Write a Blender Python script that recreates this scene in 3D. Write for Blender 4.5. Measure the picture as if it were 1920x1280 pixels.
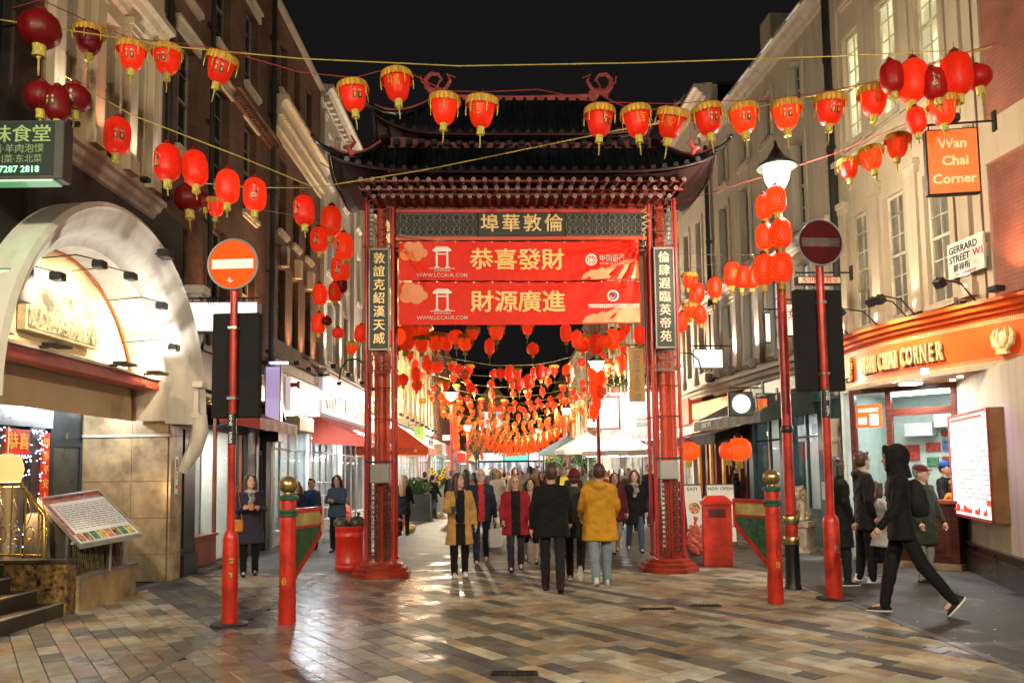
import bpy, math, random, time
import numpy as np
from mathutils import Vector, Matrix, noise
T0 = time.time()
random.seed(7)
PI = math.pi
R = math.radians
for o in list(bpy.data.objects):
    bpy.data.objects.remove(o)
SC = bpy.context.scene
COL = SC.collection

# ------------------------------------------------------------------ camera
F = 1480.0
PITCH, ROLL, CAMZ = R(4.5), R(-.75), 1.65
SHIFT = (242 - F * math.tan(PITCH)) / 1920
camd = bpy.data.cameras.new('camera')
cam = bpy.data.objects.new('camera', camd)
COL.objects.link(cam)
camd.sensor_width = 36
camd.lens = F / 1920 * 36
camd.shift_y = SHIFT
camd.clip_end = 1000
cam.matrix_world = Matrix.Translation((0, 0, CAMZ)) @ Matrix.Rotation(PI / 2 + PITCH, 4, 'X') @ Matrix.Rotation(ROLL, 4, 'Z')
SC.camera = cam
CM = cam.matrix_world.to_3x3()

def ray(px, py):
    return CM @ Vector(((px - 960) / F, (640 - py) / F + SHIFT * 1920 / F, -1))
def G(px, py, h=0.0):
    d = ray(px, py); t = (h - CAMZ) / d.z
    return Vector((d.x * t, d.y * t, h))
def at(px, py, Y):
    d = ray(px, py); t = Y / d.y
    return Vector((d.x * t, Y, CAMZ + d.z * t))

# ------------------------------------------------------------------ world, exposure
W = bpy.data.worlds.new('World'); SC.world = W; W.use_nodes = True
bg = W.node_tree.nodes['Background']
bg.inputs[0].default_value = (.0062, .0056, .0058, 1)      # a black city night sky
bg.inputs[1].default_value = 1.0
SC.view_settings.view_transform = 'Standard'
SC.view_settings.look = 'None'
SC.view_settings.exposure = 0.4
SC.view_settings.gamma = 1.0
SC.view_settings.use_curve_mapping = False
SC.cycles.use_denoising = True
SC.cycles.max_bounces = 6
SC.cycles.diffuse_bounces = 3
SC.cycles.glossy_bounces = 3
SC.cycles.transmission_bounces = 4
SC.cycles.transparent_max_bounces = 8
SC.cycles.sample_clamp_indirect = 4.0
SC.cycles.sample_clamp_direct = 0
SC.cycles.use_light_tree = True
SC.cycles.caustics_reflective = False
SC.cycles.caustics_refractive = False
SC.cycles.blur_glossy = 1.0

# ------------------------------------------------------------------ materials
MATS = {}
def mat(name, col, rough=.6, metal=0., var=.12, scale=3., bump=.15, bscale=30., emit=None, es=0., col2=None, coat=0., stretch=None, dirt=0.):
    """principled material with noisy colour, rough variation and fine bump"""
    if name in MATS: return MATS[name]
    m = bpy.data.materials.new(name); m.use_nodes = True
    nt = m.node_tree; N = nt.nodes; L = nt.links
    p = N['Principled BSDF']
    tc = N.new('ShaderNodeTexCoord'); src = tc.outputs['Object']
    if stretch:
        mp = N.new('ShaderNodeMapping'); mp.inputs['Scale'].default_value = stretch
        L.new(src, mp.inputs[0]); src = mp.outputs[0]
    if var > 0:
        nz = N.new('ShaderNodeTexNoise'); nz.inputs['Scale'].default_value = scale; nz.inputs['Detail'].default_value = 5
        nz.inputs['Roughness'].default_value = .65
        L.new(src, nz.inputs['Vector'])
        rp = N.new('ShaderNodeValToRGB')
        c = Vector(col); d = Vector(col2) if col2 else c * (1 - var * 2.2)
        rp.color_ramp.elements[0].position = .36; rp.color_ramp.elements[1].position = .64
        rp.color_ramp.elements[0].color = (*d, 1)
        rp.color_ramp.elements[1].color = (*[min(1, x) for x in (c if col2 else c * (1 + var * .6))], 1)
        L.new(nz.outputs[0], rp.inputs[0])
        out = rp.outputs[0]
        if dirt > 0:
            n2 = N.new('ShaderNodeTexNoise'); n2.inputs['Scale'].default_value = scale * .35; n2.inputs['Detail'].default_value = 8
            L.new(src, n2.inputs['Vector'])
            mx = N.new('ShaderNodeMix'); mx.data_type = 'RGBA'; mx.blend_type = 'MULTIPLY'
            r2 = N.new('ShaderNodeMapRange'); r2.inputs[1].default_value = .45; r2.inputs[2].default_value = .7; r2.inputs[3].default_value = 0; r2.inputs[4].default_value = dirt
            L.new(n2.outputs[0], r2.inputs[0]); L.new(r2.outputs[0], mx.inputs[0]); L.new(out, mx.inputs[6])
            mx.inputs[7].default_value = (.32, .27, .22, 1); out = mx.outputs[2]
        L.new(out, p.inputs['Base Color'])
        mr = N.new('ShaderNodeMapRange'); mr.inputs[3].default_value = max(.04, rough - .12); mr.inputs[4].default_value = min(1, rough + .12)
        L.new(nz.outputs[0], mr.inputs[0]); L.new(mr.outputs[0], p.inputs['Roughness'])
    else:
        p.inputs['Base Color'].default_value = (*col, 1); p.inputs['Roughness'].default_value = rough
    p.inputs['Metallic'].default_value = metal
    if coat: p.inputs['Coat Weight'].default_value = coat; p.inputs['Coat Roughness'].default_value = .15
    if bump > 0:
        n3 = N.new('ShaderNodeTexNoise'); n3.inputs['Scale'].default_value = bscale; n3.inputs['Detail'].default_value = 3
        L.new(src, n3.inputs['Vector'])
        b = N.new('ShaderNodeBump'); b.inputs['Strength'].default_value = bump; b.inputs['Distance'].default_value = .01
        L.new(n3.outputs[0], b.inputs['Height']); L.new(b.outputs[0], p.inputs['Normal'])
    if emit:
        p.inputs['Emission Color'].default_value = (*emit, 1); p.inputs['Emission Strength'].default_value = es
    MATS[name] = m
    return m

def emis(name, col, s, base=(.6, .6, .6)):
    """surface that gives off light"""
    if name in MATS: return MATS[name]
    m = bpy.data.materials.new(name); m.use_nodes = True
    p = m.node_tree.nodes['Principled BSDF']
    p.inputs['Base Color'].default_value = (*base, 1); p.inputs['Roughness'].default_value = .4
    p.inputs['Emission Color'].default_value = (*col, 1); p.inputs['Emission Strength'].default_value = s
    MATS[name] = m
    return m

def glass(name='window_glass', tint=(.9, .95, .95), refl=.12):
    if name in MATS: return MATS[name]
    m = bpy.data.materials.new(name); m.use_nodes = True
    nt = m.node_tree; N = nt.nodes; L = nt.links
    N.remove(N['Principled BSDF'])
    t = N.new('ShaderNodeBsdfTransparent'); t.inputs[0].default_value = (*tint, 1)
    g = N.new('ShaderNodeBsdfGlossy'); g.inputs['Roughness'].default_value = .05
    fr = N.new('ShaderNodeFresnel'); fr.inputs[0].default_value = 1.45
    mx = N.new('ShaderNodeMixShader')
    ge = N.new('ShaderNodeNewGeometry'); iv = N.new('ShaderNodeMath'); iv.operation = 'SUBTRACT'; iv.inputs[0].default_value = 1; L.new(ge.outputs['Backfacing'], iv.inputs[1])
    mu = N.new('ShaderNodeMath'); mu.operation = 'MULTIPLY'; L.new(fr.outputs[0], mu.inputs[0]); L.new(iv.outputs[0], mu.inputs[1]); L.new(mu.outputs[0], mx.inputs[0]); L.new(t.outputs[0], mx.inputs[1]); L.new(g.outputs[0], mx.inputs[2])
    L.new(mx.outputs[0], N['Material Output'].inputs[0])
    MATS[name] = m
    return m

def brick_mat(name, c1, c2, mortar, sx=.215, sy=.065, vert=True, bump=.6, rough=.8, msize=.012):
    """brick courses on a wall lying in its local XZ plane (vert) or on the ground"""
    if name in MATS: return MATS[name]
    m = bpy.data.materials.new(name); m.use_nodes = True
    nt = m.node_tree; N = nt.nodes; L = nt.links; p = N['Principled BSDF']
    tc = N.new('ShaderNodeTexCoord'); sp = N.new('ShaderNodeSeparateXYZ'); cb = N.new('ShaderNodeCombineXYZ')
    L.new(tc.outputs['Object'], sp.inputs[0])
    if vert:
        ad = N.new('ShaderNodeMath'); ad.operation = 'ADD'
        L.new(sp.outputs[0], ad.inputs[0]); L.new(sp.outputs[1], ad.inputs[1])
        L.new(ad.outputs[0], cb.inputs[0]); L.new(sp.outputs[2], cb.inputs[1])
    else:
        L.new(sp.outputs[0], cb.inputs[0]); L.new(sp.outputs[1], cb.inputs[1])
    b = N.new('ShaderNodeTexBrick'); b.inputs['Scale'].default_value = 1
    b.inputs['Brick Width'].default_value = sx; b.inputs['Row Height'].default_value = sy; b.inputs['Mortar Size'].default_value = msize
    b.inputs['Color1'].default_value = (*c1, 1); b.inputs['Color2'].default_value = (*c2, 1); b.inputs['Mortar'].default_value = (*mortar, 1)
    L.new(cb.outputs[0], b.inputs['Vector'])
    nz = N.new('ShaderNodeTexNoise'); nz.inputs['Scale'].default_value = 1.3; nz.inputs['Detail'].default_value = 6
    L.new(tc.outputs['Object'], nz.inputs['Vector'])
    mr = N.new('ShaderNodeMapRange'); mr.inputs[1].default_value = .3; mr.inputs[2].default_value = .7; mr.inputs[3].default_value = .55; mr.inputs[4].default_value = 1.2
    L.new(nz.outputs[0], mr.inputs[0])
    mx = N.new('ShaderNodeMix'); mx.data_type = 'RGBA'; mx.blend_type = 'MULTIPLY'; mx.inputs[0].default_value = 1
    L.new(b.outputs[0], mx.inputs[6]); L.new(mr.outputs[0], mx.inputs[7]); L.new(mx.outputs[2], p.inputs['Base Color'])
    p.inputs['Roughness'].default_value = rough
    bp = N.new('ShaderNodeBump'); bp.inputs['Strength'].default_value = bump; bp.inputs['Distance'].default_value = .01; bp.invert = True
    L.new(b.outputs['Fac'], bp.inputs['Height']); L.new(bp.outputs[0], p.inputs['Normal'])
    MATS[name] = m
    return m

def paint_wall(name, col, dirt=.5, rough=.7):
    """painted stucco with rain streaks"""
    if name in MATS: return MATS[name]
    m = mat(name, col, rough=rough, var=.05, scale=1.1, bump=.25, bscale=60)
    nt = m.node_tree; N = nt.nodes; L = nt.links; p = N['Principled BSDF']
    old = p.inputs['Base Color'].links[0].from_socket
    tc = N.new('ShaderNodeTexCoord'); mp = N.new('ShaderNodeMapping'); mp.inputs['Scale'].default_value = (7, 7, .45)
    nz = N.new('ShaderNodeTexNoise'); nz.inputs['Scale'].default_value = 1.0; nz.inputs['Detail'].default_value = 7
    L.new(tc.outputs['Object'], mp.inputs[0]); L.new(mp.outputs[0], nz.inputs['Vector'])
    mr = N.new('ShaderNodeMapRange'); mr.inputs[1].default_value = .48; mr.inputs[2].default_value = .75; mr.inputs[3].default_value = 0; mr.inputs[4].default_value = dirt
    L.new(nz.outputs[0], mr.inputs[0])
    mx = N.new('ShaderNodeMix'); mx.data_type = 'RGBA'; mx.blend_type = 'MULTIPLY'
    L.new(mr.outputs[0], mx.inputs[0]); L.new(old, mx.inputs[6]); mx.inputs[7].default_value = (.42, .36, .30, 1)
    L.new(mx.outputs[2], p.inputs['Base Color'])
    return m

def cloth(name, col, rough=.85, var=.1, bump=.35, bscale=14, pat=None):
    m = mat(name, col, rough=rough, var=var, scale=8, bump=bump, bscale=bscale)
    p = m.node_tree.nodes['Principled BSDF']
    p.inputs['Sheen Weight'].default_value = .04; p.inputs['Specular IOR Level'].default_value = .25
    return m

def wet_paving(name, col, var=.12, wet=1.0):
    """ground material: grain, stains, and a gloss that follows where water lies"""
    if name in MATS: return MATS[name]
    m = mat(name, col, rough=.5, var=var, scale=5, bump=.0)
    nt = m.node_tree; N = nt.nodes; L = nt.links; p = N['Principled BSDF']
    ge = N.new('ShaderNodeNewGeometry')
    old = p.inputs['Base Color'].links[0].from_socket
    oi = N.new('ShaderNodeObjectInfo')
    v = N.new('ShaderNodeMapRange'); v.inputs[3].default_value = .72; v.inputs[4].default_value = 1.22
    L.new(oi.outputs['Random'], v.inputs[0])
    st = N.new('ShaderNodeTexNoise'); st.inputs['Scale'].default_value = .9; st.inputs['Detail'].default_value = 8; st.inputs['Roughness'].default_value = .7
    L.new(ge.outputs['Position'], st.inputs['Vector'])
    sm = N.new('ShaderNodeMapRange'); sm.inputs[1].default_value = .35; sm.inputs[2].default_value = .65; sm.inputs[3].default_value = .5; sm.inputs[4].default_value = 1.12
    L.new(st.outputs[0], sm.inputs[0])
    mu = N.new('ShaderNodeMath'); mu.operation = 'MULTIPLY'; L.new(v.outputs[0], mu.inputs[0]); L.new(sm.outputs[0], mu.inputs[1])
    # small spots of gum
    vo = N.new('ShaderNodeTexVoronoi'); vo.inputs['Scale'].default_value = 3.2
    L.new(ge.outputs['Position'], vo.inputs['Vector'])
    gm = N.new('ShaderNodeMapRange'); gm.inputs[1].default_value = .06; gm.inputs[2].default_value = .075; gm.inputs[3].default_value = .6; gm.inputs[4].default_value = 1
    L.new(vo.outputs['Distance'], gm.inputs[0])
    mu2 = N.new('ShaderNodeMath'); mu2.operation = 'MULTIPLY'; L.new(mu.outputs[0], mu2.inputs[0]); L.new(gm.outputs[0], mu2.inputs[1])
    mx = N.new('ShaderNodeMix'); mx.data_type = 'RGBA'; mx.blend_type = 'MULTIPLY'; mx.inputs[0].default_value = 1
    L.new(old, mx.inputs[6]); L.new(mu2.outputs[0], mx.inputs[7])
    # puddled strip beside the left kerb
    sp = N.new('ShaderNodeSeparateXYZ'); L.new(ge.outputs['Position'], sp.inputs[0])
    def bell(sock, c, w):
        a = N.new('ShaderNodeMath'); a.operation = 'SUBTRACT'; L.new(sock, a.inputs[0]); a.inputs[1].default_value = c
        b = N.new('ShaderNodeMath'); b.operation = 'ABSOLUTE'; L.new(a.outputs[0], b.inputs[0])
        d = N.new('ShaderNodeMapRange'); d.interpolation_type = 'SMOOTHSTEP'; d.inputs[1].default_value = w * .35; d.inputs[2].default_value = w; d.inputs[3].default_value = 1; d.inputs[4].default_value = 0
        L.new(b.outputs[0], d.inputs[0]); return d.outputs[0]
    k = N.new('ShaderNodeMath'); k.operation = 'MULTIPLY'; L.new(bell(sp.outputs[0], -2.5, 1.8), k.inputs[0]); L.new(bell(sp.outputs[1], 9.2, 5.5), k.inputs[1])
    n4 = N.new('ShaderNodeTexNoise'); n4.inputs['Scale'].default_value = 1.7; n4.inputs['Detail'].default_value = 6
    L.new(ge.outputs['Position'], n4.inputs['Vector'])
    ad = N.new('ShaderNodeMath'); ad.operation = 'MULTIPLY_ADD'; L.new(k.outputs[0], ad.inputs[0]); ad.inputs[1].default_value = .34 * wet; L.new(n4.outputs[0], ad.inputs[2])
    rr = N.new('ShaderNodeMapRange'); rr.interpolation_type = 'SMOOTHSTEP'; rr.inputs[1].default_value = .52; rr.inputs[2].default_value = .74; rr.inputs[3].default_value = .66; rr.inputs[4].default_value = .27
    L.new(ad.outputs[0], rr.inputs[0]); L.new(rr.outputs[0], p.inputs['Roughness'])
    # wet stone is darker
    dk = N.new('ShaderNodeMapRange'); dk.inputs[1].default_value = .52; dk.inputs[2].default_value = .74; dk.inputs[3].default_value = 1; dk.inputs[4].default_value = .55
    L.new(ad.outputs[0], dk.inputs[0])
    m2 = N.new('ShaderNodeMix'); m2.data_type = 'RGBA'; m2.blend_type = 'MULTIPLY'; m2.inputs[0].default_value = 1
    L.new(mx.outputs[2], m2.inputs[6]); L.new(dk.outputs[0], m2.inputs[7]); L.new(m2.outputs[2], p.inputs['Base Color'])
    p.inputs['Specular IOR Level'].default_value = .38
    n5 = N.new('ShaderNodeTexNoise'); n5.inputs['Scale'].default_value = 26; n5.inputs['Detail'].default_value = 4
    L.new(ge.outputs['Position'], n5.inputs['Vector'])
    bp = N.new('ShaderNodeBump'); bp.inputs['Strength'].default_value = .3; bp.inputs['Distance'].default_value = .008
    L.new(n5.outputs[0], bp.inputs['Height']); L.new(bp.outputs[0], p.inputs['Normal'])
    return m

# ------------------------------------------------------------------ mesh helpers
class MB:
    def __init__(s): s.v = []; s.f = []; s.m = []; s.n = 0; s.cur = 0
    def add(s, vs, fs, mi=None, M=None):
        mi = s.cur if mi is None else mi
        if M is not None: vs = [M @ Vector(q) for q in vs]
        s.v += [tuple(q) for q in vs]
        for f in fs:
            s.f.append(tuple(i + s.n for i in f)); s.m.append(mi)
        s.n += len(vs); return s
    def box(s, x0, x1, y0, y1, z0, z1, mi=None, M=None, ch=0):
        if x0 > x1: x0, x1 = x1, x0
        if y0 > y1: y0, y1 = y1, y0
        if z0 > z1: z0, z1 = z1, z0
        if ch:
            return s.cbox(x0, x1, y0, y1, z0, z1, ch, mi, M)
        v = [(x0, y0, z0), (x1, y0, z0), (x1, y1, z0), (x0, y1, z0), (x0, y0, z1), (x1, y0, z1), (x1, y1, z1), (x0, y1, z1)]
        return s.add(v, [(0, 3, 2, 1), (4, 5, 6, 7), (0, 1, 5, 4), (1, 2, 6, 5), (2, 3, 7, 6), (3, 0, 4, 7)], mi, M)
    def cbox(s, x0, x1, y0, y1, z0, z1, c, mi=None, M=None):
        """box with chamfered vertical edges and top/bottom edges"""
        def ring(z, i):
            return [(x0 + c + i, y0 + i, z), (x1 - c - i, y0 + i, z), (x1 - i, y0 + c + i, z), (x1 - i, y1 - c - i, z), (x1 - c - i, y1 - i, z), (x0 + c + i, y1 - i, z), (x0 + i, y1 - c - i, z), (x0 + i, y0 + c + i, z)]
        return s.rings([ring(z0, c), ring(z0 + c, 0), ring(z1 - c, 0), ring(z1, c)], mi, M)
    def rings(s, rs, mi=None, M=None, cap=True, closed=False):
        n = len(rs[0]); v = [q for r in rs for q in r]; f = []
        K = len(rs)
        for k in range(K if closed else K - 1):
            a = k * n; b = ((k + 1) % K) * n
            for i in range(n):
                j = (i + 1) % n; f.append((a + i, a + j, b + j, b + i))
        if cap and not closed:
            f.append(tuple(range(n))[::-1]); f.append(tuple((K - 1) * n + i for i in range(n)))
        return s.add(v, f, mi, M)
    def lathe(s, prof, n=24, c=(0, 0, 0), mi=None, M=None, cap=True, ribs=0, rib=0):
        rs = []
        for (r, z) in prof:
            rs.append([(c[0] + (r + rib * r * (abs(math.cos(ribs * PI * i / n)) if ribs else 0)) * math.cos(2 * PI * i / n), c[1] + (r + rib * r * (abs(math.cos(ribs * PI * i / n)) if ribs else 0)) * math.sin(2 * PI * i / n), c[2] + z) for i in range(n)])
        return s.rings(rs, mi, M, cap)
    def cyl(s, p0, p1, r0, r1=None, n=12, mi=None, M=None, cap=True):
        r1 = r0 if r1 is None else r1
        p0 = Vector(p0); p1 = Vector(p1); d = (p1 - p0)
        if d.length < 1e-6: return s
        d.normalize(); a = d.orthogonal().normalized(); b = d.cross(a)
        rs = [[tuple(p + (a * math.cos(2 * PI * i / n) + b * math.sin(2 * PI * i / n)) * r) for i in range(n)] for p, r in ((p0, r0), (p1, r1))]
        return s.rings(rs, mi, M, cap)
    def tube(s, pts, r, n=8, mi=None, M=None, closed=False):
        pts = [Vector(p) for p in pts]; K = len(pts); rs = []; a = None
        rr = r if isinstance(r, (list, tuple)) else [r] * K
        for k in range(K):
            if closed: d = pts[(k + 1) % K] - pts[k - 1]
            else: d = pts[min(k + 1, K - 1)] - pts[max(k - 1, 0)]
            if d.length < 1e-9: d = Vector((0, 0, 1))
            d.normalize()
            if a is None: a = d.orthogonal().normalized()
            a = (a - d * a.dot(d))
            a = a.normalized() if a.length > 1e-6 else d.orthogonal().normalized()
            b = d.cross(a)
            rs.append([tuple(pts[k] + (a * math.cos(2 * PI * i / n) + b * math.sin(2 * PI * i / n)) * rr[k]) for i in range(n)])
        return s.rings(rs, mi, M, True, closed)
    def prism(s, poly, y0, y1, mi=None, M=None):
        """polygon in the local XZ plane (x,z), thick from y0 to y1"""
        n = len(poly); v = [(x, y0, z) for x, z in poly] + [(x, y1, z) for x, z in poly]
        f = [tuple(range(n)), tuple(range(2 * n - 1, n - 1, -1))] + [(i + n, (i + 1) % n + n, (i + 1) % n, i) for i in range(n)]
        return s.add(v, f, mi, M)
    def sweep(s, poly, path, mi=None, M=None, closed=False):
        """poly (out, up) carried along a horizontal path; out is to the right of travel"""
        pts = [Vector(p) for p in path]; K = len(pts); rs = []
        for k in range(K):
            a = (pts[k] - pts[k - 1]) if k else (pts[1] - pts[0]); b = (pts[k + 1] - pts[k]) if k < K - 1 else a
            a = Vector((a.x, a.y, 0)).normalized(); b = Vector((b.x, b.y, 0)).normalized()
            t = (a + b).normalized(); o = Vector((t.y, -t.x, 0)); q = 1 / max(.4, t.dot(a))
            rs.append([tuple(pts[k] + o * u * q + Vector((0, 0, w))) for u, w in poly])
        return s.rings(rs, mi, M, True, closed)
    def sphere(s, c, r, n=12, m=8, mi=None, M=None):
        rx, ry, rz = r if isinstance(r, (tuple, list)) else (r, r, r)
        rs = []
        for k in range(m + 1):
            th = PI * (k + .0001 if k == 0 else k - .0001 if k == m else k) / m
            rs.append([(c[0] + rx * math.sin(th) * math.cos(2 * PI * i / n), c[1] + ry * math.sin(th) * math.sin(2 * PI * i / n), c[2] - rz * math.cos(th)) for i in range(n)])
        return s.rings(rs, mi, M, True)
    def quad(s, a, b, c, d, mi=None): return s.add([a, b, c, d], [(0, 1, 2, 3)], mi)
    def mesh(s, name, mats, smooth=False):
        me = bpy.data.meshes.new(name)
        me.from_pydata(s.v, [], s.f)
        for m in (mats if isinstance(mats, (list, tuple)) else [mats]): me.materials.append(m)
        if len(me.materials) > 1: me.polygons.foreach_set('material_index', s.m[:len(me.polygons)] if len(me.polygons) == len(s.m) else [0] * len(me.polygons))
        if smooth:
            me.polygons.foreach_set('use_smooth', [True] * len(me.polygons))
            me.set_sharp_from_angle(angle=R(40 if smooth is True else smooth))
        me.update(); return me
    def build(s, name, mats, parent=None, smooth=False, loc=None, rot=None, label=None, kind=None):
        o = bpy.data.objects.new(name, s.mesh(name, mats, smooth)); COL.objects.link(o)
        if parent: o.parent = parent
        if loc: o.location = loc
        if rot: o.rotation_euler = rot
        if label: o['label'] = label
        if kind: o['kind'] = kind
        return o

def tag(o, label=None, cat=None, group=None, kind=None):
    if label: o['label'] = label
    if cat: o['category'] = cat
    if group: o['group'] = group
    if kind: o['kind'] = kind
    return o
def thing(name, label, cat, loc=(0, 0, 0), rz=0, group=None):
    o = bpy.data.objects.new(name, None); COL.objects.link(o)
    o.empty_display_size = .1
    o.location = loc; o.rotation_euler = (0, 0, rz)
    return tag(o, label, cat, group)
def dup(root, loc=None, rz=None, label=None, group=None, rot=None, scale=None):
    def cp(o, par):
        c = o.copy(); COL.objects.link(c); c.parent = par
        for ch in KIDS.get(o.name, ()): cp(ch, c)
        return c
    KIDS = {}
    def collect(o):
        ks = [x for x in o.children]
        KIDS[o.name] = ks
        for k in ks: collect(k)
    collect(root)
    r = cp(root, None)
    if loc is not None: r.location = loc
    if rz is not None: r.rotation_euler = (0, 0, rz)
    if rot is not None: r.rotation_euler = rot
    if scale is not None: r.scale = (scale,) * 3 if not isinstance(scale, (tuple, list)) else scale
    if label: r['label'] = label
    if group: r['group'] = group
    return r
def inst(o, parent, loc=(0, 0, 0), rot=(0, 0, 0), scale=None):
    """another object on the same mesh"""
    c = bpy.data.objects.new(o.name.split('.')[0], o.data); COL.objects.link(c); c.parent = parent
    c.location = loc; c.rotation_euler = rot
    if scale: c.scale = scale
    return c

LK = 2.6
TXT = {}
def glyphs(body, size=1., depth=.01, bold=0., res=2, cx=True):
    """letter shapes lying in the XZ plane, front towards -Y; returns verts, faces"""
    key = (body, bold, res, depth / size)
    if key not in TXT:
        c = bpy.data.curves.new('lettering', 'FONT'); c.body = body; c.size = 1; c.resolution_u = res
        c.extrude = depth / size / 2; c.offset = bold; c.align_x = 'CENTER' if cx else 'LEFT'; c.align_y = 'CENTER'
        o = bpy.data.objects.new('lettering', c); COL.objects.link(o)
        bpy.context.view_layer.update()
        me = o.evaluated_get(bpy.context.evaluated_depsgraph_get()).to_mesh()
        TXT[key] = ([tuple(v.co) for v in me.vertices], [tuple(p.vertices) for p in me.polygons])
        bpy.data.objects.remove(o); bpy.data.curves.remove(c)
    v, f = TXT[key]
    return [(x * size, -z * size, y * size) for x, y, z in v], f
def strokes(body, size, depth, bold, res=2, cx=True):
    """heavier CJK letters are laid from shifted copies, Latin ones are offset"""
    if bold and any(ord(c) > 0x2e80 for c in body):
        v, f = glyphs(body, size, depth, 0, res, cx); V, F_ = [], []
        for k, (sx, sz) in enumerate(((-1, 0), (1, 0), (0, .8), (0, -.8))[:4 if bold > .012 else 2]):
            n = len(V); V += [(a + sx * bold * size, b - .0006 * k, c + sz * bold * size) for a, b, c in v]; F_ += [tuple(i + n for i in q) for q in f]
        return V, F_
    return glyphs(body, size, depth, bold, res, cx)
def text(mb, body, x, y, z, size, depth=.01, bold=0., mi=None, cx=True, sx=1., M=None, res=2):
    v, f = strokes(body, size, depth, bold, res, cx)
    mb.add([(a * sx + x, b + y, c + z) for a, b, c in v], f, mi, M)
def light(kind, name, loc, W_, col, size=.1, parent=None, aim=None, angle=60, blend=.6):
    d = bpy.data.lights.new(name, kind); d.energy = W_ * LK; d.color = col
    if kind == 'AREA': d.size = size
    else: d.shadow_soft_size = size
    if kind == 'SPOT': d.spot_size = R(angle); d.spot_blend = blend
    o = bpy.data.objects.new(name, d); COL.objects.link(o); o.location = loc
    if parent: o.parent = parent
    if aim is not None:
        v = Vector(aim) - Vector(loc)
        o.rotation_euler = v.to_track_quat('-Z', 'Y').to_euler()
    return o
WARM = (1., .72, .42); WHITE = (1., .93, .84); COOL = (.85, .93, 1.); AMBER = (1., .55, .22)
# ================================================================== ground
def clip(poly, nx, ny, c):
    out = []
    for i in range(len(poly)):
        a = poly[i - 1]; b = poly[i]
        da = nx * a[0] + ny * a[1] - c; db = nx * b[0] + ny * b[1] - c
        if (da <= 0) != (db <= 0):
            t = da / (da - db); out.append((a[0] + (b[0] - a[0]) * t, a[1] + (b[1] - a[1]) * t))
        if db <= 0: out.append(b)
    return out
m_mortar = wet_paving('jointing_mortar', (.05, .045, .04))
ASPH = wet_paving('asphalt', (.045, .043, .042), wet=.7)
b = MB(); b.box(-60, 60, -30, 260, -.3, -.016)
tag(b.build('ground', m_mortar), kind='structure')
TONES = [wet_paving('paver_beige', (.42, .38, .29)), wet_paving('paver_buff', (.38, .29, .18)), wet_paving('paver_rose', (.36, .26, .205)),
         wet_paving('paver_olive', (.18, .17, .135)), wet_paving('paver_grey', (.12, .115, .11)), wet_paving('paver_pale', (.43, .41, .345))]
DANG = math.atan2(-.82, .57)
dx_, dy_ = math.cos(DANG), math.sin(DANG); nx_, ny_ = -dy_, dx_
def zone_clip(p, x0, x1, y0, y1):
    for (a, c_, d) in ((1, 0, x1), (-1, 0, -x0), (0, 1, y1), (0, -1, -y0)):
        p = clip(p, a, c_, d)
        if len(p) < 3: return None
    return p
def area(p): return abs(sum(p[i - 1][0] * p[i][1] - p[i][0] * p[i - 1][1] for i in range(len(p)))) / 2
rg = random.Random(3)
pav = []
PW_ = .18
for row in range(-112, 112):
    t = row * PW_
    s = -20 + rg.random() * .5
    while s < 20:
        Ln = rg.choice((.22, .3, .36, .4, .5, .5, .62))
        j = .004
        q = [(dx_ * u + nx_ * w, dy_ * u + ny_ * w) for u, w in ((s + j, t + j), (s + Ln - j, t + j), (s + Ln - j, t + PW_ - j), (s + j, t + PW_ - j))]
        q = [(x, y + 9) for x, y in q]
        cxx = sum(p[0] for p in q) / 4; cyy = sum(p[1] for p in q) / 4
        s += Ln
        if not (-7.5 < cxx < 5.5 and 3.5 < cyy < 13.8): continue
        left = cxx < -3.1
        for zx0, zx1, lf in ((-5.35, -3.14, True), (-3.02, 4.02, False)):
            z = zone_clip(q, zx0, zx1, 3.2, 13.3 + (0 if lf else .0))
            if z is None or area(z) < .006: continue
            band = (row % 19)
            if lf and band in (3, 4, 5, 6): ti = 4 if rg.random() < .8 else 3
            elif lf: ti = rg.choice((5, 0, 0, 1, 2, 3, 3, 1))
            elif band in (11,): ti = 4
            else: ti = rg.choice((0, 0, 0, 1, 1, 1, 2, 3, 3, 3, 4, 5, 0, 1))
            pav.append((math.hypot(cxx, cyy - 0), z, ti, cyy))
def paver_mb(b, z, h, mi=None):
    cx = sum(p[0] for p in z) / len(z); cy = sum(p[1] for p in z) / len(z)
    if sum(z[i - 1][0] * z[i][1] - z[i][0] * z[i - 1][1] for i in range(len(z))) < 0: z = z[::-1]
    inn = [(cx + (x - cx) * (1 - .006 / max(.05, math.hypot(x - cx, y - cy))), cy + (y - cy) * (1 - .006 / max(.05, math.hypot(x - cx, y - cy)))) for x, y in z]
    b.rings([[(x, y, -.03) for x, y in z], [(x, y, h - .004) for x, y in z], [(x, y, h) for x, y in inn]], mi)
paving = thing('paving', None, None); paving['kind'] = 'structure'
vis = []
rest = []
for d, z, ti, cy in sorted(pav, key=lambda a: a[0]):
    cx = sum(p[0] for p in z) / len(z)
    ok = cy > 5.9 and abs(cx) < cy * .66 + .3
    (vis if ok and len(vis) < 300 else rest).append((z, ti))
for z, ti in vis:
    b = MB(); paver_mb(b, z, rg.uniform(-.0025, .001)); b.build('paver', TONES[ti], paving)
b = MB()
for z, ti in rest: paver_mb(b, z, rg.uniform(-.0025, .001), ti)
b.build('paver', TONES, paving, kind='stuff')
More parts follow.
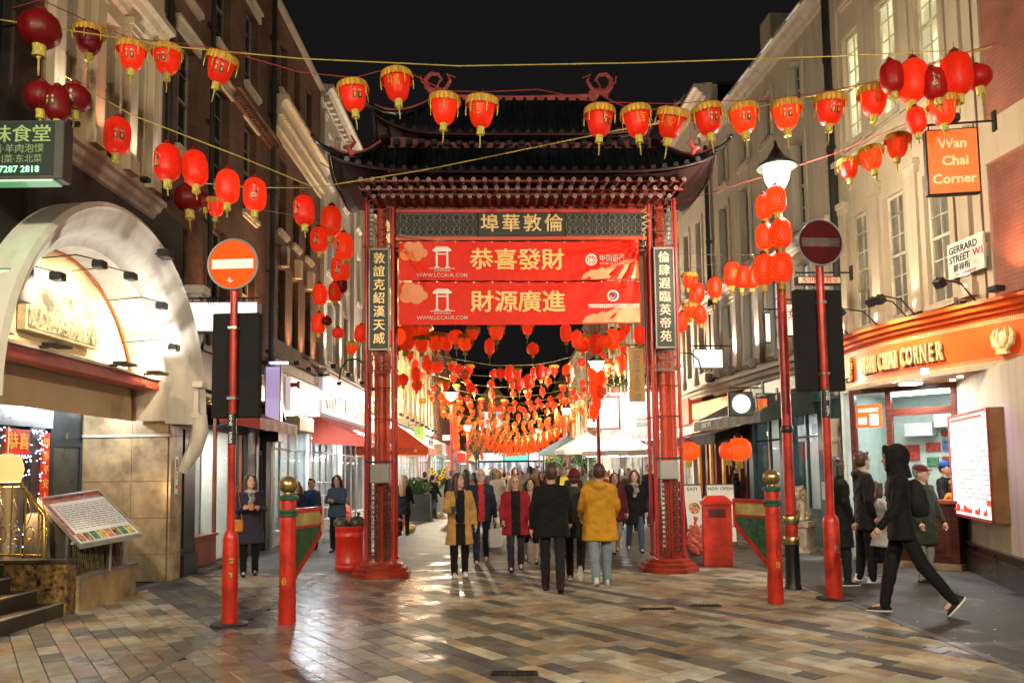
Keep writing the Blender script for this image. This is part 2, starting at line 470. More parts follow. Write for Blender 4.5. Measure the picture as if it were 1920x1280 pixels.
# the other surfaces
m_gran = wet_paving('granite_kerb', (.16, .15, .135))
def slab(name, x0, x1, y0, y1, m, z=0., n=None):
    b = MB(); b.box(x0, x1, y0, y1, -.05, z)
    return tag(b.build(name, m), kind='structure')
kb = thing('kerb_strip', None, None); kb['kind'] = 'structure'
y = 3.2
while y < 13.2:
    b = MB(); b.box(-.055, .055, 0, .78, -.05, .002, ch=.004); b.build('kerbstone', m_gran, kb, loc=(-3.08, y, rg.uniform(-.001, .001))); y += .79
slab('pavement', 4.03, 12, 2, 14.0, ASPH, .001)
kb2 = thing('kerb_strip', None, None); kb2['kind'] = 'structure'
y = 4.0
while y < 13.6:
    b = MB(); b.box(-.05, .05, 0, .88, -.05, .004, ch=.004); b.build('kerbstone', m_gran, kb2, loc=(4.06, y, rg.uniform(-.001, .001))); y += .89
slab('apron', -5.36, -3.14, 13.31, 30, wet_paving('grey_slabs', (.15, .15, .145), wet=.5), .0)
slab('road', -3.13, 5.9, 13.31, 16.2, wet_paving('smooth_concrete', (.17, .165, .14), wet=.4), .0)
bm = brick_mat('brick_paving', (.16, .125, .08), (.10, .085, .06), (.03, .03, .028), .22, .11, vert=False, bump=.5, rough=.62)
b = MB(); b.box(-30, 30, -130, 130, -.03, -.001)
M = None
o = MB(); 
def poly_slab(name, pts, m, z):
    b = MB(); b.rings([[(x, y, -.04) for x, y in pts], [(x, y, z) for x, y in pts]])
    return tag(b.build(name, m), kind='structure')
# herringboned brick road beyond the gate, rotated so its courses run diagonally
th = R(32); c_, s_ = math.cos(th), math.sin(th)
def rot_slab(name, x0, x1, y0, y1, m, z):
    pts = [(x0, y0), (x1, y0), (x1, y1), (x0, y1)]
    loc = [((x * c_ + y * s_), (-x * s_ + y * c_)) for x, y in pts]
    b = MB(); b.rings([[(x, y, -.04) for x, y in loc], [(x, y, z) for x, y in loc]])
    o = b.build(name, m); o.rotation_euler = (0, 0, th); return tag(o, kind='structure')
rot_slab('road', -3.13, 6.6, 16.2, 140, bm, .0)
slab('pavement', -5.36, -3.14, 30.01, 140, wet_paving('grey_slabs', (.2, .19, .17)), .0)
# gutter line of darker setts in front of the gate
gl = thing('drain_channel', None, None); gl['kind'] = 'structure'
p0 = Vector((-2.95, 13.16, 0)); p1 = Vector((4.0, 13.95, 0)); 
for k in range(24):
    b = MB(); b.box(-.14, .14, -.06, .06, -.02, .006, ch=.004)
    b.build('sett', mat('dark_sett', (.05, .045, .04), rough=.4), gl, loc=p0.lerp(p1, (k + .5) / 24), rot=(0, 0, math.atan2(p1.y - p0.y, p1.x - p0.x)))
# drain covers set in the paving
def drain(px, py, w, lab):
    g = G(px, py); t = thing('drain_cover', lab, 'drain cover', (g.x, g.y, 0), R(0))
    m = mat('cast_iron', (.03, .028, .026), rough=.45, metal=.7)
    b = MB(); b.box(-w / 2, w / 2, -.075, -.06, -.01, .006); b.box(-w / 2, w / 2, .06, .075, -.01, .006); b.box(-w / 2, -w / 2 + .015, -.06, .06, -.01, .006); b.box(w / 2 - .015, w / 2, -.06, .06, -.01, .006)
    b.build('frame', m, t)
    b = MB(); b.box(-w / 2 + .016, w / 2 - .016, -.059, .059, -.01, .001); b.build('tray', mat('drain_dark', (.008, .008, .008), rough=.9), t)
    n = int(w / .04)
    for k in range(n):
        b = MB(); x = -w / 2 + .03 + k * (w - .06) / (n - 1); b.box(x - .008, x + .008, -.058, .058, -.002, .005); b.build('slat', m, t)
drain(965, 1262, .38, 'narrow iron drain slot in the paving at the bottom centre')
drain(1232, 1141, .42, 'iron drain slot left of the pair before the right bollard')
drain(1322, 1135, .38, 'iron drain slot nearest the right bollard')
# ================================================================== the gateway
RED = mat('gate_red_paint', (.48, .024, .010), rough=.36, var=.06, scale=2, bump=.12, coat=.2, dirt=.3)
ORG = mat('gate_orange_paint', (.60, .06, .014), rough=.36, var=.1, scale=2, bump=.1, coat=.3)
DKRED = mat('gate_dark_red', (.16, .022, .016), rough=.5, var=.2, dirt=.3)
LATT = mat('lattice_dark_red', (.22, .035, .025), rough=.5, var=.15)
GREY = mat('lattice_grey', (.17, .165, .14), rough=.5, var=.1)
TEAL = mat('glazed_tile_teal', (.005, .010, .012), rough=.34, var=.3, scale=4, bump=.3, coat=.3)
PLQ = mat('plaque_dark_green', (.012, .019, .016), rough=.5, var=.15)
GOLD = mat('gold_leaf', (.75, .52, .22), rough=.38, metal=.35, var=.12, scale=20)
PINK = mat('ridge_pink_paint', (.40, .07, .07), rough=.5, var=.2, dirt=.3)
ENDC = mat('rafter_end_paint', (.24, .22, .19), rough=.6, var=.2)
GREYBOX = mat('grey_plastic', (.36, .36, .33), rough=.5, var=.05)
BLACK = mat('black_metal', (.014, .014, .015), rough=.45, var=.1)

gate = thing('gateway', 'tall red Chinese gateway with tiered teal tiled roof spanning the street', 'gateway', (.19, 12.9, 0), R(2))
def fret(b, x0, x1, z0, z1, y, n, t=.012, mi=None):
    """interlocking key-pattern lattice inside a frame"""
    b.box(x0, x1, y - .012, y + .012, z0, z0 + t, mi); b.box(x0, x1, y - .012, y + .012, z1 - t, z1, mi)
    b.box(x0, x0 + t, y - .012, y + .012, z0 + t, z1 - t, mi); b.box(x1 - t, x1, y - .012, y + .012, z0 + t, z1 - t, mi)
    h = (z1 - z0) / n; w = x1 - x0
    for k in range(n):
        a = z0 + k * h
        for (u0, v0, u1, v1) in ((.2, .2, .8, .2), (.8, .2, .8, .8), (.8, .8, .4, .8), (.4, .8, .4, .5), (.4, .5, .6, .5), (0, .5, .2, .5), (.2, .2, .2, .7), (.5, 0, .5, .2), (.8, .35, 1, .35), (.6, .8, .6, 1)):
            xa, xb = x0 + w * u0, x0 + w * u1; za, zb = a + h * v0, a + h * v1
            b.box(min(xa, xb) - t / 2.1, max(xa, xb) + t / 2.1, y - .009, y + .009, min(za, zb) - t / 2.1, max(za, zb) + t / 2.1, mi)
NAMES = {-1: '敦誼克紹漢天威', 1: '倫肆遐臨英帝苑'}
for s in (-1, 1):
    cx = s * 2.32
    b = MB()
    for (r, z0, z1) in ((.49, 0, .08), (.44, .08, .15), (.37, .15, .21)):
        b.lathe([(r, z0), (r, z1 - .02), (r - .03, z1)], 8, (cx, 0, 0), M=Matrix.Translation((cx, 0, 0)) @ Matrix.Rotation(PI / 8, 4, 'Z') @ Matrix.Translation((-cx, 0, 0)))
    b.build('plinth', mat('plinth_red', (.34, .035, .014), rough=.35, var=.12, scale=5, bump=.3, bscale=18, dirt=.6), gate)
    for ax in (-1, 1):
        for ay in (-1, 1):
            b = MB(); b.cyl((cx + ax * .215, ay * .2, .22), (cx + ax * .215, ay * .2, 6.12), .030, n=12)
            for z in (.25, 1.95, 3.3, 5.3): b.cyl((cx + ax * .215, ay * .2, z), (cx + ax * .215, ay * .2, z + .04), .05, n=12)
            b.build('pole', RED, gate, smooth=True)
    for (ax, ay, r) in ((0, 0, .075), (-.1, .1, .03), (.1, .1, .03), (.11, -.08, .028)):
        b = MB(); b.cyl((cx + ax, ay, .22), (cx + ax, ay, 3.6 if r < .05 else 6.1), r, n=14)
        b.build('column', ORG, gate, smooth=True)
    b = MB(); fret(b, cx - .18, cx + .18, 3.24, 3.6, -.2, 2, .016); b.build('lattice', LATT if s < 0 else GREY, gate)
    b = MB(); fret(b, cx - .18, cx + .18, 5.28, 6.1, -.2, 4, .016); b.build('lattice', LATT, gate)
    b = MB(); fret(b, cx - .18, cx - .02, .3, 1.45, -.19, 7, .014); fret(b, cx + .05, cx + .18, .3, 1.45, -.19, 8, .014); b.build('lattice', mat('lattice_black', (.03, .02, .02), rough=.5), gate)
    # white street numbers strip of old paint beside the lattice
    b = MB()
    for z in np.arange(.4, 1.4, .075): b.box(cx - .125, cx - .085, -.215, -.205, z, z + .045)
    b.build('marker_strip', mat('worn_white', (.6, .58, .52), rough=.7, var=.3), gate)
    b = MB(); b.cbox(cx - .15, cx + .15, -.25, -.03, 1.48, 1.78, .012); b.box(cx - .14, cx + .14, -.256, -.25, 1.5, 1.505); b.build('junction_box', GREYBOX, gate)
    b = MB(); b.box(cx - .21, cx + .21, -.24, -.236, 1.8, 1.83); b.cyl((cx - .21, -.236, 1.83), (cx - .21, .2, 1.83), .01); b.cyl((cx + .21, -.236, 1.83), (cx + .21, .2, 1.83), .01); b.build('strap', BLACK, gate)
    for z in (2.5, 3.0):
        b = MB()
        for q in ((-.215, -.2, .215, -.2), (-.215, .2, .215, .2), (-.215, -.2, -.215, .2), (.215, -.2, .215, .2)): b.cyl((cx + q[0], q[1], z), (cx + q[2], q[3], z), .008, n=6)
        b.build('tie_bar', DKRED, gate)
    pl = MB(); pl.box(cx - .15, cx + .15, -.275, -.24, 3.62, 5.24); pl = pl.build('plaque', PLQ, gate)
    b = MB()
    for a in ((cx - .165, cx + .165, 3.6, 3.625), (cx - .165, cx + .165, 5.235, 5.26), (cx - .165, cx - .145, 3.625, 5.235), (cx + .145, cx + .165, 3.625, 5.235)): b.box(a[0], a[1], -.29, -.235, a[2], a[3])
    b.build('frame', mat('plaque_frame', (.22, .22, .19), rough=.4, metal=.3), pl)
    b = MB()
    for i, ch in enumerate(NAMES[s]): text(b, ch, cx, -.283, 5.09 - i * .218, .195, .012, .012)
    b.build('lettering', GOLD if s < 0 else mat('cream_gold', (.8, .66, .48), rough=.45, metal=.1), pl)
    # small vertical sign of tiny characters above each plaque
    b = MB(); b.box(cx + s * .05 - .03 + (.06 if s > 0 else -.08), cx + s * .05 + .03 + (.06 if s > 0 else -.08), -.225, -.222, 5.3, 5.95); ss = b.build('name_strip', BLACK, gate)
    b = MB()
    for i, ch in enumerate('倫敦華埠商會敬立'): text(b, ch, cx + s * .05 + (.06 if s > 0 else -.08), -.229, 5.9 - i * .078, .062, .006, .01, res=1)
    b.build('lettering', mat('worn_white', (.6, .58, .52)), ss)
XL, XR = -2.06, 2.06
for (z, r, m) in ((6.10, .03, RED), (6.02, .022, RED), (5.90, .028, RED), (5.44, .03, ORG)):
    b = MB(); b.box(XL, XR, -.2 - r, -.2 + r, z - r, z + r); b.build('beam', m, gate)
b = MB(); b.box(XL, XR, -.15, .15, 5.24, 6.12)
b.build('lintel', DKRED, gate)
for z, m in ((5.96, 0), (5.36, 1)):
    for k in range(25):
        x = XL + .1 + k * (XR - XL - .2) / 24
        b = MB(); b.cbox(x - .04, x + .04, -.2, -.14, z - .03, z + .03, .008)
        b.build('bracket_block', TEAL if k % 2 == 0 else DKRED, gate)
b = MB(); b.box(XL, XR, -.235, -.2, 5.29, 5.32); b.build('beam', DKRED, gate)
# title board and open geometric screens
b = MB(); b.box(XL, XR, -.19, -.16, 5.475, 5.868); b.build('screen_back', mat('screen_dark', (.02, .022, .02), rough=.7), gate)
for s in (-1, 1):
    b = MB(); xa, xb = sorted((s * .74, s * 2.04)); n = 6; w = (xb - xa) / n; zc = 5.672; hh = .19
    b.box(xa, xb, -.215, -.2, zc + hh - .008, zc + hh); b.box(xa, xb, -.215, -.2, zc - hh, zc - hh + .008)
    for k in range(n):
        c = xa + (k + .5) * w
        pts = [(c + .085 * math.cos(a), -.208, zc + .085 * math.sin(a)) for a in [2 * PI * i / 14 for i in range(14)]]
        b.tube(pts, .005, 4, closed=True)
        for e in (-1, 1):
            b.cyl((c - w / 2, -.207, zc + e * hh), (c + w / 2, -.207, zc - e * hh), .005, n=4)
            b.cyl((c - w / 2, -.208, zc + e * .07), (c, -.208, zc + e * hh), .005, n=4); b.cyl((c + w / 2, -.209, zc + e * .07), (c, -.209, zc + e * hh), .005, n=4)
            b.cyl((c + e * w * .22, -.208, zc - hh), (c + e * w * .22, -.208, zc + hh), .005, n=4)
            b.cyl((c + e * w * .5, -.208, zc - .07), (c + e * w * .5, -.208, zc + .07), .005, n=4)
    b.build('lattice', GREY, gate)
b = MB(); b.box(-.7, .7, -.225, -.19, 5.48, 5.862); tb = b.build('title_board', PLQ, gate)
for k in range(3):
    b = MB(); x = -.35 + k * .35; b.box(x - .004, x + .004, -.228, -.225, 5.49, 5.85); b.build('joint', BLACK, tb)
b = MB()
for i, ch in enumerate('埠華敦倫'): text(b, ch, -.525 + i * .35, -.232, 5.672, .31, .02, .014)
b.build('lettering', GOLD, tb)
# loosely tied ornaments at the right end of the lintel
b = MB()
for k in range(7):
    a = k * .9; b.tube([(2.0 + .03 * math.cos(a), -.3, 5.95 - k * .1), (2.05 + .05 * math.sin(a), -.33, 5.9 - k * .1), (1.97, -.3, 5.86 - k * .1)], .012, 5)
b.build('rope_binding', mat('straw_rope', (.5, .42, .25), rough=.8), gate)

# ---- roofs
def ring_at(hw, hd, z, up, n=14, pw=5):
    pts = []
    def lift(t): return up * abs(t) ** pw
    for i in range(n): t = -1 + 2 * i / n; pts.append((t * hw * (1 + .0 * abs(t)), -hd - .0, z + lift(t)))
    for i in range(n // 2): t = -1 + 2 * i / (n // 2); pts.append((hw, t * hd, z + lift(t)))
    for i in range(n): t = 1 - 2 * i / n; pts.append((t * hw, hd, z + lift(t)))
    for i in range(n // 2): t = 1 - 2 * i / (n // 2); pts.append((-hw, t * hd, z + lift(t)))
    return pts
def tier(hw0, hd0, z0, hw1, hd1, z1, up, cnt, pw=6, curve=1.5):
    K = 6; rs = []
    for k in range(K + 1):
        v = k / K; q = v ** curve
        rs.append(ring_at(hw0 + (hw1 - hw0) * v, hd0 + (hd1 - hd0) * v, z0 + (z1 - z0) * q, up * (1 - v) ** 2, 14, pw))
    b = MB(); b.rings(rs, cap=False); b.build('roof_deck', TEAL, gate, smooth=True)
    rs2 = [[(x * .99, y * .97, z - .07) for x, y, z in r] for r in rs[:2]] + [[(x * .88, y * .62, z0 - .08) for x, y, z in rs[0]]]
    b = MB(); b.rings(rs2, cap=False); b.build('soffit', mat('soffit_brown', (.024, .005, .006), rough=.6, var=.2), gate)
    b = MB(); e = ring_at(hw0 + .02, hd0 + .02, z0 - .03, up, 28, pw); b.tube(e, .022, 5, closed=True); b.build('eave_edge', mat('eave_dark', (.035, .012, .014), rough=.5), gate)
    for side in (-1, 1):
        for k in range(cnt):
            t = -1 + 2 * (k + .5) / cnt; pts = []
            for j in range(6):
                v = j / 5; q = v ** curve
                hw = hw0 + (hw1 - hw0) * v
                x = t * hw0
                if abs(x) > hw - .02: break
                pts.append((x, side * (hd0 + (hd1 - hd0) * v + .015), z0 + (z1 - z0) * q + up * (1 - v) ** 2 * abs(x / hw) ** pw + .018))
            if len(pts) < 2: continue
            b = MB(); b.tube(pts, .030, 7)
            d = Vector(pts[0]) - Vector(pts[1]); d.normalize()
            b.cyl(Vector(pts[0]) + d * .001, Vector(pts[0]) + d * .03, .042, .042, 10)
            b.build('tile_row', TEAL, gate, smooth=True)
    for sx in (-1, 1):
        for sy in (-1, 1):
            pts = []
            for j in range(9):
                v = 1 - j / 8; q = v ** curve
                pts.append((sx * (hw0 + (hw1 - hw0) * v), sy * (hd0 + (hd1 - hd0) * v), z0 + (z1 - z0) * q + up * (1 - v) ** 2 + .05))
            tip = Vector(pts[-1]); pts += [tip + Vector((sx * .10, sy * .05, .03)), tip + Vector((sx * .2, sy * .08, .10)), tip + Vector((sx * .25, sy * .09, .19))]
            b = MB(); b.tube(pts, [.045] * 9 + [.04, .03, .022], 8); b.sphere(pts[-1], .035, 8, 6); b.build('hip_ridge', TEAL, gate, smooth=True)
            b = MB(); b.tube([Vector(p) + Vector((0, 0, .055)) for p in pts[:9]], .022, 6); b.build('hip_trim', PINK, gate, smooth=True)
tier(2.95, 1.12, 6.24, 2.25, .62, 6.80, .26, 34)
tier(2.32, .78, 6.98, 1.36, .06, 7.86, .34, 26, curve=1.25)
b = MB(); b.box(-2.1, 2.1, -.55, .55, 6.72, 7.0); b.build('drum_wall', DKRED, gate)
for x in np.linspace(-2.0, 2.0, 21):
    b = MB(); b.cbox(x - .05, x + .05, -.64, -.55, 6.84, 6.95, .01); b.build('bracket_block', TEAL, gate)
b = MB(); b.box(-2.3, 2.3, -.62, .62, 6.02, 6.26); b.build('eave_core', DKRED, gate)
# rafters in three rows, round ends towards the street
raf = MB(); raf.cyl((0, 0, 0), (0, .42, .02), .036, n=10, mi=0); raf.cyl((0, -.008, 0), (0, -.001, 0), .036, .036, 10, mi=1); raf.cyl((0, -.012, 0), (0, -.0085, 0), .016, .016, 8, mi=0)
rme = raf.mesh('rafter', [mat('rafter_red', (.20, .04, .03), rough=.5), ENDC], smooth=True)
for (y, z, hw, n) in ((-1.02, 6.13, 2.5, 30), (-.82, 6.07, 2.42, 30), (-.62, 6.01, 2.36, 32)):
    for k in range(n):
        o = bpy.data.objects.new('rafter', rme); COL.objects.link(o); o.parent = gate; o.location = (-hw + 2 * hw * k / (n - 1), y, z)
for (y, z) in ((-.92, 6.095), (-.72, 6.035)):
    b = MB(); b.box(-2.55, 2.55, y - .012, y + .012, z + .03, z + .06); b.build('purlin', mat('purlin_red', (.3, .045, .03), rough=.5), gate)
# main ridge with curled finials
b = MB(); b.box(-1.3, 1.3, -.05, .05, 7.84, 7.94); b.tube([(-1.3, 0, 7.96), (0, 0, 7.93), (1.3, 0, 7.98)], .03, 8); b.build('main_ridge', PINK, gate)
for s in (-1, 1):
    b = MB(); cx = s * 1.36
    def S(p): return (cx + s * p[0], p[2] if len(p) > 2 else 0, 7.9 + p[1])
    b.tube([S(p) for p in ((-.12, .02), (-.02, .10), (.10, .12), (.2, .22), (.21, .36), (.12, .45), (.0, .43), (-.06, .34), (-.0, .29))], [.05, .07, .07, .05, .04, .036, .03, .022, .012], 8)
    b.tube([S(p) for p in ((.0, .1), (-.13, .2), (-.2, .33), (-.14, .44), (-.28, .38))], [.045, .035, .03, .022, .01], 7)
    b.tube([S(p) for p in ((.16, .24), (.28, .3), (.3, .42))], [.03, .022, .008], 6)
    b.tube([S(p) for p in ((-.05, .12), (.02, .22), (-.02, .33))], [.03, .02, .01], 6)
    b.sphere((cx, 0, 7.98), (.16, .07, .13), 10, 8)
    b.sphere((cx - s * .13, 0, 8.02), (.06, .05, .05), 8, 6)
    b.build('dragon_finial', PINK, gate, smooth=True)
    for (hx, hz, hy) in ((2.62, 6.62, -1.02),):
        b = MB(); b.tube([(s * hx, hy, hz - .12), (s * (hx + .06), hy, hz), (s * (hx - .03), hy, hz + .1), (s * (hx + .03), hy, hz + .2)], [.05, .045, .03, .012], 7); b.sphere((s * (hx + .09), hy, hz + .02), (.07, .04, .04), 8, 6)
        b.build('roof_beast', PINK, gate, smooth=True)

# ---- banners tied to the gateway
BRED = cloth('banner_red_vinyl', (.80, .022, .006), rough=.55, var=.05, bump=.25, bscale=9)
BORG = mat('banner_orange_print', (.82, .22, .05), rough=.4, var=.08)
BPEACH = mat('banner_peach_print', (.9, .42, .2), rough=.4, var=.08)
BGOLD = mat('banner_gold_print', (.95, .62, .2), rough=.4, var=.05)
BWHT = mat('banner_white_print', (.85, .78, .72), rough=.45, var=.03)
def wr(x, z, top):
    y = .018 * math.sin(x * 2.1 + .6) + .006 * math.sin(x * 7 + z * 3)
    dx, dz = 1.92 - x, 5.36 - z
    a = math.atan2(dz, dx + 1e-6); d = math.hypot(dx, dz)
    y += .055 * math.sin(a * 19) * math.exp(-d * 1.2) * min(1, d * 5)
    dx, dz = x + 2.0, 5.36 - z; d = math.hypot(dx, dz); a = math.atan2(dz, dx + 1e-6)
    y += -.045 * math.exp(-((a - .95) / .07) ** 2) * max(0, 1 - d / 1.2)
    y += .010 * math.sin(x * 31 + z * 2) * math.exp(-abs(z - (4.71)) * 9) + .006 * math.sin(x * 4.3 + z * 9)
    return y
def put_print(b, v, f, mi=None, off=.012, maxlen=.07):
    """lay flat print on the wavy banner"""
    import bmesh
    bm = bmesh.new(); vs = [bm.verts.new(q) for q in v]
    for q in f:
        try: bm.faces.new([vs[i] for i in q])
        except ValueError: pass
    bmesh.ops.triangulate(bm, faces=bm.faces[:])
    for _ in range(4):
        es = [e for e in bm.edges if e.calc_length() > maxlen]
        if not es: break
        bmesh.ops.subdivide_edges(bm, edges=es, cuts=1)
    bm.verts.index_update()
    b.add([(w.co.x, wr(w.co.x, w.co.z, 0) - off + w.co.y, w.co.z) for w in bm.verts], [tuple(w.index for w in q.verts) for q in bm.faces], mi)
    bm.free()
def flatpoly(pts): return [(x, 0, z) for x, z in pts], [tuple(range(len(pts)))]
def circ(cx, cz, r, n=20, r2=None, a0=0, a1=2 * PI):
    if r2 is None: return flatpoly([(cx + r * math.cos(2 * PI * i / n), cz + r * math.sin(2 * PI * i / n)) for i in range(n)])
    v = []; f = []
    for i in range(n + 1):
        a = a0 + (a1 - a0) * i / n; v += [(cx + r * math.cos(a), 0, cz + r * math.sin(a)), (cx + r2 * math.cos(a), 0, cz + r2 * math.sin(a))]
    for i in range(n): f.append((2 * i, 2 * i + 2, 2 * i + 3, 2 * i + 1))
    return v, f
def rect(x0, x1, z0, z1): return flatpoly([(x0, z0), (x1, z0), (x1, z1), (x0, z1)])
def banner(z0, z1, chars, lab, row):
    c, s = math.cos(R(2)), math.sin(R(2))
    root = thing('banner', lab, 'banner', (.19 + .33 * s, 12.9 - .33 * c, 0), R(2), 'red New Year banners under the gateway lintel')
    nx, nz = 130, 24; x0, x1 = -2.0, 1.9
    b = MB(); v = []; f = []
    for k in range(nz + 1):
        for i in range(nx + 1):
            x = x0 + (x1 - x0) * i / nx; z = z0 + (z1 - z0) * k / nz
            sag = -.010 * abs(math.sin(PI * 13 * i / nx)) * (k / nz) ** 3 - .012 * (1 - ((x - x0) / (x1 - x0) * 2 - 1) ** 2) if True else 0
            v.append((x + .004 * math.sin(z * 30), wr(x, z, 0), z + sag * (1 if row == 0 else 1)))
    for k in range(nz):
        for i in range(nx):
            a = k * (nx + 1) + i; f.append((a, a + 1, a + nx + 2, a + nx + 1))
    b.add(v, f); b.build('sheet', BRED, root, smooth=80)
    zc = (z0 + z1) / 2
    b = MB()
    for i, ch in enumerate(chars):
        v, f = strokes(ch, .37, .0001, .020, 1); X = -.66 + i * .385
        put_print(b, [(p[0] * 1.05 + X, p[1], p[2] + zc - .01) for p in v], f)
    b.build('lettering', BGOLD, root)
    b = MB(); cx = -1.30
    for q in (flatpoly([(cx - .16, zc + .16), (cx - .09, zc + .22), (cx + .09, zc + .22), (cx + .16, zc + .16), (cx + .13, zc + .14), (cx - .13, zc + .14)]), rect(cx - .1, cx - .07, zc - .1, zc + .137), rect(cx + .07, cx + .1, zc - .1, zc + .137), rect(cx - .067, cx + .067, zc + .09, zc + .11),
              rect(cx - .12, cx - .05, zc - .125, zc - .103), rect(cx + .05, cx + .12, zc - .125, zc - .103), rect(cx - .2, cx + .2, zc - .14, zc - .13)):
        put_print(b, *q, off=.015)
    v, f = glyphs('倫敦華埠商會', .045, .0001, .01, 1); put_print(b, [(p[0] + cx, 0, p[2] + zc - .175) for p in v], f, off=.015)
    v, f = strokes('WWW.LCCAUK.COM', .085, .0001, .02, 2); put_print(b, [(p[0] * .98 + cx, 0, p[2] + zc - .25) for p in v], f, off=.015)
    b.build('emblem', BWHT, root)
    b = MB()
    for (X, Z, r) in ((-1.83, .22, .13), (-1.7, .2, .1), (-1.93, .14, .1) if 0 else (-1.88, .1, .1), (-1.72, .1, .12), (-1.6, .12, .07)):
        r = min(r, z1 - .01 - (zc + Z)) if zc + Z + r > z1 - .01 else r
        if r > .03: put_print(b, *circ(X, zc + Z, r), off=.008)
    b.build('cloud_print', BORG, root)
    b = MB()
    pts = [(.95, z0 + .012), (1.0, z0 + .1), (1.12, z0 + .16), (1.2, z0 + .15), (1.28, z0 + .2), (1.42, z0 + .16), (1.5, z0 + .2), (1.62, z0 + .3), (1.76, z0 + .27), (1.86, z0 + .33), (1.885, z0 + .3), (1.885, z0 + .012)]
    put_print(b, *flatpoly(pts), off=.008); b.build('cloud_print', BPEACH, root)
    b = MB()
    if row == 0:
        v, f = circ(1.12, zc + .0, .095, 24, .072); put_print(b, v, f, off=.015)
        put_print(b, *circ(1.12, zc, .055, 20, .04, PI * .65, PI * 2.35), off=.015)
        for q in (rect(1.112, 1.128, zc - .085, zc - .03), rect(1.112, 1.128, zc + .03, zc + .085), rect(1.095, 1.145, zc - .018, zc + .018)): put_print(b, *q, off=.015)
        v, f = glyphs('中国银行', .13, .0001, .02, 1); put_print(b, [(p[0] * .8 + 1.46, 0, p[2] + zc + .02) for p in v], f, off=.015)
        v, f = glyphs('BANK OF CHINA', .055, .0001, .01, 1); put_print(b, [(p[0] * .95 + 1.46, 0, p[2] + zc - .07) for p in v], f, off=.015)
        b.build('emblem', BWHT, root)
    else:
        put_print(b, *circ(1.46, zc + .1, .095, 24, .07), off=.015)
        put_print(b, *circ(1.46, zc + .1, .05, 20, .03, PI, 2.2 * PI), off=.015)
        rr = random.Random(4); x = 1.06
        while x < 1.86:
            w = rr.uniform(.018, .03); put_print(b, *rect(x, x + w, zc - .07, zc - .035), off=.015); x += w + .008
        put_print(b, *rect(1.06, 1.88, zc - .095, zc - .08), off=.015)
        b.build('emblem', BWHT, root)
        b = MB(); put_print(b, *circ(1.46, zc + .1, .068, 20, .035, -PI * .4, PI * .5), off=.019); b.build('emblem', mat('banner_blue_print', (.05, .25, .5), rough=.4), root)
    for k in range(14):
        b = MB(); x = x0 + .03 + k * (x1 - x0 - .06) / 13
        b.cyl((x, wr(x, z1 - .02, 0) - .004, z1 - .02), (x, wr(x, z1 - .02, 0) + .004, z1 - .02), .012, n=8)
        b.build('eyelet', mat('eyelet_brass', (.5, .4, .2), metal=.8, rough=.4), root)
    return root
banner(4.72, 5.37, '恭喜發財', 'upper red banner reading 恭喜發財 above the other banner', 0)
banner(4.0, 4.705, '財源廣進', 'lower red banner reading 財源廣進 hung below the other banner', 1)
# ================================================================== street furniture
TMP = bpy.data.scenes.new('workbench')
def remesh(b, name, m, voxel=.02, sm=2, parent=None, disp=0., dscale=6., loc=None, rot=None, mats=None, post=None, thin=0):
    """close the pieces in b into one continuous skin"""
    me = b.mesh(name, m); o = bpy.data.objects.new(name, me); COL.objects.link(o)
    r = o.modifiers.new('r', 'REMESH'); r.mode = 'VOXEL'; r.voxel_size = voxel; r.use_smooth_shade = True
    if sm:
        s = o.modifiers.new('s', 'SMOOTH'); s.iterations = sm; s.factor = .5
    COL.objects.unlink(o); TMP.collection.objects.link(o)
    with bpy.context.temp_override(scene=TMP, view_layer=TMP.view_layers[0]):
        ev = o.evaluated_get(bpy.context.evaluated_depsgraph_get())
        nm = bpy.data.meshes.new_from_object(ev)
    TMP.collection.objects.unlink(o); COL.objects.link(o)
    o.modifiers.clear(); o.data = nm; bpy.data.meshes.remove(me)
    n = len(nm.vertices)
    if disp and n:
        co = np.empty(n * 3); nm.vertices.foreach_get('co', co); co = co.reshape(-1, 3)
        no = np.empty(n * 3); nm.vertices.foreach_get('normal', no); no = no.reshape(-1, 3)
        q = co * dscale; d = (np.sin(q[:, 0] * 2.1 + 1.7 * np.sin(q[:, 2] * 1.3) + q[:, 2] * .7) + np.sin(q[:, 1] * 2.7 + q[:, 2] * 2.3 + 2 * np.sin(q[:, 0])) + .7 * np.sin(q[:, 2] * 4.1 + 2.1 * np.sin(q[:, 0] * 1.9 + q[:, 1]))) / 2.7
        co += no * (d * disp)[:, None]
        nm.vertices.foreach_set('co', co.ravel())
    nm.materials.clear()
    for q in (mats or [m]): nm.materials.append(q)
    nm.polygons.foreach_set('use_smooth', [True] * len(nm.polygons))
    if post: post(nm)
    nm.update()
    if parent: o.parent = parent
    if loc: o.location = loc
    if rot: o.rotation_euler = rot
    return o
WHITEP = mat('white_paint', (.75, .74, .70), rough=.45, var=.04)
STEEL = mat('galvanised_steel', (.45, .46, .47), rough=.35, metal=.8, var=.08)
POSTRED = mat('post_red_paint', (.58, .026, .009), rough=.38, var=.2, scale=4, bump=.3, coat=.15, dirt=.75)
BRASS = mat('aged_brass', (.46, .34, .14), rough=.3, metal=.8, var=.25, scale=10)
GREENP = mat('dark_green_paint', (.02, .10, .055), rough=.35, var=.15, coat=.2)

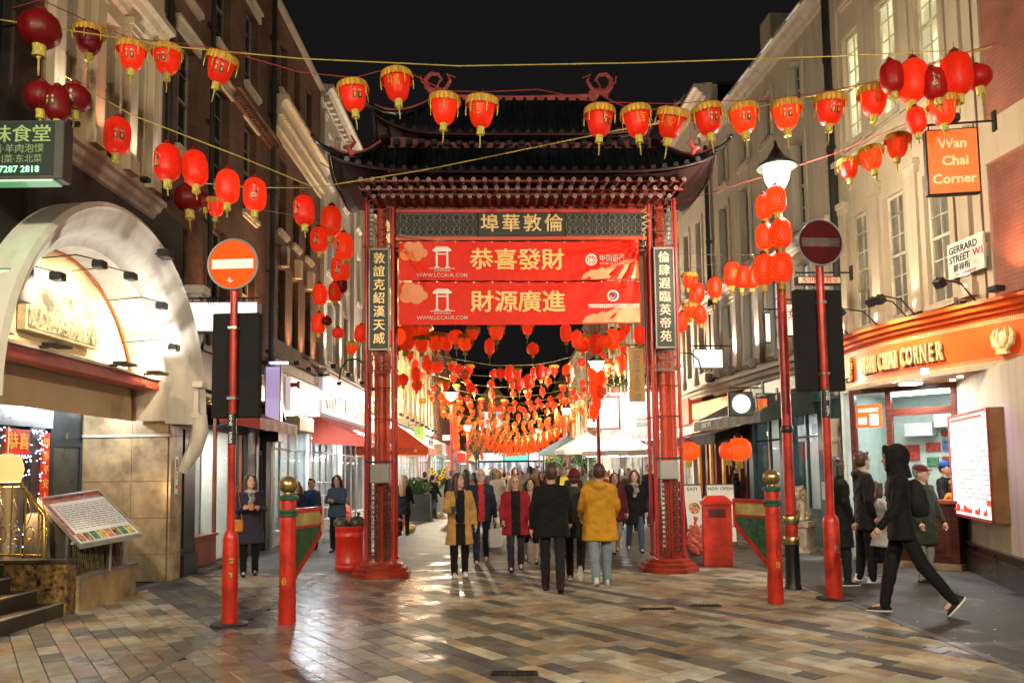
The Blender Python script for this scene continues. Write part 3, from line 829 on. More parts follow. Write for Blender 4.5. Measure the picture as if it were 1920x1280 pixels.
def no_entry(x, y, sl_h, sl_r, pole_r, zs, rs, box, bz, code, lab, lit, rz):
    t = thing('no_entry_sign', lab, 'road sign', (x, y, 0), rz)
    b = MB(); b.lathe([(sl_r, 0), (sl_r, sl_h - .06), (sl_r * .9, sl_h - .02), (pole_r + .006, sl_h + .03)], 20); b.build('sleeve', POSTRED, t, smooth=True)
    b = MB(); b.lathe([(sl_r + .12, 0), (sl_r + .12, .015), (sl_r + .09, .022), (sl_r + .002, .022)], 20); b.build('base_ring', BLACK, t, smooth=True)
    b = MB(); b.cyl((0, 0, sl_h), (0, 0, zs + .05), pole_r, n=16); b.build('pole', POSTRED, t, smooth=True)
    rc = mat('no_entry_red_lit' if lit else 'no_entry_red_unlit', (.85, .11, .002) if lit else (.09, .006, .007), rough=.5, var=.03 if lit else .12, bump=.05)  # lit and unlit look of the two signs is put into the face colours
    rc.node_tree.nodes['Principled BSDF'].inputs['Specular IOR Level'].default_value = .12
    rw = mat('no_entry_white_lit' if lit else 'no_entry_white_unlit', (.9, .88, .86) if lit else (.14, .11, .085), rough=.3, var=.02 if lit else .2, bump=.05)
    b = MB(); b.cyl((0, -.062, zs), (0, -.05, zs), rs - .012, n=40); d = b.build('disc', rc, t)
    b = MB(); b.box(-rs * .84, rs * .84, -.067, -.0625, zs - rs * .19, zs + rs * .19); b.build('bar', rw, d)
    b = MB(); pts = [(rs * math.cos(2 * PI * i / 40), -.056, zs + rs * math.sin(2 * PI * i / 40)) for i in range(40)]; b.tube(pts, .012, 6, closed=True); b.build('rim', mat('sign_rim_grey', (.30, .32, .36), rough=.4), t, smooth=True)
    b = MB(); b.box(-.04, .04, -.05, .05, zs - .12, zs - .09); b.box(-.04, .04, -.05, .05, zs + .09, zs + .12); b.build('clamp', STEEL, t)
    w, z0, z1 = box
    b = MB(); b.cbox(-w / 2, w / 2, .05, .17, z0, z1, .008); q = b.build('sign_box', mat('matt_black_box', (.004, .004, .0045), rough=.85, var=.1), t)
    b = MB()
    for z in (z0 + .2, z1 - .2): b.box(-.05, .05, -.05, .05, z, z + .03)
    b.build('clamp', STEEL, t)
    b = MB(); b.cyl((0, 0, bz[0]), (0, 0, bz[1]), pole_r + .002, n=16); cb = b.build('code_band', BLACK, t, smooth=True)
    b = MB(); chars = list(code); h = (bz[1] - bz[0]) / (len(chars) + .4)
    for i, ch in enumerate(chars):
        if ch != ' ': text(b, ch, 0, -pole_r - .006, bz[1] - h * (i + .7), h * 1.25, .004, .02)
    b.build('lettering', WHITEP, cb)
    return t
sgL = no_entry(-3.15, 8.87, 1.0, .084, .042, 4.03, .285, (.54, 2.29, 3.49), (1.98, 2.33), 'S6 S5', 'bright orange-red no entry sign on red post by the left bollard', True, R(-3))
b = MB(); b.add([(-.06, -.064, 3.84), (-.03, -.064, 3.88), (-.01, -.064, 3.84), (.02, -.064, 3.845), (-.02, -.064, 3.815)], [(0, 1, 2, 3, 4)]); b.build('sticker', WHITEP, sgL)
sgR = no_entry(4.0, 10.04, 1.02, .10, .052, 4.53, .30, (.63, 2.62, 3.94), (2.27, 2.63), 'S8 S7', 'no entry sign with unlit dark face colours on red post before the lion statue', False, R(6))
for t, y in ((sgL, 0), (sgR, 1)):
    b = MB()
    rr = random.Random(5 + y)
    for k in range(2):
        z = rr.uniform(.4, .6) + k * .12; r = (.084 if not y else .1) + .0015
        a0 = -PI / 2 + rr.uniform(-.3, .3); v = []
        for i in range(5):
            a = a0 + i * .12; v += [(r * math.cos(a), r * math.sin(a), z), (r * math.cos(a), r * math.sin(a), z + .05)]
        b.add(v, [(2 * i, 2 * i + 2, 2 * i + 3, 2 * i + 1) for i in range(4)])
    b.build('sticker', mat('torn_sticker', (.4, .38, .1), rough=.7, var=.5, scale=30), t)

def bollard(x, y, s, lab, leaf):
    t = thing('bollard', lab, 'bollard', (x, y, 0), 0, 'red ball-topped bollards carrying the street barrier leaves')
    b = MB(); b.lathe([(.095, 0), (.095, .30), (.09, .305), (.088, 1.38), (.085, 1.4)], 24); b.build('post', POSTRED, t, smooth=True)
    b = MB(); b.lathe([(.088, 1.36), (.115, 1.365), (.115, 1.40), (.09, 1.41)], 24); b.build('collar', GREENP, t, smooth=True)
    b = MB(); b.lathe([(.09, 1.17), (.11, 1.18), (.11, 1.2), (.09, 1.21), (.09, 1.215), (.108, 1.225), (.108, 1.24), (.09, 1.25)], 24); b.build('band', GREENP, t, smooth=True)
    b = MB(); b.lathe([(.05, 1.405), (.055, 1.43), (.05, 1.44)], 16); b.sphere((0, 0, 1.525), (.105, .105, .098), 24, 14); b.build('ball_finial', BRASS, t, smooth=True)
    b = MB(); r = .092
    b.tube([(s * .01, -r, .55), (s * .0, -r, .62), (s * .015, -r, .75)], .004, 5); 
    b.build('crack_line', BLACK, t)
    b = MB(); b.tube([(r * math.sin(u), -r * math.cos(u), .47 + .035 * math.sin(q)) for u, q in [(s * .15 + .25 * math.cos(q), q) for q in np.linspace(0, 2 * PI, 12)[:-1]]], .006, 5, closed=True); b.sphere((s * .02, -r, .47), .014, 8, 6)
    b.build('emblem', mat('emblem_yellow', (.6, .5, .08), rough=.5), t, smooth=True)
    # barrier leaf: trapezoid panel hinged on the post
    dx, dy = leaf; L = math.hypot(dx, dy); lf = bpy.data.objects.new('barrier_leaf', None); COL.objects.link(lf); lf.parent = t
    lf.rotation_euler = (0, 0, math.atan2(dy, dx))
    b = MB(); b.box(.1, L, -.025, .025, 1.2, 1.25); b.box(.1, L, -.02, .02, 1.02, 1.05); b.box(L - .04, L, -.022, .022, .9, 1.2)
    b.prism([(.1, .42), (.1, .50), (L - .02, .97), (L, .9)], -.02, .02); b.build('rail', POSTRED, lf)
    b = MB(); b.box(.1, L - .04, -.012, .012, 1.05, 1.2); b.build('upper_panel', mat('faded_gold_paint', (.55, .42, .14), rough=.5, var=.2), lf)
    b = MB(); b.prism([(.1, .5), (L - .04, .96), (L - .04, 1.02), (.1, 1.02)], -.012, .012); b.build('panel', mat('barrier_green', (.03, .11, .05), rough=.45, var=.3, scale=14), lf)
    b = MB(); b.tube([(L - .02 + .03 * math.cos(a), -.03, 1.1 + .05 * math.sin(a)) for a in np.linspace(0, 2 * PI, 12)[:-1]], .007, 5, closed=True); b.tube([(L - .02 + .02 * math.cos(a), -.03, .99 + .04 * math.sin(a)) for a in np.linspace(0, 2 * PI, 12)[:-1]], .006, 5, closed=True); b.build('scroll', GOLD, lf, smooth=True)
    return t
bollard(-2.52, 8.89, -1, 'red bollard with brass ball beside the orange no entry sign', (.17, .8))
bollard(3.19, 9.79, 1, 'red bollard with brass ball in front of the lamp post', (-.30, .62))

def lamp_post(x, y, lab, H=5.9, s=1., lit=True, far=False, watt=420, grp=None, aim=None):
    t = thing('street_lamp', lab, 'street lamp', (x, y, 0), 0, grp)
    if far:
        b = MB(); b.lathe([(.08 * s, 0), (.06 * s, 1), (.045 * s, H - .5)], 8); b.build('pole', POSTRED, t, smooth=True)
    else:
        b = MB(); b.lathe([(.115, 0), (.11, .03), (.098, .06), (.094, .58), (.1, .6)], 20); b.build('base', BLACK, t, smooth=True)
        b = MB(); b.lathe([(.098, .6), (.104, .62), (.1, .70), (.092, .71)], 20); b.lathe([(.085, .86), (.1, .88), (.11, .93), (.095, .98), (.06, 1.0)], 20); b.build('band', BRASS, t, smooth=True)
        b = MB(); b.lathe([(.09, .71), (.086, .86)], 20); b.lathe([(.074, 1.0), (.068, 2.2), (.052, H - .45), (.035, H - .38)], 16); b.build('pole', POSTRED, t, smooth=True)
        b = MB(); b.lathe([(.07, 2.12), (.082, 2.14), (.082, 2.2), (.07, 2.22)], 16); b.lathe([(.05, H - .42), (.075, H - .38), (.05, H - .33)], 16); b.build('ring', BLACK, t, smooth=True)
    n = 10 if far else 28
    b = MB(); b.lathe([(.27 * s, H - .04), (.275 * s, H - .015), (.22 * s, H + .03), (.13 * s, H + .10), (.075 * s, H + .2), (.05 * s, H + .24), (.03 * s, H + .27), (.012 * s, H + .36)], n); b.build('hood', mat('lamp_hood_green', (.03, .045, .04), rough=.4), t, smooth=True)
    b = MB(); b.lathe([(.04 * s, H - .36), (.11 * s, H - .32), (.165 * s, H - .2), (.185 * s, H - .06)], n); b.build('globe', emis('lamp_globe', (1., .93, .82), 14.), t, smooth=True)
    if lit: light('SPOT', 'lamp_light', (0, 0, H - .5), watt, (1, .86, .62), .2, parent=t, aim=aim, angle=112, blend=1) if aim else light('POINT', 'lamp_light', (0, 0, H - .5), watt, (1, .84, .6), .2, parent=t)
    return t
LP = lamp_post(3.8, 10.91, 'tall lamp post with red shaft, black base and lit globe before the teal shop', 5.92)
bpy.data.objects['lamp_light'].data.energy = 950

# pillar-shaped bin and round bins
t = thing('litter_bin', 'square orange-red bin with a pitched lid beside the right gateway post', 'litter bin', (3.47, 13.6, 0), R(-12))
b = MB(); b.cbox(-.24, .24, -.24, .24, 0, 1.04, .012); b.build('body', POSTRED, t)
b = MB(); b.rings([[(x * s, y * s, z) for x, y in ((-1, -1), (1, -1), (1, 1), (-1, 1))] for s, z in ((.27, 1.04), (.27, 1.08), (.25, 1.09), (.16, 1.17), (.13, 1.18))]); b.build('lid', POSTRED, t)
b = MB(); b.box(-.14, .14, -.245, -.24, .82, .96); b.build('slot', mat('slot_dark', (.10, .008, .006), rough=.6), t)
b = MB(); b.tube([(-.14, -.25, .97), (-.07, -.256, 1.0), (.07, -.256, 1.0), (.14, -.25, .97)], .008, 6); b.box(-.1, .1, -.246, -.24, .3, .306); b.build('trim', ORG, t)
def round_bin(x, y, lab, h=.75, r=.24):
    t = thing('litter_bin', lab, 'litter bin', (x, y, 0), 0)
    b = MB(); b.lathe([(r * .94, 0), (r, .02), (r, .09), (r * .97, .1), (r * 1.0, .15), (r * .975, .16), (r * .975, h - .2), (r, h - .19), (r, h - .15), (r * .975, h - .14), (r, h - .06), (r * 1.03, h - .04), (r * 1.03, h), (r * .95, h), (r * .93, h - .05)], 28, cap=False); b.build('body', mat('bin_red_plastic', (.66, .025, .01), rough=.38, var=.1, coat=.2, dirt=.3), t, smooth=True)
    b = MB(); b.lathe([(.01, 0), (r * .9, 0), (r * .93, .02)], 20, (0, 0, h - .08)); b.build('liner', mat('bin_liner', (.02, .02, .025), rough=.35), t)
    return t
round_bin(-2.81, 13.63, 'round red litter bin heaped with rubbish beside the left gateway post')
rb = round_bin(2.95, 14.9, 'round red litter bin hidden behind the right gateway post', .95, .2)
def bag(x, y, z, r, col, lab, h=1., nm='rubbish_bag', seed=1, rough=.35, name_m=None):
    rr = random.Random(seed); b = MB()
    b.sphere((0, 0, r[2] * .9), r, 14, 10)
    for k in range(4): b.sphere((rr.uniform(-.5, .5) * r[0], rr.uniform(-.5, .5) * r[1], r[2] * rr.uniform(.4, 1.0)), tuple(q * .6 for q in r), 10, 8)
    b.cyl((0, 0, r[2] * 1.5), (.01, 0, r[2] * 2.1), r[0] * .28, r[0] * .12, 8); b.cyl((.01, 0, r[2] * 2.1), (.03, 0, r[2] * 2.4), r[0] * .1, r[0] * .35, 8)
    m = mat(name_m or 'bag_' + lab.split()[0], col, rough=rough, var=.2, bump=.6, bscale=12)
    o = remesh(b, nm, m, min(r) * .09, 1, disp=min(r) * .09, dscale=18 / (r[0] * 5))
    o.location = (x, y, z); return tag(o, lab, 'rubbish bag')
bag(-2.95, 13.6, .70, (.13, .12, .10), (.05, .07, .06), 'knotted dark rubbish bag on top of the round red bin, left one', seed=2)
bag(-2.68, 13.66, .70, (.14, .12, .11), (.04, .06, .07), 'knotted dark rubbish bag on top of the round red bin, right one', seed=3)
g = G(1305, 1040); bag(g.x, g.y, 0, (.19, .17, .30), (.75, .16, .10), 'translucent red rubbish bag slumped beside the square bin', seed=4, rough=.3)
g = G(1300, 1032)
def small_bollard(px, py, lab, h=1.0):
    g = G(px, py); t = thing('bollard', lab, 'bollard', (g.x, g.y, 0), 0, 'short red bollards along the street beyond the gateway')
    b = MB(); b.lathe([(.085, 0), (.085, h - .1), (.07, h - .08)], 16); b.build('post', POSTRED, t, smooth=True)
    b = MB(); b.lathe([(.08, h - .1), (.09, h - .08), (.085, h - .04), (.05, h), (.01, h + .01)], 16); b.build('cap', BRASS, t, smooth=True)
    b = MB(); b.lathe([(.086, h - .22), (.09, h - .2), (.09, h - .16), (.086, h - .14)], 16); b.build('band', GREENP, t, smooth=True)
small_bollard(1300, 1012, 'short red bollard behind the slumped red rubbish bag', 1.05)
small_bollard(758, 992, 'short red bollard right of the left gateway post, nearer of two', 1.0)
small_bollard(793, 972, 'short red bollard right of the left gateway post, farther of two', 1.0)
g = G(768, 998); bag(g.x, g.y, 0, (.17, .15, .12), (.7, .42, .06), 'crumpled yellow bag at the foot of the nearer short bollard', seed=6, rough=.5)
g = G(815, 968); bag(g.x, g.y, 0, (.2, .15, .10), (.6, .6, .10), 'flat lime yellow bag on the ground behind the short bollards', seed=7, rough=.5)
g = G(610, 1000); bag(g.x, g.y + 2.5, .0, (.22, .18, .38), (.7, .1, .07), 'crinkled red refuse sack behind the green barrier leaf', seed=8)

# stone guardian lion
t = thing('lion_statue', 'pale stone guardian lion seated on a carved plinth beside the teal shop', 'statue', (5.55, 15.4, 0), R(-38))
STN = mat('pale_stone', (.40, .33, .23), rough=.75, var=.22, scale=9, bump=.5, bscale=40)
b = MB(); b.cbox(-.24, .24, -.3, .3, 0, .10, .01); b.cbox(-.19, .19, -.25, .25, .10, .5, .008); b.cbox(-.23, .23, -.29, .29, .5, .62, .01)
for x in (-.16, .16): b.box(x - .03, x + .03, -.262, -.25, .12, .48)
b.build('plinth', STN, t)
b = MB(); b.prism([(-.14, .14), (.14, .14), (.14, .44)], -.258, -.25); b.build('relief', mat('stone_dark_relief', (.30, .24, .16), rough=.8), t)  # relief in a darker tone of the stone
b = MB()
b.sphere((0, .1, .80), (.14, .17, .17), 12, 8); b.sphere((0, -.03, .93), (.13, .13, .17), 12, 8)
b.sphere((0, -.12, 1.17), (.12, .13, .12), 12, 8); b.sphere((0, -.22, 1.13), (.085, .08, .06), 10, 8); b.sphere((0, -.21, 1.07), (.07, .06, .03), 10, 6)
for s in (-1, 1):
    b.cyl((s * .09, -.13, .95), (s * .10, -.2, .68), .05, .045, 10); b.sphere((s * .1, -.23, .655), (.055, .075, .04), 10, 6)
    b.sphere((s * .12, .08, .73), (.07, .13, .11), 10, 8); b.sphere((s * .13, -.03, .655), (.05, .09, .035), 8, 6)
    b.sphere((s * .055, -.24, 1.17), .025, 8, 6); b.sphere((s * .10, -.11, 1.27), (.03, .03, .04), 8, 6)
rr = random.Random(9)
for k in range(46):
    a = rr.uniform(-.4, PI + .4); e = rr.uniform(-.9, 1.1); v = Vector((math.cos(a) * math.cos(e), math.sin(a) * math.cos(e), math.sin(e)))
    b.sphere((v.x * .14, -.08 + v.y * .13, 1.14 + v.z * .14), .034, 6, 5)
b.cyl((0, .25, .7), (0, .3, .95), .04, .06, 8); b.sphere((0, .3, 1.0), (.06, .05, .08), 8, 6)
b.sphere((-.12, -.27, .68), .05, 8, 6)
remesh(b, 'lion', STN, .012, 1, t, loc=(0, 0, -.005))
# small step it stands on
g = slab('pavement', 5.0, 12, 14.0, 30, wet_paving('grey_slabs', (.2, .195, .18)), .03)

# A-boards by the red-lantern shop
def aboard(px, py, w, h, lab, title, rz, base_y=None, style=0):
    g = at(px, py, 17.2); t = thing('pavement_board', lab, 'pavement sign', (g.x, g.y, .03), rz)
    M0 = Matrix.Rotation(R(-12), 4, 'X')
    for k, Mx in enumerate((Matrix.Translation((0, -.27, 0)) @ Matrix.Rotation(R(-11), 4, 'X'), Matrix.Translation((0, .27, 0)) @ Matrix.Rotation(R(11), 4, 'X'))):
        b = MB(); b.box(-w / 2, w / 2, -.01, .01, 0, h, M=Mx); b.build('frame', BLACK, t)
        if k: continue
        b = MB(); b.box(-w / 2 + .02, w / 2 - .02, -.016, -.011, .06, h - .03, M=Mx); f = b.build('panel', mat('poster_white', (.72, .70, .66), rough=.4, var=.03), t)
        b = MB(); text(b, title, 0, -.02, h - .11, min(w * .26, w * 1.35 / len(title)), .003, .02, M=Mx); b.build('lettering', mat('poster_green', (.05, .12, .06), rough=.5), f)
        rr = random.Random(len(lab))
        if style == 0:
            b = MB(); b.cyl((0, -.018, h * .6), (0, -.022, h * .6), w * .3, n=24, M=Mx); b.build('picture', mat('food_orange', (.7, .30, .12), rough=.5, var=.5, scale=20), f)
            b = MB()
            for i in range(3): b.cyl(((i - 1) * w * .28, -.018, h * .3), ((i - 1) * w * .28, -.022, h * .3), w * .1, n=14, M=Mx)
            b.build('picture', mat('food_brown', (.45, .25, .1), rough=.5, var=.5, scale=20), f)
        else:
            b = MB()
            for r_ in range(5):
                x = -w / 2 + .05
                while x < w / 2 - .08:
                    ww = rr.uniform(.02, .06); b.box(x, x + ww, -.021, -.017, h * .15 + r_ * h * .13, h * .15 + r_ * h * .13 + .03, M=Mx); x += ww + .015
            b.build('lettering', mat('poster_red', (.6, .06, .05), rough=.5), f)
    return t
aboard(1299, 1000, .42, 1.3, 'white pavement board with a picture of a filled dish behind the gateway post', 'EASY', R(8))
aboard(1352, 996, .6, 1.3, 'white pavement board reading OPEN with lines of red text', 'NEW OPEN', R(-6), style=1)
# ================================================================== paper lanterns
def lantern_mat(name, base, em, es):
    m = mat(name, base, rough=.42, var=.12, scale=6, bump=.25, bscale=40)
    nt = m.node_tree; N = nt.nodes; L = nt.links; p = N['Principled BSDF']
    oi = N.new('ShaderNodeObjectInfo'); mr = N.new('ShaderNodeMapRange'); mr.inputs[3].default_value = es * .55; mr.inputs[4].default_value = es * 1.4
    L.new(oi.outputs['Random'], mr.inputs[0]); L.new(mr.outputs[0], p.inputs['Emission Strength'])
    p.inputs['Emission Color'].default_value = (*em, 1)
    p.inputs['Specular IOR Level'].default_value = .3
    m.cycles.emission_sampling = 'NONE' if es < .3 else 'AUTO'
    return m
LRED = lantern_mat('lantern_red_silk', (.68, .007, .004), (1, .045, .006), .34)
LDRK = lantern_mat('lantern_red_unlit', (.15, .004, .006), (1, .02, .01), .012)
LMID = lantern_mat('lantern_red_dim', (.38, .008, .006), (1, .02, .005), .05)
LORG = lantern_mat('lantern_lit_orange', (.72, .022, .006), (1, .055, .006), .6)
LGLO = lantern_mat('lantern_glowing', (.8, .06, .015), (1, .095, .010), .85)
LYEL = mat('lantern_gold_fringe', (.78, .42, .05), rough=.6, var=.25, scale=40, bump=.4, bscale=90, stretch=(1, 1, .1))
LTAS = mat('lantern_yellow_tassel', (.72, .62, .12), rough=.7, var=.3, scale=60, bump=.5, bscale=120, stretch=(1, 1, .1))
LCAP = mat('lantern_dark_cap', (.22, .01, .012), rough=.4)
PDRK = mat('lantern_print_dark', (.07, .09, .06), rough=.6, var=.4, scale=60)
PLIT = mat('lantern_print_light', (.75, .55, .35), rough=.6, var=.4, scale=60)
PGLD = mat('lantern_print_gold', (.8, .42, .05), rough=.5, var=.2)
def prof_r(prof, z):
    for (r0, z0), (r1, z1) in zip(prof, prof[1:]):
        if z0 <= z <= z1: return r0 + (r1 - r0) * (z - z0) / max(1e-6, z1 - z0)
    return prof[0][0]
def wrap(b, v, f, prof, rot=0, mi=None, out=.004, maxlen=.03):
    import bmesh
    bm = bmesh.new(); vs = [bm.verts.new(q) for q in v]
    for q in f:
        try: bm.faces.new([vs[i] for i in q])
        except ValueError: pass
    es = [e for e in bm.edges if e.calc_length() > maxlen]
    if es: bmesh.ops.subdivide_edges(bm, edges=es, cuts=2)
    bmesh.ops.triangulate(bm, faces=bm.faces[:]); bm.verts.index_update(); o = []
    for w in bm.verts:
        r = prof_r(prof, w.co.z) * 1.02 + out; a = w.co.x / r + rot; o.append((r * math.sin(a), -r * math.cos(a), w.co.z))
    b.add(o, [tuple(w.index for w in q.verts) for q in bm.faces], mi); bm.free()
def ell(cx, cz, rx, rz, n=12): return flatpoly([(cx + rx * math.cos(2 * PI * i / n), cz + rz * math.sin(2 * PI * i / n)) for i in range(n)])
OVAL = [(.045, -.24), (.085, -.225), (.13, -.18), (.152, -.11), (.158, 0), (.152, .11), (.13, .18), (.085, .225), (.045, .24)]
ROUND = [(.05, -.15), (.10, -.135), (.15, -.08), (.165, 0), (.15, .08), (.10, .135), (.05, .15)]
BELL = [(.04, -.20), (.09, -.185), (.125, -.14), (.15, -.06), (.163, .04), (.17, .14), (.165, .17)]
MESHES = {}
def lantern_meshes(kind, body, pr, far):
    key = (kind, body.name, pr, far)
    if key in MESHES: return MESHES[key]
    prof = {'oval': OVAL, 'round': ROUND, 'bell': BELL}[kind]; n = 12 if far else 32
    parts = []
    b = MB(); top = prof[-1][1]; bot = prof[0][1]
    b.lathe(prof, n, ribs=0 if far else 8, rib=.055)
    if far:      # too small to show parts: one skin in three colours
        b.lathe([(.05, bot - .09), (.05, bot)], 6, mi=1); b.cyl((0, 0, bot - .09), (0, 0, bot - .3), .008, .006, 4, mi=1)
        b.lathe([(.05, top), (.045, top + .03)], 6, mi=1)
        if kind == 'bell': b.lathe([(.21, top - .09), (.215, top), (.17, top + .03)], 12, mi=1)
        MESHES[key] = [('lantern', b.mesh('lantern', [body, LYEL], smooth=70))]
        return MESHES[key]
    parts.append(('body', b.mesh('body', body, smooth=70)))
    b = MB(); b.lathe([(.05, bot - .10), (.055, bot - .09), (.05, bot - .045), (.055, bot), (.048, bot + .01)], 16); b.cyl((0, 0, bot - .10), (0, 0, bot - .12), .02, .012, 8)
    b.tube([(0, 0, bot - .12), (.004, 0, bot - .2), (0, .003, bot - .27 if kind != 'oval' else bot - .2)], [.008, .011, .007], 6); parts.append(('tassel', b.mesh('tassel', LTAS, smooth=True)))
    b = MB(); b.lathe([(.12 if kind == 'bell' else .055, top), (.09 if kind == 'bell' else .05, top + .03), (.03, top + .045), (.02, top + .06)], 16)
    for k in range(3): b.sphere((.07 * math.cos(k * 2.1) * (1 if kind == 'bell' else .5), .07 * math.sin(k * 2.1) * (1 if kind == 'bell' else .5), top + .035), .012, 6, 4)
    b.cyl((0, 0, top + .05), (0, 0, top + .13), .003, n=5); parts.append(('cap', b.mesh('cap', LCAP, smooth=True)))
    if kind == 'bell':
        b = MB(); rs = []
        for (r, z, w) in ((.165, top + .005, 0), (.20, top + .01, 0), (.213, top - .01, .001), (.216, top - .05, .003), (.218, top - .095, .006)):
            rs.append([((r + w * math.cos(24 * t)) * math.cos(t), (r + w * math.cos(24 * t)) * math.sin(t), z + (.006 * math.cos(24 * t) if w > .004 else 0)) for t in [2 * PI * i / 96 for i in range(96)]])
        b.rings(rs, cap=False); parts.append(('valance', b.mesh('valance', LYEL, smooth=70)))
        for k in range(6):
            b = MB(); a = k * PI / 3 + .3; x, y = .21 * math.cos(a), .21 * math.sin(a); b.tube([(x, y, top - .05), (x * 1.02, y * 1.02, top - .15), (x * 1.0, y, top - .22)], [.006, .009, .006], 5)
            parts.append(('fringe', b.mesh('fringe', LTAS)))
    b = MB()
    if pr == 'pair':      # two little figures as dark prints
        for s in (-1, 1):
            wrap(b, *ell(s * .036, .042, .020, .018), prof, .22)
            for q in (ell(s * .035, .026, .017, .019),): wrap(b, *q, prof, .22, out=.006, mi=1)
            wrap(b, *flatpoly([(s * .008, -.085), (s * .07, -.085), (s * .062, -.03), (s * .05, .004), (s * .022, .006), (s * .006, -.03)][::s]), prof, .22, out=.005)
            wrap(b, *ell(s * .038, -.04, .012, .026), prof, .22, out=.009, mi=2)
    elif pr == 'figure':
        for q in (ell(.0, .09, .026, .034), ell(.01, .02, .042, .05), ell(-.01, -.06, .05, .045)): wrap(b, *q, prof, -.15, mi=1)
        for q in (ell(.0, .12, .022, .014), ell(.02, -.0, .018, .03), ell(-.01, -.1, .04, .012)): wrap(b, *q, prof, -.15, out=.007)
    elif pr in '福吉喜':
        v, f = glyphs(pr, .15, .0001, .01, 1); wrap(b, [(p[0], 0, p[2] - .01) for p in v], f, prof, .1, mi=2)
    elif pr == 'dots':
        for k in range(9):
            for i in range(18):
                a = 2 * PI * (i + .5 * (k % 2)) / 18; z = -.19 + k * .047; r = prof_r(prof, z) * 1.02 + .006
                b.sphere((r * math.cos(a), r * math.sin(a), z), .0075, 5, 3, mi=2)
    if b.v: parts.append(('print', b.mesh('print', [PDRK, PLIT, PGLD])))
    MESHES[key] = parts
    return parts
LG = {}
def lantern(px, py, Y, kind, body, pr, lab, group, hpx=None, size=1., rz=0., tilt=0., pos=None, far=False):
    p = pos if pos is not None else at(px, py, Y)
    parts = lantern_meshes(kind, body, pr, far)
    s = size
    if far:
        o = bpy.data.objects.new('lantern', parts[0][1]); COL.objects.link(o)
        o.location = p; o.scale = (s, s, s); o.rotation_euler = (R(tilt), R(tilt * .7), rz); return tag(o, lab, 'lantern', group)
    t = thing('lantern', lab, 'lantern', p, rz, group); t.scale = (s, s, s); t.rotation_euler = (R(tilt * .6), R(tilt), rz)
    for nm, me in parts:
        o = bpy.data.objects.new(nm, me); COL.objects.link(o); o.parent = t
    return t
def wpx(w, kind): # world scale for an apparent width in px at depth Y
    return w / {'oval': .32, 'round': .34, 'bell': .435}[kind]
rl = random.Random(11)
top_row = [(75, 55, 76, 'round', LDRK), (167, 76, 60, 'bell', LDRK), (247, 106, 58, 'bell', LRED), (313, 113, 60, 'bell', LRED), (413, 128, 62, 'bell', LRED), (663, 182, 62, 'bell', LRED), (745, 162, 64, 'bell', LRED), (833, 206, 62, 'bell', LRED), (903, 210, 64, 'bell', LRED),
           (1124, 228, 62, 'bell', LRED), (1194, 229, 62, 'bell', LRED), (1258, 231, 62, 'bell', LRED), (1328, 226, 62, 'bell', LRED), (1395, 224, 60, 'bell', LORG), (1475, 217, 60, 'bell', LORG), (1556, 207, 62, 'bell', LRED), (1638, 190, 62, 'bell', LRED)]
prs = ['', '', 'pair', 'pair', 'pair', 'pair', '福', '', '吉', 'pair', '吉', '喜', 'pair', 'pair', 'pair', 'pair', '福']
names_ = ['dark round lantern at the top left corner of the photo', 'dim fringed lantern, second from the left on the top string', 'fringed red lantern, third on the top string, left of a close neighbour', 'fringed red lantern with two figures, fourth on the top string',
    'tilted fringed red lantern above the round no entry sign, alone before the brick wall', 'fringed red lantern with two figures left of the gateway roof', 'highest fringed red lantern, beside the left ridge finial', 'plain fringed red lantern, left of a pair in front of the gateway roof', 'fringed red lantern with a gold character, right one of a pair before the gateway roof',
    'first of eight fringed lanterns right of centre, with two figures', 'second of eight fringed lanterns right of centre, with a gold character', 'third of eight fringed lanterns right of centre, with a gold character', 'fourth of eight fringed lanterns right of centre, with two figures',
    'orange fringed lantern left of the lamp globe', 'orange fringed lantern above and right of the lamp globe', 'fringed red lantern in front of the black drainpipe', 'fringed red lantern with a gold character before the lit sash window']
pts_top = []
for (px, py, w, kd, m), pr, nm in zip(top_row, prs, names_):
    Y = 10. - (1.9 if px < 120 else 1.1 if px < 260 else .5 if px < 500 else 0) - (.4 if px > 1500 else 0)
    s = w / 1480 * Y / {'oval': .32, 'round': .34, 'bell': .435}[kd]
    L_ = lantern(px, py, Y, kd, m, pr, nm, 'lanterns on the string before the gateway roof', size=s, rz=rl.uniform(-.5, .5), tilt=rl.uniform(-7, 7) if nm[0] != 't' else 16)
    pts_top.append(L_.location + Vector((0, 0, .27 * s)))
def near(lst, group, Yf):
    for (px, py, w, kd, m, pr, nm) in lst:
        Y = Yf(px) if callable(Yf) else Yf
        s = w / 1480 * Y / {'oval': .32, 'round': .34, 'bell': .435}[kd]
        lantern(px, py, Y + rl.uniform(-.1, .1), kd, m, pr, nm, group, size=s * rl.uniform(.95, 1.04), rz=rl.uniform(-.5, .5), tilt=rl.uniform(-8, 8))
near([(1672, 145, 42, 'oval', LMID, '', 'small dark oval lantern at the left of the top right cluster'), (1710, 152, 54, 'oval', LRED, '', 'large red oval lantern left of centre in the top right cluster'), (1752, 158, 44, 'oval', LMID, 'figure', 'dim oval lantern between two larger ones in the top right cluster'),
      (1793, 140, 58, 'oval', LRED, '', 'large red oval lantern, highest of the top right cluster'), (1834, 145, 48, 'round', LMID, '', 'dark round lantern at the wall end of the top right cluster'), (1768, 208, 60, 'bell', LORG, '福', 'orange fringed lantern low in the top right cluster, above the hanging sign'), (1718, 226, 34, 'oval', LRED, '', 'narrow red oval lantern left of the hanging sign bracket')],
     'lanterns clustered before the cream corner building', 9.2)
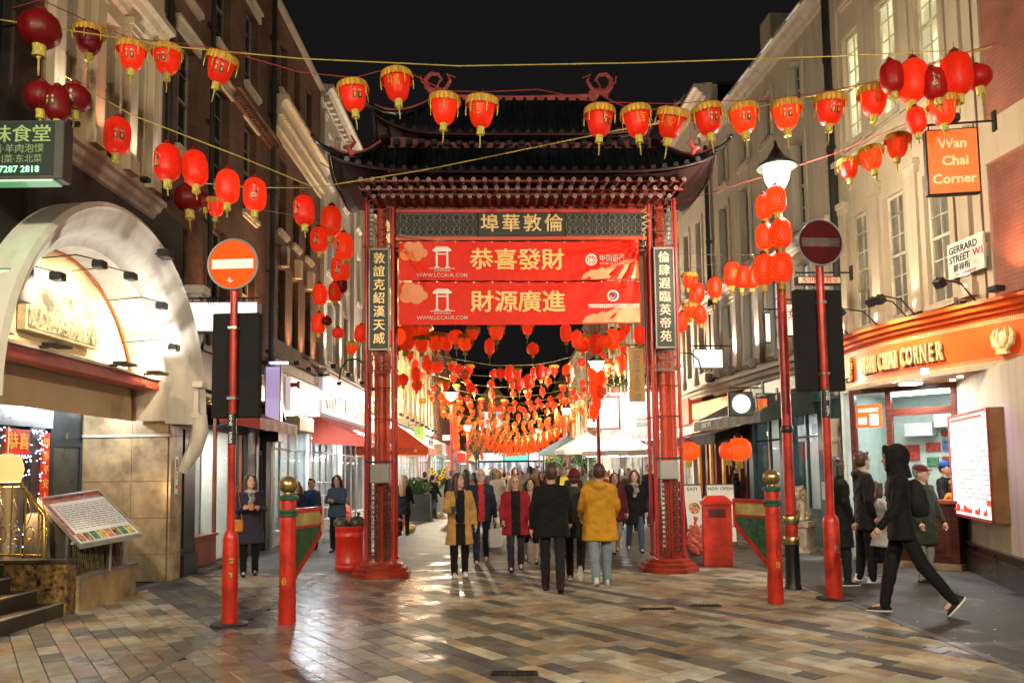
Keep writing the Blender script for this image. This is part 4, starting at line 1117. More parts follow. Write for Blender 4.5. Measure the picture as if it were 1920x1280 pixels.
near([(1683, 274, 50, 'bell', LORG, '喜', 'fringed lantern with gold writing, highest of three left of the hanging sign'), (1634, 298, 50, 'bell', LORG, '喜', 'fringed lantern with gold writing, middle of three left of the hanging sign'), (1592, 316, 44, 'bell', LRED, '吉', 'fringed lantern with gold writing, lowest of three left of the hanging sign')],
     'three fringed lanterns left of the hanging sign', 10.5)
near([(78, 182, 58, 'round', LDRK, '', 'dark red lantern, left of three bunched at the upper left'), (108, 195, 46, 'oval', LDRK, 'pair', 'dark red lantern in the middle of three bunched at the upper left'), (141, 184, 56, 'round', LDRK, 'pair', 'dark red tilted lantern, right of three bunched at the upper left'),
      (220, 255, 48, 'oval', LRED, 'pair', 'red oval lantern with a dark figure right of the green sign'), (314, 305, 46, 'oval', LRED, 'figure', 'red oval lantern with a side figure, left of two above the arch'), (366, 316, 48, 'oval', LRED, '', 'plain red oval lantern with wide ribs, right of two above the arch'),
      (427, 350, 43, 'oval', LRED, '', 'plain red oval lantern above the orange no entry sign'), (478, 365, 43, 'oval', LRED, 'figure', 'red oval lantern with a white robed figure, right of the no entry sign'), (570, 395, 39, 'oval', LRED, 'figure', 'red oval lantern alone between the brick windows')],
     'red oval lanterns on the rising left string', lambda x: 8.1 if x < 160 else 9. + (x - 160) * .004)
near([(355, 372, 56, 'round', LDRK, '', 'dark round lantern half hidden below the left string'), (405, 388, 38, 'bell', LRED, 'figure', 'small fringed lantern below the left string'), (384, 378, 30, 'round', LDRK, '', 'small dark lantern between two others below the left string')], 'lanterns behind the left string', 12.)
near([(621, 415, 37, 'oval', LRED, '', 'upright red oval lantern at the top of the left hanging cluster'), (598, 450, 32, 'oval', LRED, 'figure', 'red lantern with a gold figure at the left of the hanging cluster'), (645, 462, 34, 'oval', LRED, 'figure', 'red lantern with a white figure at the right of the hanging cluster'),
      (638, 505, 34, 'oval', LRED, 'figure', 'red lantern with a figure in the middle of the hanging cluster'), (600, 552, 28, 'oval', LRED, '', 'plain red lantern before the cream wall, low in the hanging cluster'), (628, 548, 26, 'oval', LRED, '吉', 'red lantern with gold writing, low in the hanging cluster'),
      (640, 535, 22, 'oval', LDRK, '', 'dim narrow lantern tucked behind the hanging cluster'), (598, 606, 26, 'oval', LRED, '吉', 'small red lantern with gold writing below the hanging cluster'), (613, 602, 20, 'round', LDRK, '', 'small dark lantern below the hanging cluster'), (634, 624, 22, 'round', LRED, '', 'small pointed red lantern by the curved wall lamp'),
      (660, 652, 26, 'bell', LORG, '', 'orange fringed lantern just left of the gateway post'), (676, 625, 22, 'oval', LRED, '', 'red lantern touching the left edge of the gateway post')],
     'lanterns in the cluster left of the gateway', lambda x: 14.6)
near([(1292, 526, 32, 'bell', LORG, '', 'fringed lantern right of the right gateway post, uppermost'), (1308, 550, 26, 'oval', LORG, '', 'orange oval lantern below a fringed one right of the gateway'), (1340, 540, 26, 'oval', LORG, '', 'orange oval lantern alone between the gateway and the lamp post'), (1373, 514, 32, 'oval', LORG, '福', 'orange lantern with a gold disc, first of a row running to the lamp post'),
      (1393, 520, 28, 'oval', LORG, '', 'orange lantern, second of a row running to the lamp post'), (1411, 522, 26, 'oval', LORG, '', 'orange lantern, third of a row running to the lamp post'), (1294, 582, 32, 'bell', LORG, '', 'fringed lantern low beside the right gateway post'), (1312, 590, 24, 'oval', LORG, '', 'orange oval lantern low beside the right gateway post'),
      (1277, 604, 26, 'oval', LORG, '', 'orange lantern touching the right gateway post, lowest'), (1302, 560, 20, 'oval', LORG, '', 'small orange lantern behind the others right of the gateway')],
     'lanterns between the gateway and the lamp post', lambda x: 13.6)
for i, (px, py, w, sd) in enumerate([(1455, 374, 36, 'upper right'), (1433, 388, 32, 'upper left'), (1464, 438, 38, 'middle right'), (1434, 444, 34, 'middle left'), (1466, 502, 38, 'lower right'), (1432, 506, 40, 'lower left')]):
    s = w / 1480 * 10.8 / .32
    lantern(px, py, 10.75 + .2 * (i % 2), 'oval', LORG, 'dots', 'gold-dotted orange lantern tied to the tall lamp post, ' + sd + ' of six', 'gold-dotted lanterns on the tall lamp post', size=s, rz=i, tilt=rl.uniform(-4, 4))
# big round lanterns of the dark red shop
for (px, py, w, lab) in ((1291, 846, 40, 'large orange round lantern behind the right gateway post base'), (1366, 845, 36, 'large orange round lantern, left of two under the dark awning'), (1385, 842, 48, 'large orange round lantern, right of two under the dark awning')):
    lantern(px, py, 18.2, 'round', LGLO, '', lab, 'round lanterns under the dark awning', size=w / 1480 * 18.2 / .34)

# ---- strings
CORD = mat('gold_cord', (.55, .45, .10), rough=.6); CORR = mat('red_cord', (.4, .04, .03), rough=.6)
WIRE = mat('pale_wire', (.3, .3, .24), rough=.6)
def cord(pts, lab, m=CORD, r=.008, sag=0., cat='string'):
    P_ = []
    for a, b_ in zip(pts, pts[1:]):
        for k in range(8):
            t = k / 8; q = Vector(a).lerp(Vector(b_), t); q.z -= sag * 4 * t * (1 - t); P_.append(q)
    P_.append(Vector(pts[-1]))
    b = MB(); b.tube(P_, r, 5); return tag(b.build('cord', m), lab, cat, 'cords and wires strung across the street')
cord([at(-60, 28, 8.), at(330, 88, 9.2), at(560, 110, 9.8), at(860, 124, 10.2), at(1200, 118, 10.2), at(1560, 106, 10), at(1850, 92, 9.6)], 'yellow-green cord crossing the sky above the gateway')
cord([at(-60, 40, 8.6)] + [p for p in pts_top[:5]] + [at(560, 135, 9.8)] + pts_top[5:9] + [at(1010, 168, 10)] + pts_top[9:] + [at(1870, 80, 9.2)], 'thin red cord carrying the fringed lanterns', CORR, .006)
cord([at(-20, 60, 8.6), at(245, 215, 9.6), at(440, 290, 10.2), at(590, 352, 11.2), at(800, 318, 11.4), at(1165, 243, 11.4), at(1400, 205, 11), at(1600, 165, 10.4), at(1860, 88, 9.4)], 'gold cord dipping from the left wall to the gateway and up to the right wall')
cord([at(345, 340, 11), at(470, 352, 11.1), at(590, 352, 11.2)], 'short pale cord left of the gateway roof', CORD, .006)
cord([at(470, 390, 11.6), at(560, 405, 13), at(690, 450, 14)], 'faint wire running from the left wall to the gateway', WIRE, .005)
cord([at(1262, 476, 13.4), at(1360, 478, 12.4), at(1435, 478, 11)], 'pale wire from the right gateway post to the lamp post, upper', WIRE, .006)
cord([at(1262, 507, 13.4), at(1360, 492, 12.4), at(1435, 478, 11)], 'pale wire from the right gateway post to the lamp post, lower', WIRE, .006)
cord([at(1265, 382, 13), at(1420, 335, 12), at(1560, 290, 11.4), at(1740, 215, 9.6)], 'thin red wire rising from the gateway eave to the hanging sign', CORR, .006)
cord([at(745, 440, 12.5), at(850, 455, 12.6), at(930, 462, 12.6)], 'slack white cord over the top of the red banner', WIRE, .006)
cord([at(600, 305, 14), at(640, 330, 14.5), at(680, 345, 15), at(712, 462, 16)], 'looping cable behind the left gateway eave', BLACK, .008)

# ---- the lanterns beyond the gateway
spec = [(745, 632, 36, 'round', LORG), (762, 632, 34, 'oval', LRED), (790, 622, 40, 'bell', LRED), (791, 645, 34, 'bell', LRED), (817, 640, 40, 'bell', LRED), (838, 642, 22, 'oval', LRED), (855, 632, 30, 'round', LRED), (872, 642, 34, 'bell', LORG), (886, 625, 28, 'bell', LRED), (931, 622, 34, 'bell', LORG), (918, 650, 20, 'oval', LRED),
        (989, 616, 26, 'bell', LRED), (999, 654, 24, 'round', LRED), (1061, 624, 22, 'oval', LRED), (1082, 636, 22, 'oval', LORG), (1093, 650, 24, 'round', LRED), (1106, 640, 30, 'bell', LORG), (1118, 645, 26, 'oval', LRED), (1136, 640, 26, 'round', LORG), (1148, 636, 26, 'oval', LORG), (1160, 630, 26, 'round', LRED), (1172, 616, 26, 'bell', LRED), (1199, 628, 24, 'oval', LRED), (702, 648, 28, 'bell', LRED),
        (802, 685, 24, 'round', LRED), (820, 688, 24, 'round', LRED), (861, 693, 22, 'round', LRED), (871, 704, 18, 'bell', LRED), (938, 700, 20, 'round', LRED), (956, 700, 20, 'oval', LRED), (970, 700, 20, 'bell', LRED), (973, 718, 18, 'oval', LRED), (990, 716, 18, 'oval', LRED), (1013, 698, 20, 'oval', LRED), (1024, 698, 18, 'round', LRED), (1065, 694, 24, 'round', LORG), (1068, 710, 18, 'bell', LORG),
        (756, 712, 24, 'round', LRED), (748, 712, 20, 'round', LRED), (780, 702, 18, 'oval', LRED), (782, 722, 22, 'round', LRED), (836, 722, 18, 'bell', LRED), (883, 727, 20, 'round', LRED), (1138, 692, 22, 'bell', LORG), (1150, 688, 20, 'round', LORG), (1162, 684, 20, 'oval', LORG), (1172, 682, 18, 'oval', LORG), (1183, 672, 18, 'round', LRED), (1203, 675, 16, 'oval', LRED)]
KIND = {'bell': 'fringed', 'oval': 'oval', 'round': 'round'}
ORD = 'first second third fourth fifth sixth seventh eighth ninth tenth eleventh twelfth thirteenth fourteenth'.split()
rank = {}
for q in sorted(spec): k_ = (q[3], q[1] < 665); rank[q] = sum(1 for z in rank if (z[3], z[1] < 665) == k_)
for px, py, w, kd, m in spec:
    Y = 19 if py < 665 else 25; s = w / 1480 * Y / {'oval': .32, 'round': .34, 'bell': .435}[kd]
    side = 'left' if px < 900 else 'middle' if px < 1040 else 'right'
    lantern(px, py, Y + rl.uniform(-.6, .6), kd, m, '', '%s %s lantern from the left on the %s' % (ORD[rank[(px, py, w, kd, m)]], KIND[kd], 'string just below the banner' if py < 665 else 'second string beyond the gateway'), 'lanterns on the first strings beyond the gateway', size=min(s, 1.5), rz=rl.uniform(-1, 1), tilt=rl.uniform(-4, 4), far=w < 26)
sd_ = lambda x: 'left side' if x < -1.6 else 'centre' if x < 1.6 else 'right side'
nfar = 0; mass = MB(); massv = []
Yr = 28.; ri = 0
def street_x(Y): return -5.0, 5.1
while Yr < 118:
    xa, xb = -4.6, 4.6
    zt = 5.85 + (.2 if ri % 2 else 0); n = 12 if Yr < 34 else 17
    body = (LORG if ri % 3 else LRED) if Yr < 45 else LGLO
    cpts = []
    skip_mid = Yr < 30
    ph = rl.uniform(.1, .9)
    for k in range(n):
        t = (k + ph + rl.uniform(-.2, .2)) / n; x = xa + (xb - xa) * t
        z = float(np.interp(Yr, (28, 45, 60, 90), (5.15, 4.55, 4.05, 3.85))) + 1.15 * (1 - 4 * t * (1 - t)) + (.5 * ((ri * 7) % 4) / 4 if Yr > 40 else 0) - rl.uniform(0, .08)
        cpts.append((x, Yr, z + .3))
        kd = rl.choice(('oval', 'round', 'round', 'bell'))
        p = Vector((x, Yr + rl.uniform(-.15, .15), z)); s = rl.uniform(.78, .95)
        dist = 'third' if Yr < 45 else 'middle' if Yr < 75 else 'far'
        if Yr < 94 and nfar < 218:
            lantern(0, 0, 0, kd, body, '', 'small glowing %s lantern on the %s massed string beyond the gateway, %s' % (KIND[kd], ORD[min(ri, 13)], sd_(x)), 'massed lanterns beyond the gateway, %s string' % ORD[min(ri, 13)], pos=p, size=s, rz=rl.uniform(-3, 3), tilt=rl.uniform(-5, 5), far=True); nfar += 1
        else:
            prof = {'oval': OVAL, 'round': ROUND, 'bell': BELL}[kd]
            mass.lathe([(r * s, zz * s) for r, zz in prof], 8, tuple(p), mi=0); mass.cyl((p.x, p.y, p.z - .17 * s), (p.x, p.y, p.z - .4 * s), .03, .02, 5, mi=1)
    b = MB(); b.tube([(xa - .6, Yr, cpts[0][2] + .4)] + cpts + [(xb + .6, Yr, cpts[-1][2] + .4)], .008 if Yr < 60 else .012, 4)
    if Yr < 60: tag(b.build('cord', CORD), 'gold cord of the %s massed lantern string beyond the gateway, counted from the nearest' % ORD[ri], 'string', 'cords of the far lantern strings')
    else: mass.add(b.v, b.f, 1)
    Yr += 2.9 if Yr < 60 else 2.6; ri += 1
# extra lit bunches on lamp posts far away
for (x, Y) in ((-3.3, 44), (-3.3, 64), (3.4, 52), (3.4, 78), (-3.3, 86)):
    for k in range(6):
        p = (x + rl.uniform(-.25, .25), Y + rl.uniform(-.2, .2), 5.2 - k * .42); mass.lathe([(r * 1.2, zz * 1.1) for r, zz in OVAL], 8, p, mi=0)
if mass.v: tag(mass.build('lantern_mass', [LGLO, LYEL], smooth=70), 'mass of tiny glowing lanterns filling the far end of the street', 'lanterns', kind='stuff')
# ================================================================== building kit
CREAM = paint_wall('cream_stucco', (.56, .46, .31), .55)
CREAM2 = paint_wall('pale_stucco', (.56, .50, .41), .5)
GREYW = paint_wall('grey_stucco', (.42, .37, .29), .5)
WSTUC = paint_wall('white_stucco', (.72, .71, .69), .25)
BRK = brick_mat('brown_brick', (.20, .075, .04), (.13, .05, .028), (.10, .075, .055))
BRK2 = brick_mat('yellow_brick', (.30, .17, .08), (.22, .115, .05), (.14, .11, .08))
BRKS = brick_mat('salmon_painted_brick', (.30, .115, .075), (.28, .105, .07), (.25, .095, .065), bump=.5)
STONE = paint_wall('stone_trim', (.50, .44, .35), .5)
NAVY = mat('navy_paint', (.012, .022, .032), rough=.35, var=.15, coat=.2)
TEALP = mat('teal_shop_paint', (.03, .075, .085), rough=.38, var=.12, coat=.2)
DKWOOD = mat('dark_wood', (.085, .018, .012), rough=.35, var=.25, scale=2, stretch=(1, 8, 8), bump=.15, coat=.3)
SASH = mat('sash_white', (.62, .58, .50), rough=.45, var=.06)
GLASS = glass()
DARKP = mat('dark_room_pane', (.012, .013, .015), rough=.06, var=0, bump=0)
def room_pane(name, col, s, col2=None, sc=2.):
    if name in MATS: return MATS[name]
    m = bpy.data.materials.new(name); m.use_nodes = True; nt = m.node_tree; N = nt.nodes; L = nt.links; p = N['Principled BSDF']
    tc = N.new('ShaderNodeTexCoord'); mp = N.new('ShaderNodeMapping'); mp.inputs['Scale'].default_value = (sc * 2.2, sc, sc * .5)
    nz = N.new('ShaderNodeTexNoise'); nz.inputs['Scale'].default_value = 1; nz.inputs['Detail'].default_value = 3
    L.new(tc.outputs['Object'], mp.inputs[0]); L.new(mp.outputs[0], nz.inputs['Vector'])
    rp = N.new('ShaderNodeValToRGB'); rp.color_ramp.elements[0].position = .4; rp.color_ramp.elements[1].position = .6
    rp.color_ramp.elements[0].color = (*(col2 or [c * .45 for c in col]), 1); rp.color_ramp.elements[1].color = (*col, 1)
    L.new(nz.outputs[0], rp.inputs[0]); L.new(rp.outputs[0], p.inputs['Emission Color']); p.inputs['Emission Strength'].default_value = s
    p.inputs['Base Color'].default_value = (.05, .05, .045, 1); p.inputs['Roughness'].default_value = .1
    MATS[name] = m; return m
LITY = room_pane('lit_curtained_pane', (.85, .74, .40), 1.2)
LITD = room_pane('dim_lit_pane', (.6, .45, .25), .3)
LITW = room_pane('lit_white_pane', (.9, .92, .95), .8)
def facade(root, x0, x1, z0, z1, rows, m, y0=0., y1=.35, name='wall'):
    b = MB(); z = z0
    for za, zb, wins in sorted(rows):
        if za > z: b.box(x0, x1, y0, y1, z, za)
        x = x0
        for xa, xb in sorted(wins):
            if xa > x: b.box(x, xa, y0, y1, za, zb)
            x = xb
        if x < x1: b.box(x, x1, y0, y1, za, zb)
        z = zb
    if z < z1: b.box(x0, x1, y0, y1, z, z1)
    return b.build(name, m, root)
def window(root, xa, xb, za, zb, pane=None, fm=None, nx=2, nz=4, sill=None, head=None, surround=None, y=.14, bars=.018, fr=.045):
    pane = pane or DARKP; fm = fm or SASH
    b = MB(); t = .05
    b.box(xa, xa + fr, y, y + t, za, zb); b.box(xb - fr, xb, y, y + t, za, zb)
    b.box(xa + fr, xb - fr, y, y + t, za, za + fr); b.box(xa + fr, xb - fr, y, y + t, zb - fr, zb)
    zm = (za + zb) / 2; b.box(xa + fr, xb - fr, y - .01, y + t - .01, zm - .025, zm + .025)
    for i in range(1, nx):
        x = xa + fr + (xb - xa - 2 * fr) * i / nx
        b.box(x - bars / 2, x + bars / 2, y + .005, y + .03, za + fr, zm - .025); b.box(x - bars / 2, x + bars / 2, y + .005, y + .03, zm + .025, zb - fr)
    for k in range(1, nz):
        if nz % 2 == 0 and k == nz // 2: continue
        z = za + (zb - za) * k / nz; b.box(xa + fr, xb - fr, y + .006, y + .029, z - bars / 2, z + bars / 2)
    w = b.build('window', fm, root)
    b = MB(); b.box(xa + fr * .5, xb - fr * .5, y + .032, y + .044, za + fr * .5, zb - fr * .5); b.build('pane', pane, w)
    if sill: b = MB(); b.box(xa - .08, xb + .08, -.09, y, za - .09, za - .001); b.box(xa - .05, xb + .05, -.05, .0 - .001, za - .14, za - .091); b.build('sill', sill, w)
    if head: b = MB(); b.box(xa - .1, xb + .1, -.05, -.001, zb + .005, zb + .2); b.box(xa - .14, xb + .14, -.09, -.001, zb + .201, zb + .25); b.build('lintel', head, w)
    if surround:
        b = MB(); b.box(xa - .12, xa - .002, -.04, -.001, za, zb + .12); b.box(xb + .002, xb + .12, -.04, -.001, za, zb + .12); b.box(xa - .002, xb + .002, -.04, -.001, zb + .002, zb + .12); b.build('surround', surround, w)
    return w
CORN = [(0, 0), (.06, .02), (.08, .08), (.16, .12), (.2, .2), (.28, .22), (.28, .30), (0, .32)]
def cornice(root, x0, x1, z, m, s=1., dent=0, name='cornice'):
    b = MB(); b.sweep([(u * s, w * s) for u, w in CORN], [(x0, -.001, z), (x1, -.001, z)])
    # sweep's out is to the right of travel (towards -Y when travelling +X)
    c = b.build(name, m, root)
    if dent:
        d = MB(); d.box(-.05 * s, .05 * s, -.13 * s, -.002, -.06, .07 * s); n = int((x1 - x0) / dent); me = d.mesh('dentil', m)
        for k in range(n):
            o = bpy.data.objects.new('dentil', me); COL.objects.link(o); o.parent = c; o.location = (x0 + (k + .5) * (x1 - x0) / n, -.05 * s, z - .07 * s * 0 - .02)
    return c
def pilaster(root, x, z0, z1, m, w=.3, d=.1, cap=True):
    b = MB(); b.box(x - w / 2, x + w / 2, -d, -.001, z0 + .2, z1 - .2); b.box(x - w / 2 - .03, x + w / 2 + .03, -d - .03, -.001, z0, z0 + .199)
    if cap: b.box(x - w / 2 - .02, x + w / 2 + .02, -d - .02, -.001, z1 - .199, z1 - .1); b.box(x - w / 2 - .05, x + w / 2 + .05, -d - .05, -.001, z1 - .099, z1)
    return b.build('pilaster', m, root)
SHELFC = [mat('goods_%s' % n, c, rough=.5, var=.3, scale=20) for n, c in (('red', (.6, .06, .05)), ('yellow', (.7, .5, .1)), ('green', (.1, .3, .15)), ('white', (.7, .7, .68)), ('blue', (.1, .2, .45)), ('brown', (.3, .15, .08)), ('pink', (.7, .35, .35)), ('dark', (.05, .05, .06)))]
def shopfront(root, x0, x1, z1, fm, lum, col=(1., .95, .88), nb=3, riser=.5, depth=2.6, goods='shelf', seed=1, transom=0., z0=0.02, wallm=None, trans_h=.5, riserm=None, door=None):
    """glazed shopfront with a furnished, lit room behind it"""
    rr = random.Random(seed)
    wm = wallm or mat('shop_inner_wall', (.62, .6, .55), rough=.7, var=.05)
    b = MB(); y0 = .36
    b.box(x0, x1, depth, depth + .05, z0, z1); b.box(x0, x0 + .03, y0, depth, z0, z1); b.box(x1 - .03, x1, y0, depth, z0, z1)
    b.build('inner_wall', wm, root)
    b = MB(); b.box(x0, x1, y0, depth, z0 - .02, z0); b.build('shop_floor', mat('shop_floor_tile', (.3, .27, .22), rough=.25, var=.1), root)
    b = MB(); b.box(x0, x1, y0, depth, z1, z1 + .03); b.build('ceiling', mat('shop_ceiling', (.7, .7, .68), rough=.8, var=.03), root)
    b = MB(); n = max(1, int((x1 - x0) / 1.2))
    for k in range(n):
        cx = x0 + (k + .5) * (x1 - x0) / n
        b.box(cx - .25, cx + .25, .8, 1.4, z1 - .02, z1 - .005); b.box(cx - .08, cx + .08, 1.7, 2.3, z1 - .02, z1 - .005)
    b.build('ceiling_light', emis('shop_light_%.1f_%.2f' % (lum, col[2]), col, lum * 2.2), root)
    # joinery
    w = (x1 - x0) / nb
    if riser:
        b = MB(); b.box(x0, x1, .05, .2, 0, riser); 
        for k in range(nb): b.box(x0 + k * w + .08, x0 + (k + 1) * w - .08, .03, .05, .08, riser - .08)
        b.box(x0 - .01, x1 + .01, .01, .2, riser, riser + .04); b.build('stall_riser', riserm or fm, root)
    zr = riser + .04 if riser else 0.02
    for k in range(nb + 1):
        x = x0 + k * w; b = MB(); b.box(x - .025, x + .025, .075, .13, zr, z1); b.build('mullion', fm, root)
    if transom: b = MB(); b.box(x0 + .035, x1 - .035, .07, .15, z1 - trans_h - .04, z1 - trans_h); b.build('transom', fm, root)
    b = MB(); b.box(x0, x1, .055, .165, z1 - .06, z1); b.build('head_rail', fm, root)
    for k in range(nb):
        b = MB(); b.box(x0 + k * w + .025, x0 + (k + 1) * w - .025, .10, .108, zr, z1 - .06); b.build('pane', GLASS, root)
    # goods and furniture seen through the glass
    if goods == 'shelf':
        for side, yy in ((0, depth - .35), (1, .5)):
            if side and rr.random() < .3: continue
            top = z1 - .4 if not side else riser + .7
            lv = int((top - .2) / .38)
            for i in range(lv):
                z = .25 + i * .38
                if side and z < riser * .6: continue
                s = MB(); s.box(x0 + .1, x1 - .1, yy, yy + .3, z - .02, z); s.build('shelf', WHITEP, root)
                g_ = MB(); x = x0 + .15
                while x < x1 - .3:
                    ww = rr.uniform(.08, .24); hh = rr.uniform(.12, .3)
                    if rr.random() < .5: g_.box(x, x + ww, yy + .02, yy + .22, z, z + hh, rr.randrange(8))
                    else: g_.lathe([(ww * .4, 0), (ww * .42, hh * .7), (ww * .2, hh * .85), (ww * .2, hh)], 8, (x + ww / 2, yy + .12, z), rr.randrange(8))
                    x += ww + rr.uniform(.02, .1)
                o = g_.build('goods', SHELFC, root, kind='stuff')
    elif goods == 'tables':
        for i in range(int((x1 - x0) / 1.1)):
            cx = x0 + .6 + i * 1.1; cy = rr.uniform(.9, 1.7)
            t_ = MB(); t_.cyl((cx, cy, .72), (cx, cy, .75), .35, n=16); t_.cyl((cx, cy, 0.02), (cx, cy, .72), .03, n=8); t_.cyl((cx, cy, .02), (cx, cy, .05), .2, n=12); t_.build('table', SHELFC[3], root)
            for s in (-1, 1):
                c = MB(); c.box(cx + s * .5 - .2, cx + s * .5 + .2, cy - .2, cy + .2, .42, .46); c.box(cx + s * .68 - .02, cx + s * .68 + .02, cy - .2, cy + .2, .46, .95)
                for a in (-.17, .17):
                    for q in (-.17, .17): c.cyl((cx + s * .5 + a, cy + q, .02), (cx + s * .5 + a, cy + q, .42), .015, n=5)
                c.build('chair', SHELFC[7], root)
        for i in range(3):
            px_ = x0 + (i + .5) * (x1 - x0) / 3
            p = MB(); p.box(px_ - .3, px_ + .3, depth - .03, depth - .002, 1.2, 2.0); p.build('poster', SHELFC[rr.randrange(8)], root)
    if door is not None:
        d = MB(); xa, xb = door; d.box(xa, xa + .09, .02, .06, .02, 2.15); d.box(xb - .09, xb, .02, .06, .02, 2.15); d.box(xa + .09, xb - .09, .02, .06, 2.05, 2.15); d.box(xa + .09, xb - .09, .02, .06, .02, .3)
        d = d.build('door', fm, root); h = MB(); h.cyl((xb - .14, -.02, .9), (xb - .14, -.02, 1.3), .012, n=6); h.build('handle', STEEL, d)
def awning(root, x0, x1, z, out, drop, m, m2=None, txt=None, tm=None, val=.22, stripes=None, scallop=True, name='awning'):
    b = MB(); n = max(6, int((x1 - x0) / .25)); v = []; f = []
    for i in range(n + 1):
        x = x0 + (x1 - x0) * i / n
        for k in range(5):
            t = k / 4; v.append((x, -out * t - .02, z - drop * t - .05 * math.sin(PI * t) * (.5 + .5 * math.cos(i * 1.3))))
    for i in range(n):
        for k in range(4): a = i * 5 + k; f.append((a, a + 5, a + 6, a + 1))
    b.add(v, f); v = []; f = []
    nn = n * 3
    for i in range(nn + 1):
        x = x0 + (x1 - x0) * i / nn; wv = .008 * math.sin(i * 1.1)
        v += [(x, -out - .022 + wv * .2, z - drop - .002), (x, -out - .03 + wv, z - drop - val - (.02 * math.cos(i * 2 * PI / 4) if scallop else 0))]
    for i in range(nn): f.append((2 * i, 2 * i + 2, 2 * i + 3, 2 * i + 1))
    b.add(v, f)
    for x in (x0, x1): b.add([(x, -.02, z - .002), (x, -out - .02, z - drop), (x, -out - .03, z - drop - val), (x, -.02, z - drop - val * .3)], [(0, 1, 2, 3)])
    a = b.build(name, m, root, smooth=60)
    b = MB(); b.cyl((x0, -out, z - drop + .0), (x1, -out, z - drop), .02, n=8)
    for x in (x0 + .05, x1 - .05): b.cyl((x, -.02, z - drop - .1), (x, -out, z - drop - .02), .012, n=6); b.cyl((x, -.02, z - .05), (x, -out, z - drop - .01), .012, n=6)
    b.build('awning_arm', STEEL, a)
    if txt:
        b = MB(); text(b, txt, (x0 + x1) / 2, -out - .045, z - drop - val * .52, val * .8, .004, .02, sx=1.1); b.build('lettering', tm or WHITEP, a)
    return a
def sign_box(label, loc, rz, w, h, d, face, frame, lines, lm, cat='shop sign', bracket=True, name='hanging_sign', group=None, side=1, edge=.02):
    """sign hung out from a wall; its face looks along local -Y"""
    t = thing(name, label, cat, loc, rz, group)
    b = MB(); b.cbox(-w / 2, w / 2, -d / 2, d / 2, -h / 2, h / 2, min(.01, d / 4)); b.build('case', frame, t)
    for s in (-1, 1):
        b = MB(); b.box(-w / 2 + edge, w / 2 - edge, s * (d / 2 + .001), s * (d / 2 + .006), -h / 2 + edge, h / 2 - edge); p = b.build('face', face, t)
        if s < 0:
            b = MB()
            for (tx, x, z, sz, *o) in lines:
                if tx == '|':
                    b.box(x - sz / 2, x + sz / 2, -d / 2 - .012, -d / 2 - .008, z - o[0] / 2, z + o[0] / 2)
                else: text(b, tx, x, -d / 2 - .012, z, sz, .006, o[0] if o else .01, sx=o[1] if len(o) > 1 else 1)
            if b.v: b.build('lettering', lm, p)
    if bracket:
        b = MB(); b.cyl((side * w / 2 * .9, 0, h / 2 + .0), (side * w / 2 * .9, 0, h / 2 + .08), .008, n=6); b.cyl((-side * w / 2 * .8, 0, h / 2), (-side * w / 2 * .8, 0, h / 2 + .08), .008, n=6)
        b.cyl((-side * w / 2 * 1.0, 0, h / 2 + .08), (side * (w / 2 + .22), 0, h / 2 + .08), .014, n=8); b.box(side * (w / 2 + .2), side * (w / 2 + .23), -.04, .04, h / 2 - .05, h / 2 + .2); b.build('bracket', BLACK, t)
    return t
def wall_lamp(root, x, z, out=.35, m=None):
    b = MB(); b.tube([(x, -.01, z), (x, -out * .6, z + .04), (x, -out, z)], .008, 6); b.cbox(x - .06, x + .06, -out - .07, -out + .05, z - .09, z - .0, .012); b.cyl((x, -out - .02, z - .11), (x, -out - .01, z - .09), .05, .03, 10); 
    return b.build('spotlight', BLACK, root)
def pipe(root, x, z0, z1, r=.05, hop=None, m=None):
    b = MB(); b.cyl((x, -.09, z0), (x, -.09, z1), r, n=10)
    for z in np.arange(z0 + .4, z1, 1.8): b.cyl((x, -.09, z), (x, -.09, z + .08), r * 1.25, n=10); b.box(x - r * 1.8, x + r * 1.8, -.05, -.001, z + .01, z + .07)
    if hop: b.rings([[(x + sx * w, -.1 + sy * w * .8, hop + dz) for sx, sy in ((-1, -1), (1, -1), (1, 1), (-1, 1))] for w, dz in ((.07, -.4), (.17, -.15), (.17, .15), (.12, .18))])
    return b.build('drainpipe', m or BLACK, root)

# ================================================================== left side
def left_root(Y, label, name='building', cat='building', x=-5.4, group=None): return thing(name, label, cat, (x, Y, 0), R(90), group)
# --- arch restaurant building
A = left_root(6.5, 'cream building with a great lit arch over its restaurant entrance', 'arch_restaurant')
rows = []
wx = [(1.55, 2.05), (2.75, 3.2), (3.75, 4.2), (4.65, 4.98)]
# bays: local x = Y - 6.5
facade(A, 2.35, 5.15, 5.75, 13.5, [(6.05, 7.9, [(2.75, 3.15), (3.7, 4.1), (4.55, 4.85)]), (8.7, 10.4, [(2.75, 3.15), (3.7, 4.1), (4.55, 4.85)]), (11, 12.6, [(2.75, 3.15), (3.7, 4.1), (4.55, 4.85)])], CREAM)
for z0, z1 in ((6.05, 7.9), (8.7, 10.4), (11, 12.6)):
    for xa, xb in ((2.75, 3.15), (3.7, 4.1), (4.55, 4.85)): window(A, xa, xb, z0, z1, LITD if z0 < 7 and xa < 4 else DARKP, GREYW, 1, 4)
for x in (2.5, 3.42, 4.32, 5.03): pilaster(A, x, 5.9, 8.1, CREAM, .22, .1); pilaster(A, x, 8.55, 10.7, CREAM, .22, .1)
cornice(A, 2.3, 5.15, 8.12, CREAM, 1.1); cornice(A, 2.3, 5.15, 5.5, STONE, .8); cornice(A, 2.3, 5.15, 10.75, CREAM, 1.)
pipe(A, 5.12, 5.9, 12, .04, m=GREYW)
